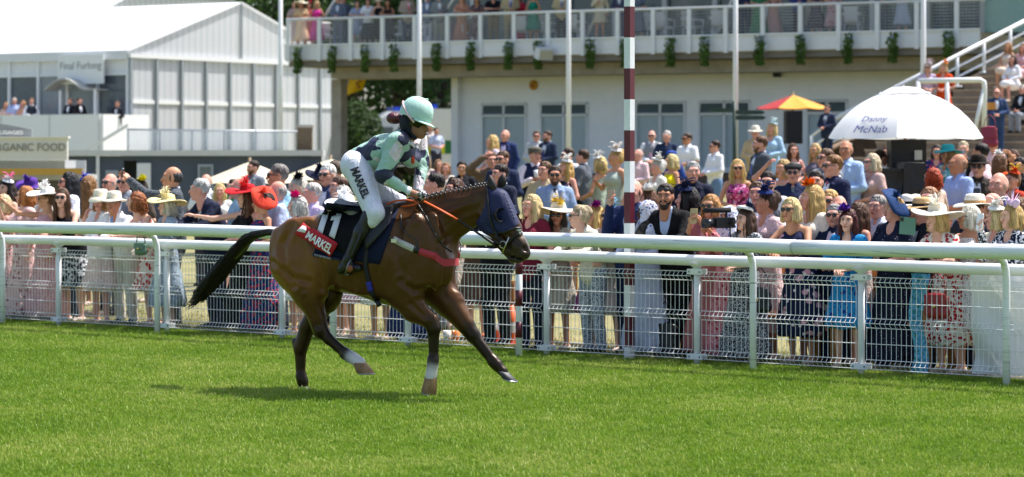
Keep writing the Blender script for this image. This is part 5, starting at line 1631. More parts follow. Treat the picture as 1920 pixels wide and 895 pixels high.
def body_mesh(sex, pose, hy):
    key = ('body', sex, pose, hy)
    if key in CACHE: return CACHE[key]
    k = skeleton(sex, pose)
    ck = ('core', sex, pose)
    if ck not in CACHE:
        S = Solid(.024)
        add_torso(S, k, sex, -.010)
        for sd in 'LR':
            add_arm(S, k, sd, 0, sex); add_leg(S, k, sd, -.004)
            a = k['ank' + sd]; S.cone(a + v3(0, .02, -.04), a + v3(0, -.14, -.05), .035, .03, .02)
        Vc, Qc = S.skin()
        Vs, Qs, n = [Vc], [Qc], len(Vc)
        for sd in 'LR':
            d = k['wr' + sd] - k['el' + sd]
            nn = v3(0, 0, -1) if abs(d[2]) < .2 * np.linalg.norm(d) else (v3(0, -.5, .0) if d[2] < 0 else v3(.7 if sd == 'R' else -.7, .2, 0))
            if pose == 'lean': nn = v3(0, -.4, -1)
            V_, Q_ = mbq(hand_mb(k['wr' + sd], d, nn))
            Vs.append(V_); Qs.append(Q_ + n); n += len(V_)
        CACHE[ck] = (np.concatenate(Vs), np.concatenate(Qs))
    Vc, Qc = CACHE[ck]
    R = rot_head(hy)
    Vs, Qs, Ms, n = [Vc, HEADV @ R.T + k['hd']], [Qc, HEADQ + len(Vc)], [np.zeros(len(Qc)), np.zeros(len(HEADQ))], len(Vc) + len(HEADV)
    for (V_, Q_), m in FACE_BITS:
        Vs.append(V_ @ R.T + k['hd']); Qs.append(Q_ + n); Ms.append(np.full(len(Q_), m)); n += len(V_)
    Vs, Qs, Ms = np.concatenate(Vs), np.concatenate(Qs), np.concatenate(Ms)
    tri = Qs[:, 2] == Qs[:, 3]
    F = [tuple(q[:3]) if t else tuple(q) for q, t in zip(Qs.tolist(), tri)]
    me = mesh_np('body', Vs, F, True, Ms)
    CACHE[key] = me
    return me
HEM = dict(mini=.60, knee=.46, midi=.30, maxi=.08)
def wear(piece, sex, pose, opt=''):
    key = (piece, sex, pose, opt)
    if key in CACHE: return CACHE[key]
    k = skeleton(sex, pose)
    S = Solid(.019 if piece in ('jacket', 'shirt', 'waistcoat') else .024)
    fn = None
    if piece == 'jacket':
        add_torso(S, k, sex, .024)
        S.cone(k['pel'] + v3(0, 0, .02), k['pel'] + v3(0, 0, -.09), .145, .150, .05, 0, 1.22)
        for sd in 'LR': add_arm(S, k, sd, .017, sex, .97)
        dz = k['chs'] - v3(0, 0, 1.30)
        S.cone(dz + v3(0, -.135, 1.55), dz + v3(0, -.20, 1.13), .098, .042, .008, 0, .85, True)
        for s_ in (-1, 1): S.cone(dz + v3(.024 * s_, -.158, 1.15), dz + v3(.092 * s_, -.095, 1.44), .010, .022, .010)
        S.cone(k['pel'] + v3(0, -.26, .12), k['pel'] + v3(0, -.26, -.2), .09, .115, .01, 0, .35, True)
    elif piece == 'shirt':
        add_torso(S, k, sex, .010)
        for sd in 'LR':
            if opt in 'sl' and opt: add_arm(S, k, sd, .015 if opt == 'l' else .018, sex, .97 if opt == 'l' else .36)
        for i in range(8):
            a, c = i * math.pi / 4, (i + 1) * math.pi / 4
            if 4.4 < (a + c) / 2 < 5.0: continue
            f = lambda t: k['nck'] + v3(.060 * math.cos(t), .060 * math.sin(t), .012 + .012 * math.sin(t))
            S.cone(f(a), f(c), .016, .016, .01)
        S.ell(k['nck'] + v3(0, -.085, -.02), (.03, .03, .05), .01, None, True)
        def fn(V):
            return V
    elif piece == 'waistcoat':
        add_torso(S, k, sex, .028, False)
        S.cone(k['chs'] + v3(.08, 0, .0), k['shL'] + v3(-.075, 0, .03), .112, .072, .03); S.cone(k['chs'] + v3(-.08, 0, .0), k['shR'] + v3(.075, 0, .03), .112, .072, .03)
        S.cone(k['chs'] + v3(0, -.22, .23), k['chs'] + v3(0, -.20, -.08), .10, .015, .01, 0, 1, True)
    elif piece == 'trousers':
        S.cone(k['pel'] + v3(0, 0, .06), k['pel'] + v3(0, 0, -.04), .118, .128, .04, 0, 1.25)
        for sd in 'LR':
            S.cone(k['hip' + sd], k['kne' + sd], .105, .075, .05); S.cone(k['kne' + sd], k['ank' + sd] + v3(0, 0, .0), .073, .066, .03)
    elif piece in ('dress', 'skirt', 'top'):
        sl, hem = opt.split('/') if '/' in opt else (opt, 'knee')
        if piece != 'skirt':
            add_torso(S, k, sex, .013, sl not in '0h')
            if sl == 'h':
                for s_, sd in ((1, 'L'), (-1, 'R')): S.cone(k['chs'] + v3(.075 * s_, -.09, .05), k['nck'] + v3(.045 * s_, .0, -.015), .026, .018, .02)
            if sl == '0':
                for s_, sd in ((1, 'L'), (-1, 'R')): S.cone(k['chs'] + v3(.085 * s_, -.075, .05), k['sh' + sd] + v3(-.055 * s_, .01, .045), .028, .020, .02)
            for sd in 'LR':
                if sl == 's': add_arm(S, k, sd, .020, sex, .34)
                if sl == 'l': add_arm(S, k, sd, .016, sex, .95)
            if sl in 'sl': S.ell(k['nck'] + v3(0, -.10, -.03), (.062, .075, .10), .01, None, True)
        if piece != 'top':
            h = HEM[hem]; flare = .16 + .11 * (1 - h)
            if pose == 'sit':
                S.cone(k['pel'], k['kneL'] + v3(-.1, 0, 0), .14, .10, .05, 0, 1.7)
            else:
                S.cone(k['pel'] + v3(0, 0, .02), v3(0, k['ankL'][1] - .02, h + flare * .4), .128, flare, .05, 0, 1.22)
            if pose != 'sit':
                def fn(V, h=h):
                    V = V.copy()
                    t = np.clip((.92 - V[:, 2]) / .6, 0, 1)
                    a = np.arctan2(V[:, 1], V[:, 0])
                    f = 1 + t * (.05 * np.sin(a * 7 + 1) + .035 * np.sin(a * 11 + 2 + V[:, 2] * 2))
                    low = V[:, 2] < .95
                    V[low, 0] *= f[low]; V[low, 1] *= f[low]
                    V[:, 2] = np.maximum(V[:, 2], h + .012 * np.sin(a * 5))
                    return V
        else:
            S.cone(k['pel'] + v3(0, 0, .06), k['pel'] + v3(0, 0, -.05), .135, .142, .04, 0, 1.25)
    elif piece == 'shoe':
        S = Solid(.012)
        S.cone(v3(0, .03, .035), v3(0, -.06, .035), .036, .040, .03); S.cone(v3(0, -.06, .032), v3(0, -.17, .028), .038, .028, .03, 0, 1.15)
        if opt == 'M': S.cone(v3(0, .02, .05), v3(0, .02, .10), .040, .042, .02)
        else: S.cone(v3(0, .05, .05), v3(0, .05, .012), .02, .010, .01); S.ell((0, -.04, .075), (.03, .06, .028), .01, None, True)
        def fn(V):
            V = V.copy(); V[:, 2] = np.maximum(V[:, 2], .002); return V
    V, Q = S.skin()
    if fn is not None: V = fn(V)
    if piece != 'shoe':     # creases in the cloth
        V = V + np.array([noise.noise_vector(Vector((v[0] * 11, v[1] * 11, v[2] * 7)))[:] for v in V]) * .007 + np.array([noise.noise_vector(Vector((v[0] * 26, v[1] * 26, v[2] * 15)))[:] for v in V]) * .003
    me = mesh_np(piece, V, Q)
    CACHE[key] = me
    return me
def hair_mesh(kind):
    key = ('hair', kind)
    if key in CACHE: return CACHE[key]
    S = Solid(.0115)
    if kind == 'bald':
        S.ell((0, .02, .01), (.084, .105, .085), .02)
        S.ell((0, -.04, .11), (.10, .135, .080), .01, None, True); S.ell((0, -.11, -.03), (.08, .08, .12), .01, None, True); S.ell((0, 0, -.13), (.12, .14, .09), .01, None, True)
    elif kind == 'beard':
        S.cone((0, -.03, -.045), (0, -.055, -.085), .066, .045, .02)
        S.ell((0, -.06, .03), (.09, .10, .068), .01, None, True); S.ell((0, .09, -.05), (.12, .08, .14), .01, None, True)
        S.ell((0, -.11, -.054), (.026, .02, .010), .004, None, True)
        S.cone((-.03, -.095, -.040), (.03, -.095, -.040), .010, .010, .01)
    elif kind == 'hijab':
        S.ell((0, .015, .015), (.098, .118, .128), .02); S.cone((0, .01, -.05), (0, .02, -.20), .10, .17, .04, 0, 1.15)
        S.ell((0, -.125, -.02), (.062, .075, .088), .012, None, True)
    else:
        S.ell((0, .018, .030), (.0815, .101, .100), .02)
        if kind != 'short':
            S.ell((0, .05, .0), (.088, .085, .11), .02)
        if kind in ('bob', 'curly', 'long', 'wavy'):
            for s_ in (-1, 1): S.cone((.070 * s_, -.005, .045), (.084 * s_, .0, -.095), .030, .034, .02)
            S.cone((0, .06, .0), (0, .065, -.11), .080, .062, .02, 0, 1.1)
        if kind in ('long', 'wavy'):
            for s_ in (-1, 1): S.cone((.080 * s_, .01, -.08), (.092 * s_, -.025, -.30), .036, .026, .03)
            S.cone((0, .075, -.08), (0, .105, -.36), .070, .055, .03, 0, 1.35)
        if kind == 'updo':
            S.ell((0, .115, .045), (.055, .048, .055), .02); S.ell((0, .09, .09), (.05, .045, .04), .02)
        if kind == 'pony': S.cone((0, .11, .03), (0, .14, -.20), .038, .022, .02)
        S.ell((0, -.115, -.035), (.066 if kind != 'fringe' else .06, .075, .105 if kind != 'bob' else .092), .012, None, True)
        if kind == 'short' or kind == 'updo' or kind == 'pony':
            S.ell((0, -.04, -.11), (.12, .13, .092), .01, None, True)
    amp = dict(curly=.018, wavy=.012, hijab=.003, beard=.003).get(kind, .008)
    def fn(V):
        f = 34 if kind in ('curly', 'wavy') else 48
        d = np.array([noise.noise(Vector((v[0] * f, v[1] * f, v[2] * f * (.9 if kind == 'curly' else .25)))) for v in V])
        c = V - np.array([0, .02, min(0, 0)])
        n = c / (np.linalg.norm(c * np.array([1, 1, .4]), axis=1, keepdims=True) + 1e-6)
        return V + n * (d * amp)[:, None]
    V, Q = S.skin()
    V = fn(V)
    if kind not in ('beard', 'hijab', 'bald'):
        b = MB(); r = random.Random(kind)
        drop = dict(bob=-.12, curly=-.12, long=-.33, wavy=-.35).get(kind, 0)
        for i in range(170):
            a = r.uniform(-math.pi, math.pi); fr = abs(a) < .95
            end = r.uniform(.45, .92) if fr else (r.uniform(1.5, 1.9) if kind != 'short' else r.uniform(1.2, 1.75))
            if kind in ('updo', 'pony') and not fr: end = r.uniform(1.2, 1.6)
            pts = []; lift = r.uniform(1.0, 1.07); sw = r.uniform(-.25, .25); t0 = r.uniform(.05, .5 if kind == 'short' else .25) * end
            for j in range(5):
                th = t0 + (end - t0) * j / 4; aa = a + sw * j / 4
                pts.append(Vector((.0815 * lift * math.sin(th) * math.sin(aa), .018 - .101 * lift * math.sin(th) * math.cos(aa), .030 + .100 * lift * math.cos(th))))
            if drop and not fr:
                q = pts[-1]; ph = r.random() * 6
                for j in (1, 2, 3, 4):
                    z = q.z + (drop * r.uniform(.85, 1.05) - q.z) * j / 4
                    wv = .012 * math.sin(ph + j * 1.9) * (2 if kind in ('curly', 'wavy') else .7)
                    fl = 1 + .10 * j / 4
                    pts.append(Vector((q.x * fl + wv, q.y * fl + wv * .5 + (.02 * j / 4 if abs(a) > 1.8 else -.012 * j / 4), z)))
            b.tube(pts, [.003] + [.0065] * (len(pts) - 2) + [.0015], 3, False)
        V2, Q2 = mbq(b)
        Q = np.concatenate([Q, Q2 + len(V)]); V = np.concatenate([V, V2])
    me = mesh_np('hair', V, Q)
    CACHE[key] = me
    return me
def hat_mesh(kind):
    key = ('hat', kind)
    if key in CACHE: return CACHE[key]
    b = MB()
    r = random.Random(kind)
    def petals(c, n, L_, w, spread=1.0):
        for i in range(n):
            a = r.random() * 6.283; el = r.uniform(.05, 1.3) * spread
            d = Vector((math.cos(a) * math.cos(el), math.sin(a) * math.cos(el), math.sin(el)))
            s = d.cross(Vector((0, 0, 1)))
            s = s.normalized() if s.length > .01 else Vector((1, 0, 0))
            u = s.cross(d); q = L_ * r.uniform(.7, 1.2); ww = w * r.uniform(.7, 1.2); c_ = Vector(c)
            b.add([c_, c_ + d * q * .5 + s * ww + u * ww * .3, c_ + d * q + u * ww * .2, c_ + d * q * .5 - s * ww + u * ww * .3], [(0, 1, 2, 3)])
    def quills(c, n, L_):
        for i in range(n):
            a = r.random() * 6.283; el = r.uniform(.3, 1.4); q = L_ * r.uniform(.6, 1.2); d = Vector((math.cos(a), math.sin(a), 0)); c_ = Vector(c)
            b.tube([c_, c_ + d * q * .4 * math.cos(el) + Vector((0, 0, q * .7 * math.sin(el))), c_ + d * q * math.cos(el) + Vector((0, 0, q * math.sin(el) - .02)), c_ + d * q * 1.15 * math.cos(el * .8) + Vector((0, 0, q * .8 * math.sin(el)))], [.002, .006, .008, .002], 4, True, .4)
    if kind in ('panama', 'trilby', 'straw', 'bowl'):
        br, ch = dict(panama=(.165, .115), trilby=(.135, .105), straw=(.20, .105), bowl=(.155, .11))[kind]
        sag = .05 if kind == 'bowl' else .012
        wob = lambda rr, z, a: (rr, z + (.014 * math.cos(2 * a) * max(0, rr - .1) / .07 if z < .03 else (-.022 * math.exp(-((math.sin(a)) / .5) ** 2) * (z > ch * .7) * (kind in ('panama', 'trilby')))))
        b.lathe([(br, -sag), (br, -sag + .006), (.125, .008), (.098, .014), (.096, .05), (.090, ch * .8), (.078, ch), (.045, ch + .006), (0, ch - .004)], 26, (0, 0, 0), wob, 1.15)
        b.lathe([(.096, .006), (.12, .0), (br, -sag - .003)], 26, (0, 0, 0), wob, 1.15)
        b.m = 1; b.lathe([(.0995, .012), (.0985, .042), (.094, .044)], 26, (0, 0, 0), None, 1.15)
    elif kind in ('wide', 'saucer'):
        br = .27 if kind == 'wide' else .21
        R = Matrix.Rotation(math.radians(14), 3, 'Y') if kind == 'saucer' else Matrix.Rotation(math.radians(-6), 3, 'X')
        wob = lambda rr, z, a: (rr * (1 + .03 * math.sin(3 * a)), z + .25 * max(0, rr - .12) * math.sin(2 * a + .6))
        b.lathe([(br, .0), (br - .004, .008), (.14, .022), (.098, .018), (.095, .06), (.08, .10), (.04, .115), (0, .116)], 32, (0, 0, 0), wob, 1.0, R)
        b.lathe([(.09, .01), (.14, .012), (br, -.004)], 32, (0, 0, 0), wob, 1.0, R)
        b.m = 1
        petals((.05, -.07, .07), 26, .10, .022)
        if kind == 'wide': petals((-.03, -.02, .10), 26, .085, .022); quills((.02, -.02, .10), 14, .12)
    elif kind == 'fascinator':
        b.lathe([(.075, 0), (.07, .012), (.03, .03), (0, .034)], 16, (.02, -.01, .0), None, 1.1, Matrix.Rotation(.3, 3, 'Y'))
        petals((.02, -.02, .02), 46, .070, .024)
        b.m = 1; quills((.03, -.01, .02), 16, .12)
    elif kind == 'flower':
        petals((.02, -.01, .0), 60, .10, .034); b.m = 1; petals((.02, -.02, .03), 10, .06, .02)
    elif kind == 'disc':
        R = Matrix.Rotation(math.radians(48), 3, 'Y') @ Matrix.Rotation(math.radians(-18), 3, 'X')
        b.lathe([(0, .03), (.08, .028), (.15, .006), (.19, -.012), (.192, -.02), (.15, -.006), (0, .015)], 28, (.03, .02, .0), lambda rr, z, a: (rr * (1 + .02 * math.sin(5 * a)), z + .02 * math.sin(3 * a) * rr / .19), 1.0, R)
        b.m = 1; petals((.04, 0, .03), 18, .10, .02)
    elif kind == 'pill':
        R = Matrix.Rotation(math.radians(-16), 3, 'X')
        b.lathe([(.10, 0), (.106, .02), (.09, .036), (.04, .046), (0, .048)], 22, (0, -.02, .0), None, .9, R)
        b.m = 1; petals((.05, .0, .03), 30, .08, .024); quills((.04, 0, .03), 12, .12)
    elif kind == 'cap':
        b.lathe([(.092, -.02), (.102, .012), (.098, .04), (.07, .062), (0, .068)], 20, (0, -.008, 0), None, 1.2)
        b.lathe([(.0, .0), (.06, .0), (.088, -.008), (.088, -.014), (0, -.008)], 16, (0, -.085, -.002), None, .65)
    elif kind == 'beret':
        b.lathe([(.09, -.02), (.108, .01), (.105, .035), (.07, .055), (0, .06)], 20, (0, .012, 0), None, 1.1, Matrix.Rotation(.15, 3, 'X'))
    elif kind == 'band':
        b.tube([(.092 * math.cos(a), .0, .0 + .105 * math.sin(a) - .06) for a in [math.radians(-5 + 19 * i) for i in range(11)]], .016, 6)
    elif kind == 'bow':
        for s_ in (-1, 1): b.ball((.06 * s_, 0, .03), (.07, .03, .045), 10, 6, Matrix.Rotation(-.3 * s_, 3, 'Y'))
        b.ball((0, -.01, .02), .028)
        b.m = 1; petals((0, 0, .03), 10, .16, .006)
    me = b.mesh('hat', True)
    if not any(b.M): pass
    CACHE[key] = me
    return me
def small_mesh(kind):
    key = ('small', kind)
    if key in CACHE: return CACHE[key]
    b = MB()
    if kind == 'sunglasses':
        for s_ in (-1, 1):
            b.ball((.032 * s_, -.103, .012), (.027, .008, .021), 10, 6)
            b.tube([(.055 * s_, -.098, .018), (.082 * s_, -.04, .018), (.083 * s_, .01, .008)], .0035, 4)
        b.tube([(-.012, -.110, .018), (.012, -.110, .018)], .0035, 4)
    elif kind == 'phone':
        x, y, z, c = .037, .0045, .075, .010
        P = [(-x + c, -z), (x - c, -z), (x, -z + c), (x, z - c), (x - c, z), (-x + c, z), (-x, z - c), (-x, -z + c)]
        b.add([(p, -y, q) for p, q in P] + [(p, y, q) for p, q in P], [tuple(range(8)), tuple(range(15, 7, -1))] + [(i, 8 + i, 8 + (i + 1) % 8, (i + 1) % 8) for i in range(8)])
    elif kind == 'cup': b.lathe([(0, 0), (.026, 0), (.037, .12), (.034, .12), (.025, .006)], 14)
    me = b.mesh(kind, kind in ('sunglasses', 'cup'))
    CACHE[key] = me
    return me
def tie_mesh(sex, pose):
    key = ('tie', sex, pose)
    if key in CACHE: return CACHE[key]
    k = skeleton(sex, pose); b = MB()
    a = k['nck'] + v3(0, -.102, -.045); c = k['chs'] + v3(0, -.164, -.03); e = k['wst'] + v3(0, -.152, .0)
    V = []
    for p, w in ((a + v3(0, 0, .012), .020), (a + v3(0, -.004, -.02), .013), (c, .030), (e, .038), (e + v3(0, 0, -.05), .004)):
        V += [(p[0] - w, p[1], p[2]), (p[0] + w, p[1], p[2]), (p[0] + w, p[1] + .012, p[2]), (p[0] - w, p[1] + .012, p[2])]
    b.add(V, [(4 * i + j, 4 * i + (j + 1) % 4, 4 * i + 4 + (j + 1) % 4, 4 * i + 4 + j) for i in range(4) for j in range(4)])
    CACHE[key] = b.mesh('tie', True)
    return CACHE[key]
SKIN = ['#e0b199', '#cb9676', '#8f6044', '#533526', '#d9a08c', '#c2886a']
SKM = [mat(c, 'noise', c2, rough=.58, scale=9, var=.08, spec=.3) for c, c2 in zip(SKIN, ['#d8a48c', '#c08a6a', '#82563c', '#482d20', '#d0937e', '#b57a5c'])]
EYEW = mat('#d8d4cf', rough=.3, var=0); LIPS = mat('#a8504c', rough=.45, var=0); LIPM = mat('#9c6052', rough=.5, var=0)
GLS = mat('#0a0a0c', rough=.08, var=0, spec=.7)
def fab(s):
    """cloth from a short note: colour, or kind:colours:scale"""
    p = s.split(':')
    if len(p) == 1: return cloth('#' + s)
    c = ['#' + x for x in p[1].split(',')] + [None, None]
    kd = dict(fl='floral', dot='dots', ab='abstract', ck='check', st='stripe')[p[0]]
    return cloth(c[0], kd, c[1], c[2], float(p[2]) if len(p) > 2 else 20, float(p[3]) if len(p) > 3 else .3)
def hairm(c): return mat('#' + c, 'hair', rough=.5, bump=.5, spec=.3)
NP = [0]
def P(x, y, d, sex, pose, yaw, hy, outfit, hair, hat='', acc='', skin=0, label='', group=None, base=None, h=None, item=None):
    D = d if d > 6 else fence_depth(x, d)
    k = skeleton(sex, pose)
    X = (x - 960) * D / FPX
    zt = EYE - (y - HORIZ) * D / FPX
    g = ground(X, D) if base is None else base
    sc = (zt - g) / k['top'] if h is None else h / 1.75
    if pose == 'sit': sc = .96; g = zt - k['top'] * sc
    if not .84 <= sc <= 1.12:
        print('person scale', round(sc, 2), label); sc = min(1.12, max(.84, sc))
    hdv = k['hd']
    Rz = Matrix.Rotation(math.radians(yaw), 3, 'Z')
    off = Rz @ Vector((hdv[0], hdv[1], 0)) * sc
    e = empty('person', (X - off.x, D - off.y, g), math.radians(yaw), label, 'person', group)
    e.scale = (sc, sc, sc)
    hc, hk = hair.split()[1] if ' ' in hair else '222222', hair.split()[0]
    body = obj('body', body_mesh(sex, pose, hy), [SKM[skin], EYEW, hairm(hc) if hk not in ('none',) else BLACK, LIPS if sex == 'F' else LIPM], e)
    o = outfit.split('|')
    sh = '1c1917'
    if o[0] == 'd':
        obj('dress', wear('dress', sex, pose, o[2] + '/' + o[1]), fab(o[3]), e); sh = 'cbb6a4'
    elif o[0] == 's':
        obj('jacket', wear('jacket', sex, pose), fab(o[1]), e); obj('shirt', wear('shirt', sex, pose), fab(o[2]), e)
        obj('trousers', wear('trousers', sex, pose), fab(o[4] if len(o) > 4 else o[1]), e)
        if o[3] != '-': obj('tie', tie_mesh(sex, pose), fab(o[3]), e)
    elif o[0] == 'h':
        obj('shirt', wear('shirt', sex, pose, o[1]), fab(o[2]), e); obj('trousers', wear('trousers', sex, pose), fab(o[3]), e)
        if len(o) > 4: obj('tie', tie_mesh(sex, pose), fab(o[4]), e)
    elif o[0] == 'w':
        obj('waistcoat', wear('waistcoat', sex, pose), fab(o[1]), e); obj('shirt', wear('shirt', sex, pose, 'l'), fab(o[2]), e)
        obj('trousers', wear('trousers', sex, pose), fab(o[4]), e); obj('tie', tie_mesh(sex, pose), fab(o[3]), e)
    elif o[0] == 't':
        obj('top', wear('top', sex, pose, o[1]), fab(o[2]), e); obj('trousers', wear('trousers', sex, pose), fab(o[3]), e)
    elif o[0] == 'k':
        obj('top', wear('top', sex, pose, o[1]), fab(o[2]), e); obj('skirt', wear('skirt', sex, pose, '0/' + o[4]), fab(o[3]), e); sh = 'cbb6a4'
    for sd in 'LR':
        a = k['ank' + sd]
        obj('shoe', wear('shoe', 'M', 'x', sex), fab(sh), e, loc=(a[0], a[1], a[2] - .08))
    hrot = (0, 0, math.radians(hy)); hl = tuple(k['hd'])
    if hk != 'none':
        obj('hair', hair_mesh(hk), hairm(hc) if hk != 'hijab' else fab('fl:d8dcea,4a62a8,c06a3a:26'), e, loc=hl, rot=hrot)
    if 'B' in acc: obj('beard', hair_mesh('beard'), hairm(hc), e, loc=hl, rot=hrot)
    if 'g' in acc: obj('sunglasses', small_mesh('sunglasses'), GLS, e, loc=hl, rot=hrot)
    if 'H' in acc: obj('sunglasses', small_mesh('sunglasses'), GLS, e, loc=(hl[0], hl[1], hl[2] + .06), rot=hrot)
    if hat:
        q = hat.split()
        up = .062 if q[0] in ('panama', 'trilby', 'straw', 'bowl', 'wide', 'cap', 'beret') else (.05 if q[0] == 'saucer' else .11)
        if q[0] == 'band': up = .06
        if q[0] in ('disc',): up = .08
        lo = Vector((0, .012, up))
        if q[0] in ('fascinator', 'flower', 'bow'): lo = Vector((float(q[3]) if len(q) > 3 else .03, .0, .11))
        lo = Matrix.Rotation(math.radians(hy), 3, 'Z') @ lo
        m1 = cloth('#' + q[1], bump=.3); m2 = cloth('#' + (q[2] if len(q) > 2 else q[1]), bump=.3)
        obj('hat' if q[0] not in ('band',) else 'hairband', hat_mesh(q[0]), [m1, m2] if q[0] not in ('cap', 'beret', 'band') else m1, e, loc=tuple(Vector(hl) + lo), rot=hrot)
    if item:
        kind, col, ilab = item
        w = k['wrR'] + (k['wrR'] - k['elR']) / np.linalg.norm(k['wrR'] - k['elR']) * .10
        if pose in ('phone', 'up'): w = (w + k['wrL'] + (k['wrL'] - k['elL']) / np.linalg.norm(k['wrL'] - k['elL']) * .10) / 2
        wp = Vector(e.location) + Rz @ Vector(w) * sc
        it = obj('smartphone' if kind == 'phone' else 'drinks_cup', small_mesh(kind), mat('#' + col, rough=.35 if kind == 'phone' else .5), None, loc=wp, rot=(math.radians(-8), math.radians(90 if pose == 'up' else 0), math.radians(yaw)))
        tag(it, ilab, 'phone' if kind == 'phone' else 'cup')
    NP[0] += 1
    return e
# ------------------------------------------------------------------ the crowd
G1, G2, G3, G4, G5 = 'spectators along the fence', 'spectators behind the front row', 'spectators on the lawn', 'guests on the balcony', 'guests at the marquee'
def F(*a, **k): return P(*a, group=G1, **k)
def S2(*a, **k): return P(*a, group=G2, **k)
def L3(*a, **k): return P(*a, group=G3, **k)
# front row, left to right
F(4, 366, .5, 'F', 'up1', -50, -15, 'd|knee|0|fl:c8a0a0,7a3a40,e6dcd2:16', 'curly d9c79a', label='woman with pale blonde curls at the left edge raising her arm')
F(46, 350, .5, 'F', 'phone1', -55, -35, 'd|maxi|s|fl:ddb9b4,a8616a,efe3dd:13', 'bob b5753f', acc='g', label='woman with ginger bob in pink floral long dress shading her face', item=('phone', 'e8c9c6', 'pale pink phone held by the ginger woman at the left end of the fence'))
F(87, 357, .45, 'F', 'up1', -45, -35, 'd|maxi|h|dot:d8a8a8,a83040:38', 'updo 6a4a30', 'wide f2efe8 f4f2ee', 'g', label='woman in ruffled white hat and pink dotted halter dress with raised hand', skin=1)
F(116, 354, .45, 'F', 'lean', -30, 25, 'k|0|14161c|ab:14161c,c8ccd0:11|knee', 'long 5a3d28', acc='g', label='woman in dark sunglasses and black sleeveless top leaning on the handrail')
F(188, 362, .55, 'F', 'chin', -45, 25, 'k|s|efeeea|fl:e0c4bc,efe0da:20|knee', 'bob a5784c', 'bowl efe4c9 e6d8b8', label='woman in cream cloche hat and white top with hand near cheek', skin=4)
F(213, 366, .5, 'M', 'lean', -35, 15, 'h|l|f2f2f4|d6cfc0|6f9fd0', 'short 8a8580', 'panama efe6cf d8ceb4', label='older man in cream panama hat, white shirt and pale blue tie', skin=5)
F(255, 361, .45, 'F', 'lean', -55, -35, 'd|knee|0|fl:e8d8cc,c02a2a,d8752a:17:.42', 'curly 9a5a30', label='woman with curly auburn hair in red and orange floral sundress')
F(313, 370, .55, 'F', 'clasp', -55, -15, 'd|midi|s|ab:9fb0bf,8797a8:9', 'bob d8d0b8', 'wide ead9a0 f0e4b8', label='woman in wide primrose straw hat and pale blue dress')
F(374, 336, .6, 'M', 'lean', -55, -35, 's|1b2138|f0f1f3|10131f', 'short c4c4c2', label='silver haired man in navy suit with dark tie facing left', skin=4)
F(462, 352, .55, 'F', 'point', -35, -35, 'd|maxi|0|141414', 'wavy 5a3a22', 'wide c41f26 e04040', label='woman with long wavy brown hair and red hat pointing to the left')
F(491, 362, .45, 'F', 'clasp', -60, -15, 'd|maxi|0|fl:1d2a63,c02a3a,3a8a7a:20:.36', 'updo 3a2a20', 'disc d8432f e0503a', label='woman with tilted coral disc hat and multicoloured navy dress', skin=1)
F(556, 368, .5, 'F', 'clasp', -60, -35, 'd|knee|s|fl:e9e4e6,d86a98:16', 'curly c9c6c0', 'flower d81b80 ef8ab8', label='grey haired woman with bright pink feather fascinator behind the horse rump', skin=4)
F(648, 372, .5, 'F', 'clasp', -50, -35, 'd|knee|s|fl:d9a3b2,e9c4cd:12', 'bob 9a958c', 'wide f4f4f4 fbfbfb', label='woman in big white feathered hat and pink skirt behind the saddle', skin=1)
F(712, 378, .6, 'F', 'clasp', -40, 0, 'd|knee|s|dot:e4e0da,a89a90:26', 'bob 6b4a30', label='woman in pale spotted dress hidden behind the horse barrel', skin=1)
F(770, 378, .5, 'F', 'clasp', -40, 0, 'd|maxi|s|1d2857', 'long 4a3020', label='woman in long navy dress hidden behind the horse shoulder')
F(905, 352, .55, 'M', 'lean', -40, 0, 's|14161c|d8dce6|-', 'short 30241c', label='man in black suit with hand on the rail below the horse jaw', skin=4)
F(893, 380, 1.4, 'F', 'clasp', -40, -15, 'd|knee|0|5b4a3a', 'bob 5a4030', label='woman in brown dress mostly hidden by the horse neck')
F(996, 366, .5, 'F', 'phone1', -35, -15, 't|s|6d1a2e|1a2036', 'long d2b884', label='blonde woman in maroon polo shirt filming beside the horse nose', item=('phone', '9fd0c0', 'mint green phone held by the blonde woman in maroon'), skin=4)
F(1085, 386, .45, 'F', 'lean', -50, -35, 't|l|ded8c4|ab:c9d2da,3f5a7a:34', 'updo b8a684', 'band cdb6a2', 'g', label='woman in cream jacket and blue patterned trousers leaning on the handrail')
F(1188, 338, .75, 'M', 'phone1', -30, 0, 's|1c2a52|a9bdd8|-|16203f', 'bald 5a3a2c', label='bald man in royal blue suit behind the banded finishing post', item=('phone', 'b79a7c', 'gold phone held up beside the finishing post'), skin=4)
F(1213, 378, .5, 'F', 'chin', -50, -35, 'd|maxi|l|b9c2dc', 'hijab 20140e', label='young woman in patterned white and blue headscarf and long pale blue dress', skin=3)
F(1247, 346, .45, 'M', 'lean', -30, 15, 's|0e0f12|aebfdc|-', 'short 2e2018', acc='BH', label='smiling bearded man in black suit with sunglasses pushed up on his brow', skin=5)
F(1397, 392, .45, 'F', 'clasp', -40, -15, 'd|maxi|s|ab:17191f,c4c8ce:30', 'long 4a3526', 'pill efece4 232b55', label='woman in white pillbox hat with navy feathers and black and white dress')
F(1436, 358, .95, 'F', 'clasp', -55, -35, 'd|midi|s|dot:e0c2c2,8a4a58:50', 'updo 4a3426', 'fascinator 22306a 22306a', label='brunette in pink dotted dress with navy fascinator facing left', skin=5)
F(1482, 372, .5, 'F', 'lean', -35, 0, 'd|midi|0|fl:1b2144,d8a0b0,e8d8dc:9', 'bob d8bf86', acc='g', label='laughing blonde woman in big sunglasses and navy and pink floral dress', skin=1)
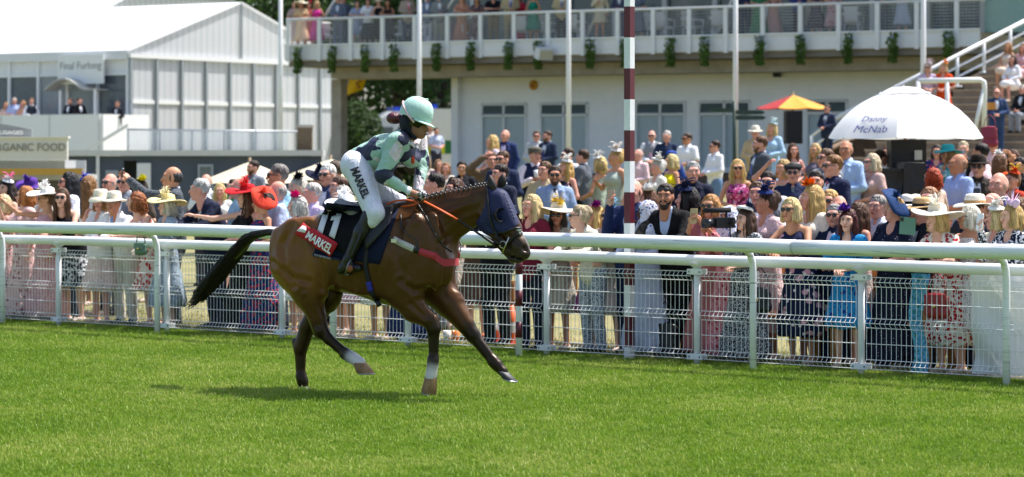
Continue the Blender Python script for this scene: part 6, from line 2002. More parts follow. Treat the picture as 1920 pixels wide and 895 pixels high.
F(1521, 348, .95, 'F', 'clasp', -45, -35, 'd|knee|s|e6dfcf', 'long c9a566', 'flower e8741a d0601a -.06', label='long haired blonde in cream dress with large orange flower headpiece', skin=4)
F(1590, 394, .5, 'F', 'clasp', -25, 0, 'd|knee|s|fl:1f86c0,1a3a8a,2a2050:15', 'long 4a1a1a', 'flower 5a2a9a 6a3ab0 -.07', label='woman with dark red hair and violet fascinator in bright blue dress')
F(1675, 370, .75, 'F', 'clasp', -45, -15, 'd|maxi|s|dot:141a30,c4c8d2:34:.16', 'pony b9935c', 'disc 1d3a66 1d3a66', label='woman with tilted navy hat and navy white-squiggled shirt dress', skin=4)
F(1755, 390, .45, 'F', 'lean', -45, -15, 'd|midi|s|fl:e6e0d4,b02232,4a6a4a:26:.42', 'bob d2b072', 'wide ece3cf f4eee0', label='laughing woman in large cream feathered hat and red rose print dress')
F(1816, 386, .75, 'F', 'clasp', -50, -35, 'd|knee|0|dot:f0f0ee,3a3a40:40', 'bob d8d4c4', acc='g', label='woman with short white-blonde hair in white spotted sleeveless dress', skin=1)
F(1868, 388, .6, 'F', 'clasp', -60, -35, 'd|knee|s|e2dccb', 'bob e0cd94', 'fascinator f0eee6 f0eee6', label='blonde woman in pale dress near the right edge clapping', skin=4)
F(1896, 384, .5, 'F', 'phone1', -55, -15, 'd|knee|l|ab:131a33,eef0f2:17', 'bob c4a468', 'bow e3c3dd ead2e6', label='woman with sheer lilac bow hat and navy white-flowered sleeves', item=('phone', 'f0f0ee', 'white phone held up by the woman with the lilac bow hat'))
# second rows, left
S2(12, 338, 1.5, 'F', 'clasp', -40, 0, 'd|knee|0|1b1b20', 'long 2a1c14', 'fascinator f2f0f0 e0609a', label='woman in black with white and pink fascinator at the far left')
S2(56, 338, 2.2, 'F', 'clasp', -50, -15, 'd|knee|s|6b6a70', 'bob 7a5a3a', 'saucer 54308a 5a3a9a', label='woman under a purple saucer hat in front of the food stall')
S2(80, 348, 1.6, 'F', 'clasp', -50, 0, 'd|knee|s|e9dfd0', 'bob a5845a', label='woman with tawny hair between the ginger bob and the white hat', skin=4)
S2(128, 324, 1.1, 'F', 'clasp', -60, -15, 't|s|eef0f4|2a3348', 'long 14141a', acc='g', label='tall woman with straight black hair and sunglasses in white top', skin=4)
S2(152, 337, 3.0, 'F', 'clasp', -20, 15, 'd|knee|s|e8e4ea', 'updo 2a2020', 'fascinator 2040c0 2040c0', label='dark haired woman with cobalt blue fascinator in the second row', skin=2)
S2(168, 331, 1.5, 'F', 'clasp', 150, 0, 'd|knee|s|eceaea', 'long 8a6238', label='woman with long brown hair seen from behind in white dress')
S2(206, 326, 2.4, 'M', 'clasp', -40, 0, 'h|l|e9e6ea|3a4050', 'bald a8a29a', acc='g', label='bald man in sunglasses and pale shirt behind the panama hat', skin=4)
S2(233, 324, 1.9, 'M', 'clasp', -30, 15, 's|6f7680|dfe2ea|-', 'bald 8a8680', acc='g', label='balding man in grey suit and sunglasses near the cabin door', skin=4)
S2(262, 337, 4.0, 'F', 'clasp', -30, 0, 'd|knee|s|50463c', 'bob 3a2a1c', 'flower e0d838 e0d838', label='brunette with small yellow flower headpiece by the cabin door')
S2(322, 313, 1.0, 'M', 'up1', -70, -15, 's|ck:3c4248,6a7076:16|d8dde6|-', 'bald 3a3a3a', label='man in grey checked jacket holding a phone high', skin=1, item=('phone', '1a2a4a', 'dark blue phone raised by the man in checked jacket'))
S2(386, 327, 40, 'M', 'clasp', -20, 0, 'h|s|eceeee|3a3a44', 'bald 8a7a6a', label='balding man in white shirt standing far back by the cabin', skin=4)
S2(412, 345, 39, 'F', 'clasp', 5, 0, 'd|knee|s|ece8e2', 'long d8be80', label='blonde woman in white wrap dress standing back from the crowd', skin=4)
S2(436, 337, 41, 'F', 'clasp', -50, -15, 'd|midi|s|2a8a5c', 'bob 2a1e18', label='dark haired woman in emerald green dress')
S2(447, 334, 1.3, 'M', 'clasp', -75, -15, 'h|s|a9cfe0|3a4052', 'bald c9c0b8', label='bald man in light turquoise shirt behind the red hat', skin=4)
S2(474, 302, 48, 'M', 'clasp', -35, -15, 's|7a808a|e6e8ee|1b2440', 'short 3a2a20', acc='B', label='bearded man in grey suit and navy tie beside the cream parasol', skin=4)
S2(520, 309, 1.2, 'M', 'clasp', -65, -15, 'h|s|9fd0e4|2f3848', 'short 7a7672', acc='g', label='grey haired man in sunglasses and sky blue shirt', skin=5)
S2(519, 340, .95, 'M', 'clasp', -75, -15, 'h|s|b9c9e6|2f3848', 'bald a8a29a', label='bald man in pale blue shirt behind the coral disc hat', skin=4)
S2(556, 334, 2.4, 'F', 'up1', -50, 0, 'd|knee|0|1b1d2a', 'updo cfc8ba', 'flower 14161f 14161f', label='white haired woman with black flower fascinator and raised arm')
S2(584, 344, 1.2, 'M', 'clasp', -60, -15, 'h|s|c9b9dc|3a3a48', 'short d0cdc6', label='white haired man in lilac shirt left of the white hat', skin=4)
S2(602, 318, 3.4, 'F', 'clasp', -40, 0, 'd|knee|s|8d8a90', 'bob 9a8a70', 'saucer 1c2038 1c2038', label='woman in small dark navy hat near the second cream parasol')
S2(614, 309, 3.0, 'M', 'clasp', -30, 0, 's|3a4668|d8dce8|-', 'short e2e0da', acc='g', label='white haired man in dark glasses and blue jacket', skin=4)
S2(627, 303, 5.0, 'M', 'clasp', -120, 0, 'h|l|a9bfe0|2a3040', 'short 5a4a3c', label='man in light blue shirt turned away beside the jockey', skin=4)
S2(634, 332, 2.2, 'M', 'clasp', -40, -15, 's|30343c|c9d0dc|-', 'short 5a4030', label='brown haired man low in the crowd behind the jockey thigh', skin=4)
S2(640, 350, 1.3, 'F', 'clasp', -60, -15, 'd|knee|s|d8d8de', 'curly b0aca4', label='woman with grey curls just behind the white feathered hat')
# between jockey and horse head
S2(814, 326, 2.2, 'M', 'chin', -55, -35, 's|6d737c|e4e8f0|20242f', 'short 1e1814', label='dark haired man in grey suit in front of the jockey hands', skin=4)
S2(852, 336, 2.6, 'F', 'clasp', -40, -15, 'd|knee|s|c9b8a8', 'bob 4a2e1e', label='woman with short chestnut hair above the horse neck', skin=4)
L3(866, 303, 44, 'M', 'clasp', 0, 0, 'h|s|14161e|22242c', 'short 2a2018', label='man in dark shirt against the brick plinth', skin=1)
L3(806, 232, 84, 'F', 'clasp', 10, 0, 'd|knee|s|d8cfc8', 'bob b89a6a', label='woman in beige under the balcony opening', base=1.35, skin=4)
L3(818, 240, 80, 'M', 'clasp', 30, 0, 'h|s|b8c4e0|3a3a48', 'short 4a3a2c', label='man in pale blue shirt above the yellow notice', base=1.25, skin=4)
L3(800, 297, 58, 'F', 'clasp', -20, 0, 'd|knee|s|d0c4b4', 'bob a88a60', label='woman with fair hair below the yellow notice', skin=4)
L3(822, 300, 56, 'F', 'clasp', 20, 0, 'd|knee|s|8a5a7a', 'curly 8a6a48', label='woman in mauve near the corner of the white wall', skin=4)
L3(836, 306, 50, 'F', 'clasp', -10, 0, 'd|knee|s|e0d4c0', 'bob 9a6a48', label='woman in cream low by the corner of the white wall', skin=4)
L3(922, 286, 41, 'M', 'shade', 10, 0, 's|6b5a48|eceaf2|-', 'short 6a4a30', label='man in brown jacket shading his eyes with one hand', skin=4)
L3(942, 284, 40, 'M', 'clasp', -20, -15, 's|1f2a48|e2e6f0|-', 'short 5a3e2a', acc='gB', label='man in sunglasses and navy jacket behind the horse ears', skin=4)
L3(937, 309, 34, 'M', 'clasp', -40, -15, 's|20263a|e6e8f0|-', 'short 281d16', label='dark haired young man in navy suit behind the horse ears', skin=4)
L3(922, 254, 56, 'F', 'clasp', -60, -15, 'd|knee|s|c9b8c4', 'long d2b070', label='woman with long honey blonde hair by the first window', skin=4)
L3(947, 244, 60, 'M', 'drink', -20, -15, 's|22305c|cdbfe0|4a3a70', 'bald a88a70', label='bald man in blue suit and lilac shirt before the first window', skin=4)
L3(1006, 246, 63, 'M', 'clasp', 0, 0, 's|b9bdc0|f0f0f2|c9c2d8', 'short 5a4434', acc='g', label='man in pale grey suit between the first two windows', skin=4)
L3(1026, 246, 61, 'M', 'clasp', -40, -15, 's|28344e|e6e8f0|4a4a7a', 'short 4a3626', acc='B', label='bearded man in slate blue suit before the second window', skin=4)
L3(1003, 276, 42, 'M', 'drink', 10, 15, 'w|1b2440|ecdfe4|3a3a4a|1b2440', 'short 5a4a3c', 'cap 5c584e', label='man in flat cap and navy waistcoat holding a drink', skin=4, item=('cup', 'e8e8ea', 'white cup held by the man in flat cap'))
L3(1021, 304, 36.5, 'M', 'clasp', -20, -15, 'h|l|b8a684|3a4050', 'short 6a4e34', label='young man with quiffed brown hair beside the flat cap', skin=4)
L3(1040, 312, 34, 'M', 'clasp', 0, 0, 's|8fa4c4|eceef4|3a3d4c', 'short 3a2a1e', acc='gB', label='man in light blue suit, dark tie and sunglasses', skin=5)
L3(1060, 300, 40, 'F', 'clasp', -40, -15, 'd|knee|0|fl:1b1d33,d8a8a0:14', 'long c9a460', 'fascinator f4f2ee f4f2ee', label='blonde woman with white headpiece in navy floral dress', skin=4)
L3(1064, 278, 45, 'M', 'clasp', -40, -35, 'h|l|f0f1f4|c9c4b4', 'short 4a3a2e', acc='g', label='man in white shirt and sunglasses left of the grey suit', skin=4)
L3(1092, 281, 43, 'M', 'clasp', -110, 0, 's|5a6068|e8eaf0|-|1a1a1e', 'short 4a3828', label='man in mid grey jacket turned away to the left', skin=4)
L3(1124, 294, 41, 'F', 'clasp', -120, -15, 'd|knee|0|a8b8a4', 'curly d8bc7c', 'fascinator f2efe8 f2efe8', label='tanned blonde with ivory feather fascinator turned away', skin=1)
L3(1154, 280, 40, 'F', 'drink', -55, -15, 'd|midi|0|a8b4a8', 'updo c9a868', 'fascinator e9e0d8 e9e0d8', label='blonde woman in sage green dress left of the finishing post', skin=1)
S2(1046, 392, .75, 'F', 'clasp', -30, 15, 'd|knee|s|b0a898', 'long 3a2a1e', 'wide e6dcc2 d8b84a', 'g', label='brunette in sunglasses under a cream sunhat with yellow trim', skin=5)
S2(1114, 394, .85, 'F', 'clasp', -50, -15, 'd|knee|s|8a4a80', 'long d9bc7a', 'flower 8a1e7c 8a1e7c .06', label='blonde woman with magenta purple fascinator', skin=4)
S2(1142, 395, .8, 'F', 'clasp', -30, 0, 'd|knee|s|b8a8a0', 'bob c9a05c', 'fascinator 8ac0e0 8ac0e0', 'g', label='blonde woman in sunglasses with sky blue fascinator')
S2(1212, 356, 1.6, 'F', 'clasp', -50, -15, 'd|knee|s|c0a8a0', 'bob 6a4630', 'flower f4f4f2 fbfbfb', label='woman with white feather headpiece behind the patterned headscarf', skin=4)
S2(1288, 352, .9, 'F', 'clasp', -65, -35, 'd|midi|s|dot:161b3a,dfe3ee:40', 'bob 1c1612', 'fascinator 1b2448 1b2448', label='woman with black bob and navy feather fascinator facing left', skin=4)
S2(1332, 366, .7, 'F', 'phone', -30, 0, 'd|maxi|s|b06a6a', 'bob b5824a', acc='g', label='strawberry blonde woman in round sunglasses taking a photograph', skin=1, item=('phone', 'b8a070', 'gold smartphone held by the strawberry blonde woman'))
S2(1366, 388, .65, 'F', 'phone', -45, 0, 'd|maxi|l|fl:d98a92,a82a3a,e8c0c0:16', 'hijab 2a1a14', label='woman in red and pink headscarf behind a black video camera', skin=5)
# centre and right lawn
L3(1222, 245, 57, 'M', 'clasp', -10, 0, 'w|8d8f94|f0f0f2|d8a8c0|70737a', 'bald c8c0b8', acc='g', label='grey waistcoated man in sunglasses by the third window', skin=4)
L3(1250, 246, 56, 'M', 'clasp', -10, -15, 'h|s|22304c|3a3a44', 'short d0ccc4', label='white haired man in dark navy shirt by the third window', skin=4)
L3(1288, 250, 54, 'M', 'clasp', -40, -15, 'h|s|f2f3f5|1e2638', 'short 4a3a30', acc='g', label='man in white polo shirt and sunglasses beside the third window', skin=5)
L3(1340, 264, 50, 'M', 'clasp', -60, -15, 'h|l|f0f0f2|6a86a8', 'short 3a2a20', acc='g', label='man in white shirt and faded jeans walking past the fourth window', skin=4)
L3(1260, 283, 47, 'M', 'clasp', 150, 0, 'h|s|28448a|3a3a44', 'short 3a3028', 'beret 2a4fb0', label='person in royal blue cap behind the yellow top', skin=4)
L3(1196, 280, 48, 'M', 'clasp', -40, -15, 'h|l|e9c9c9|3a3a48', 'bald c8a898', label='bald man in pale pink shirt right of the finishing post', skin=4)
L3(1258, 290, 42, 'F', 'clasp', -60, -15, 't|0|e8d818|c9c4b4', 'bob d8c48c', label='blonde woman in bright yellow strappy top', skin=1)
L3(1232, 300, 40, 'F', 'clasp', -60, -15, 't|l|e6e0d2|d8d0c0', 'updo d8d4cc', 'pill f0eee8 f0eee8', label='white haired woman in ivory jacket and ivory hat', skin=4)
L3(1299, 304, 32.5, 'M', 'clasp', -10, 15, 's|141a30|e4e8ee|1a2236', 'short a8a8a6', label='grey haired man in navy suit and dark tie looking at the camera', skin=4)
L3(1383, 300, 36, 'F', 'clasp', 0, 0, 'd|knee|0|ab:c9488c,5a1434,e8a8c8:10', 'long d2ae6c', acc='g', label='long haired blonde in sunglasses and magenta floral strappy dress', skin=1)
L3(1416, 240, 57, 'M', 'clasp', -10, 0, 's|c2ab84|c9bce0|-|a58c62', 'short 6a4a34', 'panama efe8d4 c9c0a0', label='man in tan jacket and straw hat by the fourth window', skin=4)
L3(1447, 230, 56, 'F', 'clasp', -30, 0, 'd|midi|l|a8c8e4', 'long d8bc84', 'fascinator cfe4e8 cfe4e8', label='blonde woman in light blue long sleeved dress near the loudspeaker', skin=4)
L3(1425, 256, 43, 'M', 'clasp', -70, -15, 's|4a5058|dfe4f0|6a74a8', 'short 6a4a30', acc='B', label='bearded man in charcoal suit walking left', skin=4)
L3(1487, 270, 46, 'F', 'clasp', 10, 0, 'd|knee|0|fl:d8b4bc,8a6a88:12', 'long 5a3a24', label='woman with long brown hair in pale pink sleeveless dress', skin=4)
L3(1528, 270, 45, 'F', 'clasp', -60, 25, 'd|knee|0|6a6474', 'long c9a872', label='blonde woman in grey dress stretching out her arm', skin=1)
L3(1468, 300, 35, 'F', 'shade', -30, -15, 'd|knee|0|cbb692', 'bob b89a64', label='woman in beige with one arm raised behind the beret', skin=4)
S2(1487, 306, 32, 'M', 'clasp', -10, 0, 'h|l|1c2848|1a1d28|6d7a80', 'short 2a2420', 'beret 26282a', 'g', label='man in dark beret, sunglasses and navy shirt with grey tie', skin=4)
S2(1440, 323, 30, 'M', 'clasp', -20, 0, 'h|l|e3e5ec|2a3040', 'short 2a1e16', acc='gB', label='man with cropped dark hair and sunglasses behind the navy fascinator', skin=4)
S2(1420, 341, 1.5, 'M', 'clasp', -20, 0, 's|4a4e58|e3e5ec|-', 'short 6a5038', label='man with short brown hair behind the white pillbox hat', skin=4)
S2(1530, 322, 30.5, 'F', 'clasp', -15, 0, 'd|knee|s|e0ccc8', 'updo 2a1c16', label='dark haired woman in pale blush top above the orange flower', skin=4)
S2(1561, 292, 31.5, 'M', 'clasp', -55, -15, 's|1a2140|e8eaf0|b06a7a', 'short 8a6238', acc='g', label='fair haired man in navy suit, pink tie and sunglasses', skin=4)
S2(1548, 280, 36, 'M', 'clasp', -45, -15, 's|8a8f96|e8eaf0|5a6a8a', 'short 6a4e38', acc='g', label='man in light grey suit behind the fair haired man in navy', skin=4)
S2(1586, 264, 37, 'M', 'clasp', -40, 15, 's|a5c0e4|e8eaf2|6a3a8a', 'bald 9a7a60', label='tanned bald man in pale blue jacket and purple tie', skin=5)
S2(1555, 357, 1.7, 'M', 'clasp', -30, 0, 'h|l|c9cede|2a3040', 'short d0a868', acc='g', label='sandy haired man in sunglasses right of the orange flower', skin=4)
S2(1574, 367, 1.3, 'M', 'clasp', -20, 15, 's|22283a|e0e4ea|-', 'bald c0a090', acc='g', label='bald man in sunglasses behind the violet fascinator', skin=4)
S2(1563, 384, .95, 'M', 'clasp', -20, 0, 's|1c2a48|e0cfd8|-', 'short 9a9896', acc='g', label='grey haired man in sunglasses and navy jacket beside the violet fascinator', skin=4)
S2(1607, 381, 1.0, 'F', 'clasp', -60, -15, 'd|knee|0|d8bcb4', 'long 5a3d2a', label='brown haired woman in blush dress behind the violet fascinator', skin=4)
S2(1645, 367, 1.4, 'M', 'clasp', -40, 0, 'h|l|st:e6e8f0,a9b4cc:30|2a3040', 'short 9a9690', label='man in glasses and striped shirt left of the tilted navy hat', skin=4)
S2(1706, 374, 1.2, 'M', 'clasp', -70, -15, 's|9aa0a8|e8eaf0|-', 'short 8a7a6a', 'panama f2eee4 14161c', label='man in white panama hat with black band', skin=4)
S2(1728, 378, 1.0, 'M', 'clasp', -60, -15, 's|20242e|e8eaf0|-', 'short 6a5040', 'straw c9a878 2a2420', label='man in tan straw hat left of the large cream hat', skin=4)
S2(1830, 372, 1.2, 'M', 'clasp', 110, 0, 's|161b30|e8eaf0|-', 'short 5a4a3c', 'straw ece4d2 b08a5a', label='man in cream wide brimmed hat and navy jacket seen from behind', skin=4)
S2(1858, 362, 1.5, 'M', 'clasp', -80, -15, 's|2a3352|e8eaf0|-', 'bald c89a88', label='bald man with glasses on his head above the lilac bow hat', skin=4)
S2(1872, 324, 2.6, 'M', 'phone', -40, 0, 's|2a3a6a|e8c8d0|-', 'bald d0a898', label='bald man in blue jacket holding a phone near the right edge', skin=4, item=('phone', '30343a', 'dark phone held by the bald man near the right edge'))
S2(1912, 372, 1.1, 'F', 'clasp', -50, -15, 'd|knee|s|5a6a88', 'bob 7a5a3c', label='woman in slate blue dress at the right edge', skin=4)
S2(1742, 352, 1.9, 'M', 'phone', -30, 0, 's|8a5a48|e8d8cc|-', 'short a87a5a', label='person holding up a phone in front of the black stand', skin=4, item=('phone', '2a2a30', 'black and red phone held up in front of the black stand'))
# under and right of the umbrella
L3(1634, 289, 37, 'F', 'clasp', -50, -15, 'd|knee|s|c8a8a0', 'bob d0c0a0', acc='g', label='ash blonde woman in sunglasses at the left of the black stand', skin=4)
L3(1652, 282, 40, 'M', 'clasp', 120, 0, 'h|l|e8eaee|3a3a44', 'short 3a2c22', label='dark haired man turned away under the white umbrella', skin=4)
L3(1664, 274, 42, 'F', 'clasp', -50, 0, 'd|knee|0|d8cfd8', 'long 6a4a34', label='brown haired woman just left of the black panel', skin=4)
L3(1748, 316, 32, 'F', 'clasp', -140, 0, 'd|knee|s|d8b8a8', 'curly a83c14', label='woman with bright red curly hair right of the black stand', skin=4)
L3(1757, 272, 44, 'F', 'clasp', -20, 0, 'd|midi|s|fl:24306a,c8343c,e8a0a8:12', 'bob 3a2a20', label='woman in blue and red floral dress below the umbrella', skin=4)
L3(1776, 276, 40, 'F', 'clasp', -60, 0, 'd|midi|l|ab:3aa8c0,dfe8f0:8', 'bob 8a6a48', 'straw 2fa0b8 2fa0b8', label='woman in turquoise hat and turquoise print dress', skin=4)
L3(1806, 266, 42, 'M', 'phone', -10, 0, 's|20242e|e8eaf0|-', 'short c8b898', label='fair haired man photographing with a phone below the umbrella edge', skin=4, item=('phone', '8a98a8', 'silver phone held up below the right umbrella edge'))
L3(1796, 289, 32.5, 'M', 'clasp', -65, -15, 'h|s|9fb4e4|2a3348', 'bald b88a70', label='large bald man in sky blue shirt facing left', skin=5)
L3(1838, 270, 37, 'M', 'clasp', -120, 0, 'h|l|ecc8d0|2a3348', 'short 1c1614', label='dark haired man in pale pink shirt turned away', skin=5)
L3(1834, 296, 32.5, 'M', 'clasp', -20, 0, 's|3a322c|e6e8ea|6a6450', 'short 4a3a2e', 'trilby 2c241e 14100e', 'g', label='man in brown trilby and brown suit with sunglasses', skin=4)
L3(1876, 290, 38, 'F', 'clasp', 120, 0, 'd|knee|s|e05a20', 'long 6a4628', 'flower eef0ee eef0ee', label='woman in orange dress with white feather headpiece', skin=1)
L3(1862, 262, 48, 'M', 'clasp', -20, 0, 'h|l|e8c0c0|3a3a44', 'bald c89a88', label='balding man in pink shirt near the maroon bag', skin=4)
L3(1900, 282, 40, 'F', 'up', -30, 0, 'd|knee|0|3a2a3a', 'long 5a3a28', label='woman in plum dress with both hands raised at the right edge', skin=1)
L3(1912, 296, 36, 'M', 'clasp', -40, 0, 's|14161e|e8eaf0|-', 'short 1a1614', acc='g', label='dark haired man in black suit at the right edge', skin=1)
L3(1898, 322, 33, 'F', 'clasp', -50, 0, 'd|knee|s|c8402a', 'updo 7a5a3a', 'fascinator e04a20 e0b83a', label='woman in red with orange fascinator at the right edge', skin=4)
# steps and stair landing
L3(1551, 197, 66, 'M', 'clasp', -35, 0, 's|26304a|e8eaf0|6a6a90', 'short 4a3628', acc='g', label='man in navy suit leaning on the short handrail below the umbrella edge', base=1.75, skin=4)
L3(1739, 118, 60, 'F', 'clasp', 0, 0, 'd|midi|s|c8b4cc', 'bob d8c8b8', 'fascinator e8d8e0 e8d8e0', 'g', label='woman in lilac dress with pale fascinator on the landing', base=2.45, skin=4)
L3(1769, 118, 60, 'F', 'clasp', -20, 0, 'd|midi|s|e04a12', 'bob d8b888', 'fascinator f08a20 f08a20', label='woman in bright orange dress on the landing', base=2.45, skin=4)
L3(1869, 166, 66.4, 'M', 'clasp', -10, 0, 's|2f4468|dfe8f4|-', 'bald c89a88', acc='g', label='man in blue suit standing on the steps reading an orange racecard', base=1.92, skin=4)
for x_, y_, D_, c_, hc_, lb_, sk_ in ((1890, 80, 70.5, 'd|knee|0|d8c8b8', 'long a8784a', 'woman in beige seated on the upper steps holding a drink', 1), (1899, 104, 69.5, 'd|knee|l|f0eef0', 'long 3a2a20', 'woman in white dress seated on the steps with legs stretched', 4), (1918, 82, 70.5, 'd|knee|s|e0b8c0', 'long 8a6038', 'woman in pink seated at the top right edge of the steps', 4)):
    L3(x_, y_, D_, 'F', 'sit', -40, 0, c_, hc_, label=lb_, skin=sk_)
L3(1917, 160, 67.5, 'M', 'sit', -40, 0, 's|1a1c22|e0e6f0|-|8d939c', 'short c8c4bc', label='white haired man in black jacket seated on the steps', skin=4)
# balcony guests
def B(px, sex, pose, yaw, outfit, hair, hat='', label='', h=1.68, v=.62, acc='', skin=0):
    p = GS.hit(px, v)
    P(px, 0, p.y, sex, pose, yaw, 0, outfit, hair, hat, acc, skin, label, group=G4, base=5.8, h=h)
B(552, 'F', 'clasp', -10, 'd|midi|s|b09a98', 'bob 6a4a38', label='woman in taupe dress at the left end of the balcony')
B(565, 'F', 'clasp', 0, 'd|midi|s|d8b890', 'bob 8a5a3a', 'wide f0e8d0 f0e8d0', 'woman in sand dress and cream sunhat on the balcony', skin=1)
B(579, 'F', 'clasp', 10, 'd|midi|s|b02040', 'bob 5a3a2a', 'fascinator c02040 c02040', 'woman in crimson dress on the balcony left', v=1.0)
B(594, 'F', 'clasp', 0, 'd|midi|0|d83a98', 'long c8a878', '', 'woman in hot pink dress on the balcony', skin=1)
B(634, 'M', 'clasp', -10, 's|6a7488|d0d8e8|-', 'short 7a5a44', '', 'man in blue grey suit on the balcony right of the pink dress', 1.8, skin=4)
B(644, 'M', 'clasp', 10, 's|5a6478|d8dce8|-', 'short 5a4434', '', 'man in slate suit standing next to the blue grey suit', 1.82, 1.2, skin=4)
B(670, 'F', 'lean', 0, 'd|knee|s|fl:a8b4d0,7a88b0:10', 'bob 5a3a28', '', 'woman in pale blue print dress leaning on the balcony rail')
B(690, 'F', 'clasp', 0, 'k|s|e4e8f0|30343c|midi', 'bob 4a3a30', '', 'woman in white top and dark skirt on the balcony', 1.70, skin=4)
B(710, 'F', 'clasp', 0, 'd|midi|0|16181e', 'bob 4a3020', 'straw ece4d0 ece4d0', 'woman in black dress and straw hat on the balcony', 1.68)
B(727, 'F', 'lean', -10, 'd|midi|0|2a2a34', 'long 4a2a1c', '', 'woman with dark hair leaning over the balcony rail', skin=1)
B(764, 'M', 'clasp', 20, 's|a89a8c|e8c8d0|d87a8a|3a4258', 'short 5a4a3c', '', 'man in beige jacket beside the second balcony flagpole', 1.85, skin=4)
B(802, 'M', 'clasp', -10, 's|7a88a0|e8ecf4|-|c8ccd8', 'short 8a6a50', '', 'man in pale blue jacket and white trousers on the balcony', 1.75, skin=4)
B(823, 'M', 'clasp', 10, 's|8a8d90|e8ecf4|-|a8a69c', 'short 6a5040', '', 'man in grey jacket and stone trousers on the balcony', 1.78, skin=4)
B(866, 'F', 'lean', 0, 'd|maxi|s|c89078', 'bob b8885a', 'saucer d8b0a0 d8b0a0', 'woman in long apricot dress on the balcony', 1.72)
B(894, 'F', 'lean', 0, 'd|midi|s|ab:6a4a58,3a3a44,c8a8a0:8', 'bob 6a4630', 'straw e8d8b0 d8c090', 'woman in dark patterned dress and straw hat on the balcony', 1.66, skin=1)
B(925, 'M', 'lean', 0, 'h|s|1a1c24|8a7a5c', 'short 5a3a28', '', 'man in black polo shirt leaning on the balcony rail', 1.80, skin=4)
B(956, 'M', 'clasp', 10, 's|b8a888|d8d4e8|6a70b0|a89878', 'short 6a5040', '', 'man in sand suit and lilac tie on the balcony', 1.88, skin=4)
B(973, 'F', 'clasp', -10, 'd|maxi|s|c02a48', 'bob 6a4028', '', 'woman in long red dress behind the sand suit', 1.66, 1.0)
B(1000, 'F', 'clasp', -20, 'd|knee|0|1f8a74', 'bob 7a4a34', '', 'woman in teal dress on the balcony', 1.72, skin=1)
B(1053, 'M', 'clasp', 0, 's|c0b08c|eceef4|6a80b0|2a2c34', 'short 5a4030', '', 'man in cream jacket beside the third balcony flagpole', 1.82, skin=4)
B(1125, 'F', 'drink', 0, 'd|mini|l|d8ccb0', 'long a8804c', '', 'woman in short cream dress on the balcony', 1.80, skin=4)
B(1163, 'M', 'clasp', -20, 's|5a5f78|e8eaf0|-', 'short 4a3a2c', '', 'man in violet grey suit left of the finishing post top', 1.80, 1.2, skin=4)
B(1196, 'F', 'clasp', 0, 'd|midi|s|6a7488', 'bob 7a5a40', '', 'woman in dusty blue dress right of the finishing post top', 1.72)
B(1398, 'M', 'clasp', 0, 's|2c3350|e8c8dc|-', 'short 4a3a2c', '', 'man in navy suit right of the fourth balcony flagpole', 1.80, skin=4)
B(1423, 'F', 'clasp', 0, 'd|maxi|s|4a8a64', 'bob 8a6040', '', 'woman in long green dress on the right balcony', 1.72)
B(1450, 'F', 'clasp', 0, 'd|maxi|s|d8a8a0', 'bob a87a4a', '', 'woman in long rose dress on the right balcony', 1.70, 1.0)
B(1497, 'M', 'clasp', 0, 's|3a4a8a|e8eaf0|-|2a2c34', 'short 3a2c22', '', 'man in bright blue jacket on the right balcony', 1.80, skin=4)
B(1530, 'F', 'clasp', 0, 'd|midi|s|5a5460', 'bob 6a4a34', '', 'woman in smoky grey dress on the right balcony', 1.72)
B(1562, 'F', 'clasp', 10, 'd|midi|s|fl:c8a8b0,a83a4a:10', 'bob 8a5a3c', '', 'woman in rose print dress on the right balcony', 1.70)
B(1652, 'M', 'clasp', 0, 's|6a6f7a|e8eaf0|-', 'short 4a3a2c', '', 'man in mid grey suit near the right end of the balcony', 1.80, skin=4)
B(1692, 'F', 'clasp', 0, 'd|midi|s|b8c4d8', 'bob b8945a', '', 'woman in powder blue dress near the right end of the balcony', 1.72)
# marquee guests
def T(px, y, D, sex, yaw, outfit, hair, label, skin=4, acc='', z=2.35):
    D = (TF.O - TF.U * 1.2).dot(TF.U) / Vector(((px - 960) / FPX, 1, 0)).dot(TF.U)
    P(px, y, D, sex, 'clasp', yaw, 0, outfit, hair, '', acc, skin, label, group=G5, base=z)
T(11, 192, 101, 'F', 0, 'd|knee|s|d8b8a8', 'bob a87a50', 'woman in blush dress at the left edge of the marquee deck')
T(27, 184, 100.5, 'M', 20, 'h|s|a8b8e0|3a3a48', 'short c8c0b4', 'white haired man in pale blue shirt on the marquee deck')
T(43, 189, 100, 'F', -20, 'd|knee|s|c89a84', 'bob b08050', 'woman in tan dress on the marquee deck')
T(59, 184, 99.5, 'M', 10, 'w|2a2f3c|f0f0f2|3a3a48|2a2f3c', 'short 7a6040', 'man in dark waistcoat and white shirt on the marquee deck')
T(131, 184, 99, 'M', -30, 's|1a1c24|e8eaf0|-', 'short 3a2c22', 'man in black suit below the porch canopy')
T(149, 184, 98.6, 'M', 40, 's|181a20|f0f0f2|-', 'short 2a2018', 'second man in black suit right of the porch canopy door')
T(220, 190, 98.8, 'M', -20, 's|22242c|c8ccd4|-', 'short 6a4a3a', 'man in dark jacket behind the last marquee pane')
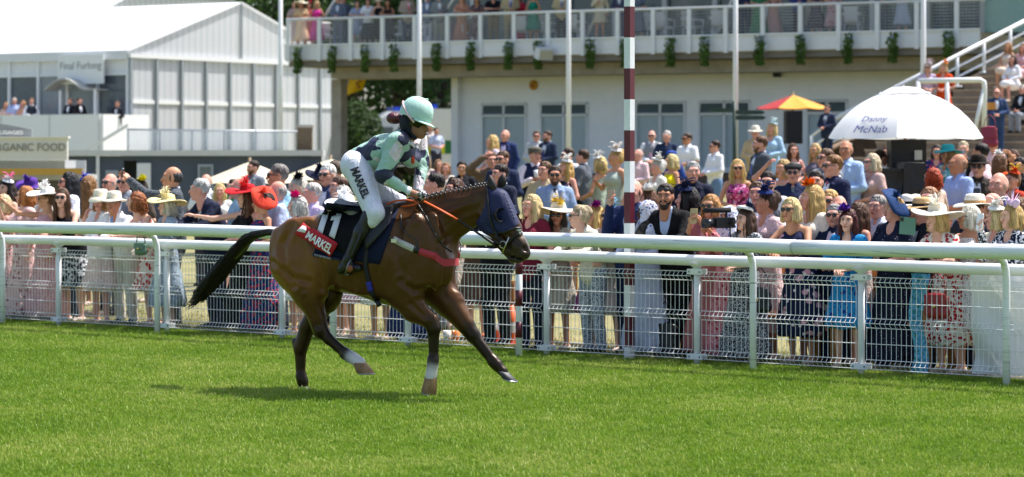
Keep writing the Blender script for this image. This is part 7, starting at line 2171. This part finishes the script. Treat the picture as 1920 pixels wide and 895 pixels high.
# ------------------------------------------------------------------ bookmaker's pitch under the umbrella
UD = 40.0
ub = at(1697, HORIZ, UD); ug = ground(ub.x, UD)
um = empty('bookmaker_umbrella', (ub.x, UD, ug), .0, 'large white umbrella lettered Danny McNab over a black stand', 'umbrella')
UW = mat('#fbfbfb', rough=.6, trans=.22, var=.02)
zt_ = at(0, 170, UD).z - ug; ze_ = at(0, 259, UD).z - ug; ur = 145 * UD / FPX / math.cos(math.radians(0)) 
def udome(t):   # radius, height from crown to hem
    return ur * math.sin(t * 1.02) / math.sin(1.02), ze_ + (zt_ - ze_) * (math.cos(t * 1.02) - math.cos(1.02)) / (1 - math.cos(1.02))
NU = 8
a_off = math.radians(-90 - 22.5 + 8)
def upt(t, a):
    r, z = udome(t)
    k = (a - a_off) / (2 * math.pi / NU); f = k - math.floor(k)
    rr = r * (1 - .045 * math.sin(math.pi * f) * 4 * t * .5)
    return Vector((rr * math.cos(a), rr * math.sin(a), z - .02 * math.sin(math.pi * f) * t))
for i in range(NU):
    V = []
    for j in range(9):
        for k in range(7): V.append(upt(max(.001, j / 8), a_off + (i + k / 6 * .9999) * 2 * math.pi / NU))
    b = MB(); b.add(V, [(j * 7 + k, j * 7 + k + 1, (j + 1) * 7 + k + 1, (j + 1) * 7 + k) for j in range(8) for k in range(6)])
    b.build('canopy_panel', UW, um, True)
    b = MB(); b.tube([upt(j / 8, a_off + i * 2 * math.pi / NU) - Vector((0, 0, .015)) for j in range(9)], .008, 4); b.build('rib', mat('#9a9a9a', rough=.4), um, True)
b = MB(); b.lathe([(.38, udome(.27)[1] + .03), (.40, udome(.27)[1] + .0), (.2, udome(.1)[1] + .05), (0, udome(0)[1] + .06)], 24, (0, 0, 0), lambda r, z, a: (r * (1 + .05 * math.sin(a * 8)), z)); b.build('vent_cap', UW, um, True)
b = MB(); b.tube([(0, 0, 0), (0, 0, zt_)], .022, 10); b.build('pole', mat('#8a5a2c', rough=.5), um, True)
INK = mat('#4a5a9c', rough=.6, var=0)
def uletter(s, t, a, size, pale=False):
    tm = text_mesh(s, size, .0, 0, .12)
    for v in tm.vertices:
        r0 = udome(t)[0]
        q = upt(min(1.0, max(0, t - v.co.y / 1.62)), a + v.co.x / r0)
        v.co = q + Vector((q.x, q.y, .6)).normalized() * .02
    tm.update(); obj('lettering', tm, INK if not pale else mat('#b9bfd8', rough=.6, var=0), um)
PI2 = math.pi
uletter('Danny', .77, math.radians(-128), .165); uletter('McNab', .90, math.radians(-128), .20)
uletter('Danny', .77, math.radians(-37), .165, True); uletter('McNab', .90, math.radians(-37), .20, True)
# stand beneath
bs = empty('betting_stand', (ub.x, UD - .4, ug), 0, 'black covered betting stand beneath the white umbrella', 'betting stand')
CV = mat('#101114', rough=.45, bump=.5)
def wb(x0, x1, y0, y1, D, th, name, m, par):
    a, c = at(x0, y1, D), at(x1, y0, D); b = MB(); b.box(((a.x + c.x) / 2, D + th / 2, (a.z + c.z) / 2), (abs(c.x - a.x), th, abs(c.z - a.z))); return wpart(b, name, m, par)
wb(1671, 1737, 262, 440, 39.6, .5, 'tall_panel', mat('#0a0b0d', rough=.6), bs)
def crumple(x0, x1, y0, y1, D, th, name):
    """box under a loose black cover: gridded faces pushed in and out"""
    a, c = at(x0, y1, D), at(x1, y0, D); b = MB(); n = 12
    def face(o, u, v):
        G = []
        for j in range(n + 1):
            for i in range(n + 1):
                q = o + u * (i / n) + v * (j / n); e_ = min(i, j, n - i, n - j) > 0
                k = noise.noise(q * 5) * .035 + noise.noise(q * 14) * .012 if e_ else 0
                G.append(q + u.cross(v).normalized() * k)
        b.add(G, [(j * (n + 1) + i, j * (n + 1) + i + 1, (j + 1) * (n + 1) + i + 1, (j + 1) * (n + 1) + i) for j in range(n) for i in range(n)])
    W_, H_, T_ = Vector((c.x - a.x, 0, 0)), Vector((0, 0, c.z - a.z)), Vector((0, th, 0))
    face(a, W_, H_); face(a + H_, W_, T_); face(a + W_, T_, H_); face(a + T_, -T_, H_) if False else face(a + T_, T_ * -1, H_)
    return wpart(b, name, CV, bs, True)
crumple(1608, 1693, 318, 440, 38.9, .9, 'cover'); crumple(1694, 1736, 306, 440, 38.8, 1.0, 'cover')
b = MB(); b.slab(at(1604, 323, 38.85), at(1694, 321, 38.85), at(1694, 316, 38.85), at(1606, 317, 38.85), (0, .95, 0)); wpart(b, 'cover_edge', CV, bs)
b = MB(); b.tube([at(1552, 342, 39.5), at(1552, 252, 39.5)], .018, 6); wpart(b, 'corner_pole', BLACK, bs)
b = MB(); b.slab(at(1715, 300, 39.55), at(1729, 300, 39.55), at(1729, 282, 39.55), at(1715, 282, 39.55), (0, .02, 0)); wpart(b, 'bracket', mat('#b9bbb8', rough=.5), bs)
# ------------------------------------------------------------------ bags, benches and other things by the fence
def bag(px, py, b_, w, h, d, col, lab, cat='handbag', name='handbag', clasp=True, strap=True):
    D = fence_depth(px, b_); p = at(px, py, D)
    e = empty(name, p - Vector((0, 0, h / 2)), -FANG, lab, cat)
    m = mat('#' + col, rough=.4, bump=.1)
    s = Solid(.012); s.cone((-w / 2 + d / 2, 0, d * .4), (w / 2 - d / 2, 0, d * .4), d * .5, d * .5, .02); s.cone((-w / 2 + d / 2 + .01, 0, h - d * .5), (w / 2 - d / 2 - .01, 0, h - d * .5), d * .42, d * .42, .02); s.ell((0, 0, h / 2), (w * .48, d * .5, h * .46), .04)
    obj('body', s.mesh('body'), m, e)
    b = MB(); b.slab((-w * .42, -d * .5 - .004, h * .45), (w * .42, -d * .5 - .004, h * .45), (w * .46, -d * .42, h * .95), (-w * .46, -d * .42, h * .95), (0, -.008, 0)); b.build('flap', m, e)
    if clasp:
        b = MB(); b.lathe([(0, -.008), (.016, -.008), (.018, 0), (0, 0)], 12, (0, -d * .5 - .02, h * .48), R=Matrix.Rotation(math.pi / 2, 3, 'X')); b.build('clasp', mat('#d8c078', rough=.2, metal=1), e, True)
    if strap:
        b = MB(); b.tube([(-w * .42, 0, h * .9), (-w * .3, 0, h + .12), (0, 0, h + .2), (w * .3, 0, h + .12), (w * .42, 0, h * .9)], .007, 6); b.build('strap', m, e, True)
bag(264, 466, -.10, .17, .13, .06, '5c7a66', 'small sage green handbag hanging on the handrail')
bag(1757, 573, .12, .24, .21, .08, '8a1418', 'dark red handbag in front of the rose print dress')
bag(1425, 562, .15, .24, .22, .09, '10131d', 'black handbag carried by the woman in white pillbox hat')
bag(1250, 645, .5, .30, .45, .2, '15161a', 'black rucksack standing on the grass behind the fence', 'rucksack', 'rucksack', False)
bag(1856, 256, 20, .3, .35, .12, '8a1838', 'maroon shoulder bag by the steps', 'bag', 'shoulder_bag', False)
# green phone of the woman in navy
D = fence_depth(1702, .3); p = at(1702, 424, D)
b = MB(); b.box((0, 0, 0), (.15, .012, .155)); b.m = 1; b.box((-.055, -.008, .055), (.03, .006, .035))
tag(b.build('phone_case', [mat('#54806a', rough=.5), BLACK], None, loc=p, rot=(0, math.radians(4), -.5)), 'large green folding phone case held over the rail', 'phone')
# video camera
D = fence_depth(1345, .25); p = at(1348, 418, D)
e = empty('video_camera', p, math.radians(-65), 'black video camera with long microphone pointing left over the rail', 'video camera')
b = MB(); b.box((0, .05, 0), (.09, .2, .1)); b.build('housing', mat('#121214', rough=.5), e)
b = MB(); b.lathe([(0, 0), (.042, 0), (.045, .12), (.036, .12), (.03, .1), (0, .1)], 16, (0, -.05, -.005), R=Matrix.Rotation(math.pi / 2, 3, 'X')); b.build('lens', mat('#1a1b1e', rough=.25), e, True)
b = MB(); b.tube([(0, -.16, .12), (0, .12, .12)], .026, 10); b.build('microphone', mat('#1c1c1f', rough=.95), e, True)
b = MB(); b.tube([(0, .08, .05), (0, .08, .11)], .012, 6); b.tube([(.05, .1, .0), (.12, .1, .01)], .02, 6); b.build('mount', BLACK, e)
b = MB(); b.tube([(0, .12, -.05), (0, .13, -.35)], .008, 5); b.build('strap', BLACK, e)
# wooden bench seats behind the fence
def bench(px, b_, lab, wd=1.25):
    D = fence_depth(px, b_); p = at(px, HORIZ, D)
    e = empty('wooden_bench', (p.x, D, 0), -FANG, lab, 'bench')
    Wd = mat('#a8783c', 'noise', '#8d6330', rough=.7, scale=12)
    for i in range(4): b = MB(); b.box((0, -.06 - .11 * i + .2, .44), (wd, .09, .025)); b.build('seat_slat', Wd, e)
    n = int(wd / .11)
    for i in range(n): b = MB(); b.box((-wd / 2 + .06 + i * (wd - .12) / (n - 1), .24, .66), (.05, .02, .34)); b.build('back_slat', Wd, e)
    b = MB(); b.box((0, .24, .86), (wd, .04, .07)); b.build('top_rail', Wd, e)
    for sx in (-1, 1):
        for y_, h_ in ((-.2, .62), (.24, .83)): b = MB(); b.box((sx * wd / 2, y_, h_ / 2), (.06, .06, h_)); b.build('leg', Wd, e)
        b = MB(); b.box((sx * wd / 2, 0, .635), (.06, .5, .03)); b.build('armrest', Wd, e)
bench(1672, .9, 'wooden slatted bench behind the fence left of the rose print dress', 1.0)
bench(1478, 1.0, 'wooden bench partly hidden behind the navy floral dress', .9)
bench(1060, 1.6, 'wooden bench behind the woman in blue patterned trousers', 1.1)
# white advertising sheet at the right
D0_, D1_ = fence_depth(1818, .35), fence_depth(2000, .35)
e = empty('banner_sheet', fence_pt(fence_u(1870, .35), .35, 0), 0, 'slack white plastic sheet hung behind the fence at the right', 'banner')
b = MB(); G = []
u0, u1 = fence_u(1822, .17), fence_u(2060, .17)
for j in range(13):
    for i in range(25):
        u = i / 24; z = .06 + .92 * j / 12
        G.append(fence_pt(u0 + (u1 - u0) * u, .17 + .035 * math.sin(u * 19 + j * .5) + .03 * math.sin(j * .9 + u * 7), z))
b.add(G, [(j * 25 + i, j * 25 + i + 1, j * 25 + i + 26, j * 25 + i + 25) for j in range(12) for i in range(24)])
wpart(b, 'sheet', mat('#e6e8e9', rough=.5, trans=.08, var=.12), e, True)
b = MB(); b.tube([fence_pt(u0, .17, .98), fence_pt(u1, .17, .98)], .012, 6); wpart(b, 'top_cord', ALU, e)
# blue scarf and things on the ground
e = empty('blue_shawl', fence_pt(fence_u(1723, .3), .3, 0), 0, 'turquoise blue printed shawl trailing to the grass beside the rose dress', 'shawl')
b = MB(); G = []
ua_ = fence_u(1722, .3)
for j in range(15):
    for i in range(7):
        u = i / 6; z = .02 + .90 * j / 14
        G.append(fence_pt(ua_ - .085 + .17 * u + .03 * math.sin(j * .6), .3 + .03 * math.sin(u * 9 + j * .3), z))
b.add(G, [(j * 7 + i, j * 7 + i + 1, j * 7 + i + 8, j * 7 + i + 7) for j in range(14) for i in range(6)])
wpart(b, 'cloth', cloth('#5aa8d8', 'abstract', '#7cc4e0', '#3a8a80', 14), e, True)
def cup_at(px, b_, col, lab):
    D = fence_depth(px, b_); p = at(px, HORIZ, D)
    c = empty('plastic_cup', (p.x, D, ground(p.x, D)), 0, lab, 'cup')
    b = MB(); b.lathe([(0, 0), (.032, 0), (.045, .13), (.042, .13), (.03, .006)], 14); b.build('cup', mat('#' + col, rough=.3), c, True)
    b = MB(); b.lathe([(.0405, .09), (0, .09)], 14); b.build('drink', mat('#a85a1a', rough=.2), c, True)
cup_at(838, .8, 'e8e4e0', 'white paper cup on the grass under the horse belly')
cup_at(854, .8, 'e07a2a', 'orange plastic cup beside the white paper cup on the grass')
def cone_at(px, b_, lab, tilt=0):
    D = fence_depth(px, b_); p = at(px, HORIZ, D)
    c = empty('traffic_cone', (p.x, D, 0), 0, lab, 'traffic cone')
    b = MB(); b.box((0, 0, .015), (.3, .3, .03)); b.build('base', mat('#d8621a', rough=.6), c)
    b = MB(); b.lathe([(.11, .03), (.085, .14)], 16); b.lathe([(.062, .25), (.02, .42), (0, .42)], 16); b.build('body', mat('#e2641a', rough=.5), c, True)
    b = MB(); b.lathe([(.0855, .14), (.062, .25)], 16); b.build('reflective_band', mat('#e8e4dc', rough=.4), c, True)
    c.rotation_euler = (0, tilt, 0)
cone_at(960, .9, 'orange and white traffic cone standing behind the fence')
cone_at(926, 1.1, 'tipped orange traffic cone left of the standing cone', .5)
# racecard
D = 66.1; p = at(1858, 199, D)
b = MB(); b.slab((-.12, 0, -.09), (0, .04, -.09), (0, .04, .09), (-.12, 0, .09), (0, .012, 0)); b.slab((0, .04, -.09), (.12, 0, -.09), (.12, 0, .09), (0, .04, .09), (0, .012, 0))
tag(b.build('racecard', mat('#c98a3a', rough=.6), None, loc=p), 'open orange racecard held by the man on the steps', 'booklet')
# purple table by the wall
p = at(870, HORIZ, 48)
e = empty('covered_table', (p.x, 48, ground(p.x, 48)), 0, 'table under a purple cloth above the horse neck', 'table')
b = MB(); b.box((0, 0, .78), (1.0, .6, .04)); b.build('top', mat('#b9b4c0', rough=.6), e)
s = Solid(.03); s.cone((-.45, 0, .7), (.45, 0, .7), .1, .1, .05, 1, 3); s.cone((-.45, 0, .1), (.45, 0, .1), .1, .1, .05, 1, 3); s.ell((0, 0, .4), (.5, .3, .4), .05)
obj('cloth', s.mesh('cloth'), cloth('#43306e'), e)
for x_ in (-.4, .4):
    b = MB(); b.tube([(x_, -.2, 0), (x_, -.2, .76)], .02, 6); b.build('leg', ALU, e)
# white wicker armchairs on the balcony
def armchair():
    b = MB(); out = []
    m = mat('#d8dad9', rough=.7, bump=.2)
    s = Solid(.04); s.cone((-.2, 0, .42), (.2, 0, .42), .07, .07, .03, 1, 3.2); out.append(('seat', s.mesh('seat'), m))
    s = Solid(.04); s.cone((-.2, .26, .5), (.2, .26, .5), .05, .05, .03); s.cone((-.22, .28, .9), (.22, .28, .9), .05, .05, .03); s.ell((0, .27, .7), (.27, .06, .25), .03); out.append(('back', s.mesh('back'), m))
    for x in (-1, 1):
        s = Solid(.03); s.cone((.28 * x, -.22, .66), (.28 * x, .26, .70), .035, .04, .02); s.cone((.28 * x, -.2, .66), (.27 * x, -.2, .42), .03, .03, .02); out.append(('arm', s.mesh('arm'), m))
        for y in (-.2, .24): b = MB(); b.tube([(.24 * x, y, 0), (.22 * x, y, .4)], .025, 6); out.append(('leg', b.mesh('leg', True), m))
    return out
parts = armchair()
for i, (px, rz_, lab) in enumerate(((612, .4, 'right of the pink dress'), (676, 1.2, 'under the pale blue print dress'), (750, -.5, 'beside the second flagpole'), (795, .8, 'by the white trousers'), (880, .2, 'beside the apricot dress'), (985, -.6, 'beside the teal dress'), (1026, .5, 'behind the floodlight'), (1085, -.9, 'right of the third flagpole'), (1222, .3, 'first right of the finishing post'), (1246, -.8, 'second right of the finishing post'), (1300, .9, 'third right of the finishing post'), (1350, -.3, 'left of the fourth flagpole'), (1515, .2, 'by the bright blue jacket'), (1600, -.4, 'by the rose print dress'))):
    p = GS.pt(GS.u(px, 1.0), 1.0, 5.8)
    e = empty('armchair', p, rz_ + math.pi * (i % 2), 'white wicker armchair on the balcony ' + lab, 'armchair', 'white wicker armchairs on the balcony')
    for n_, me_, m_ in parts: obj(n_, me_, m_, e)
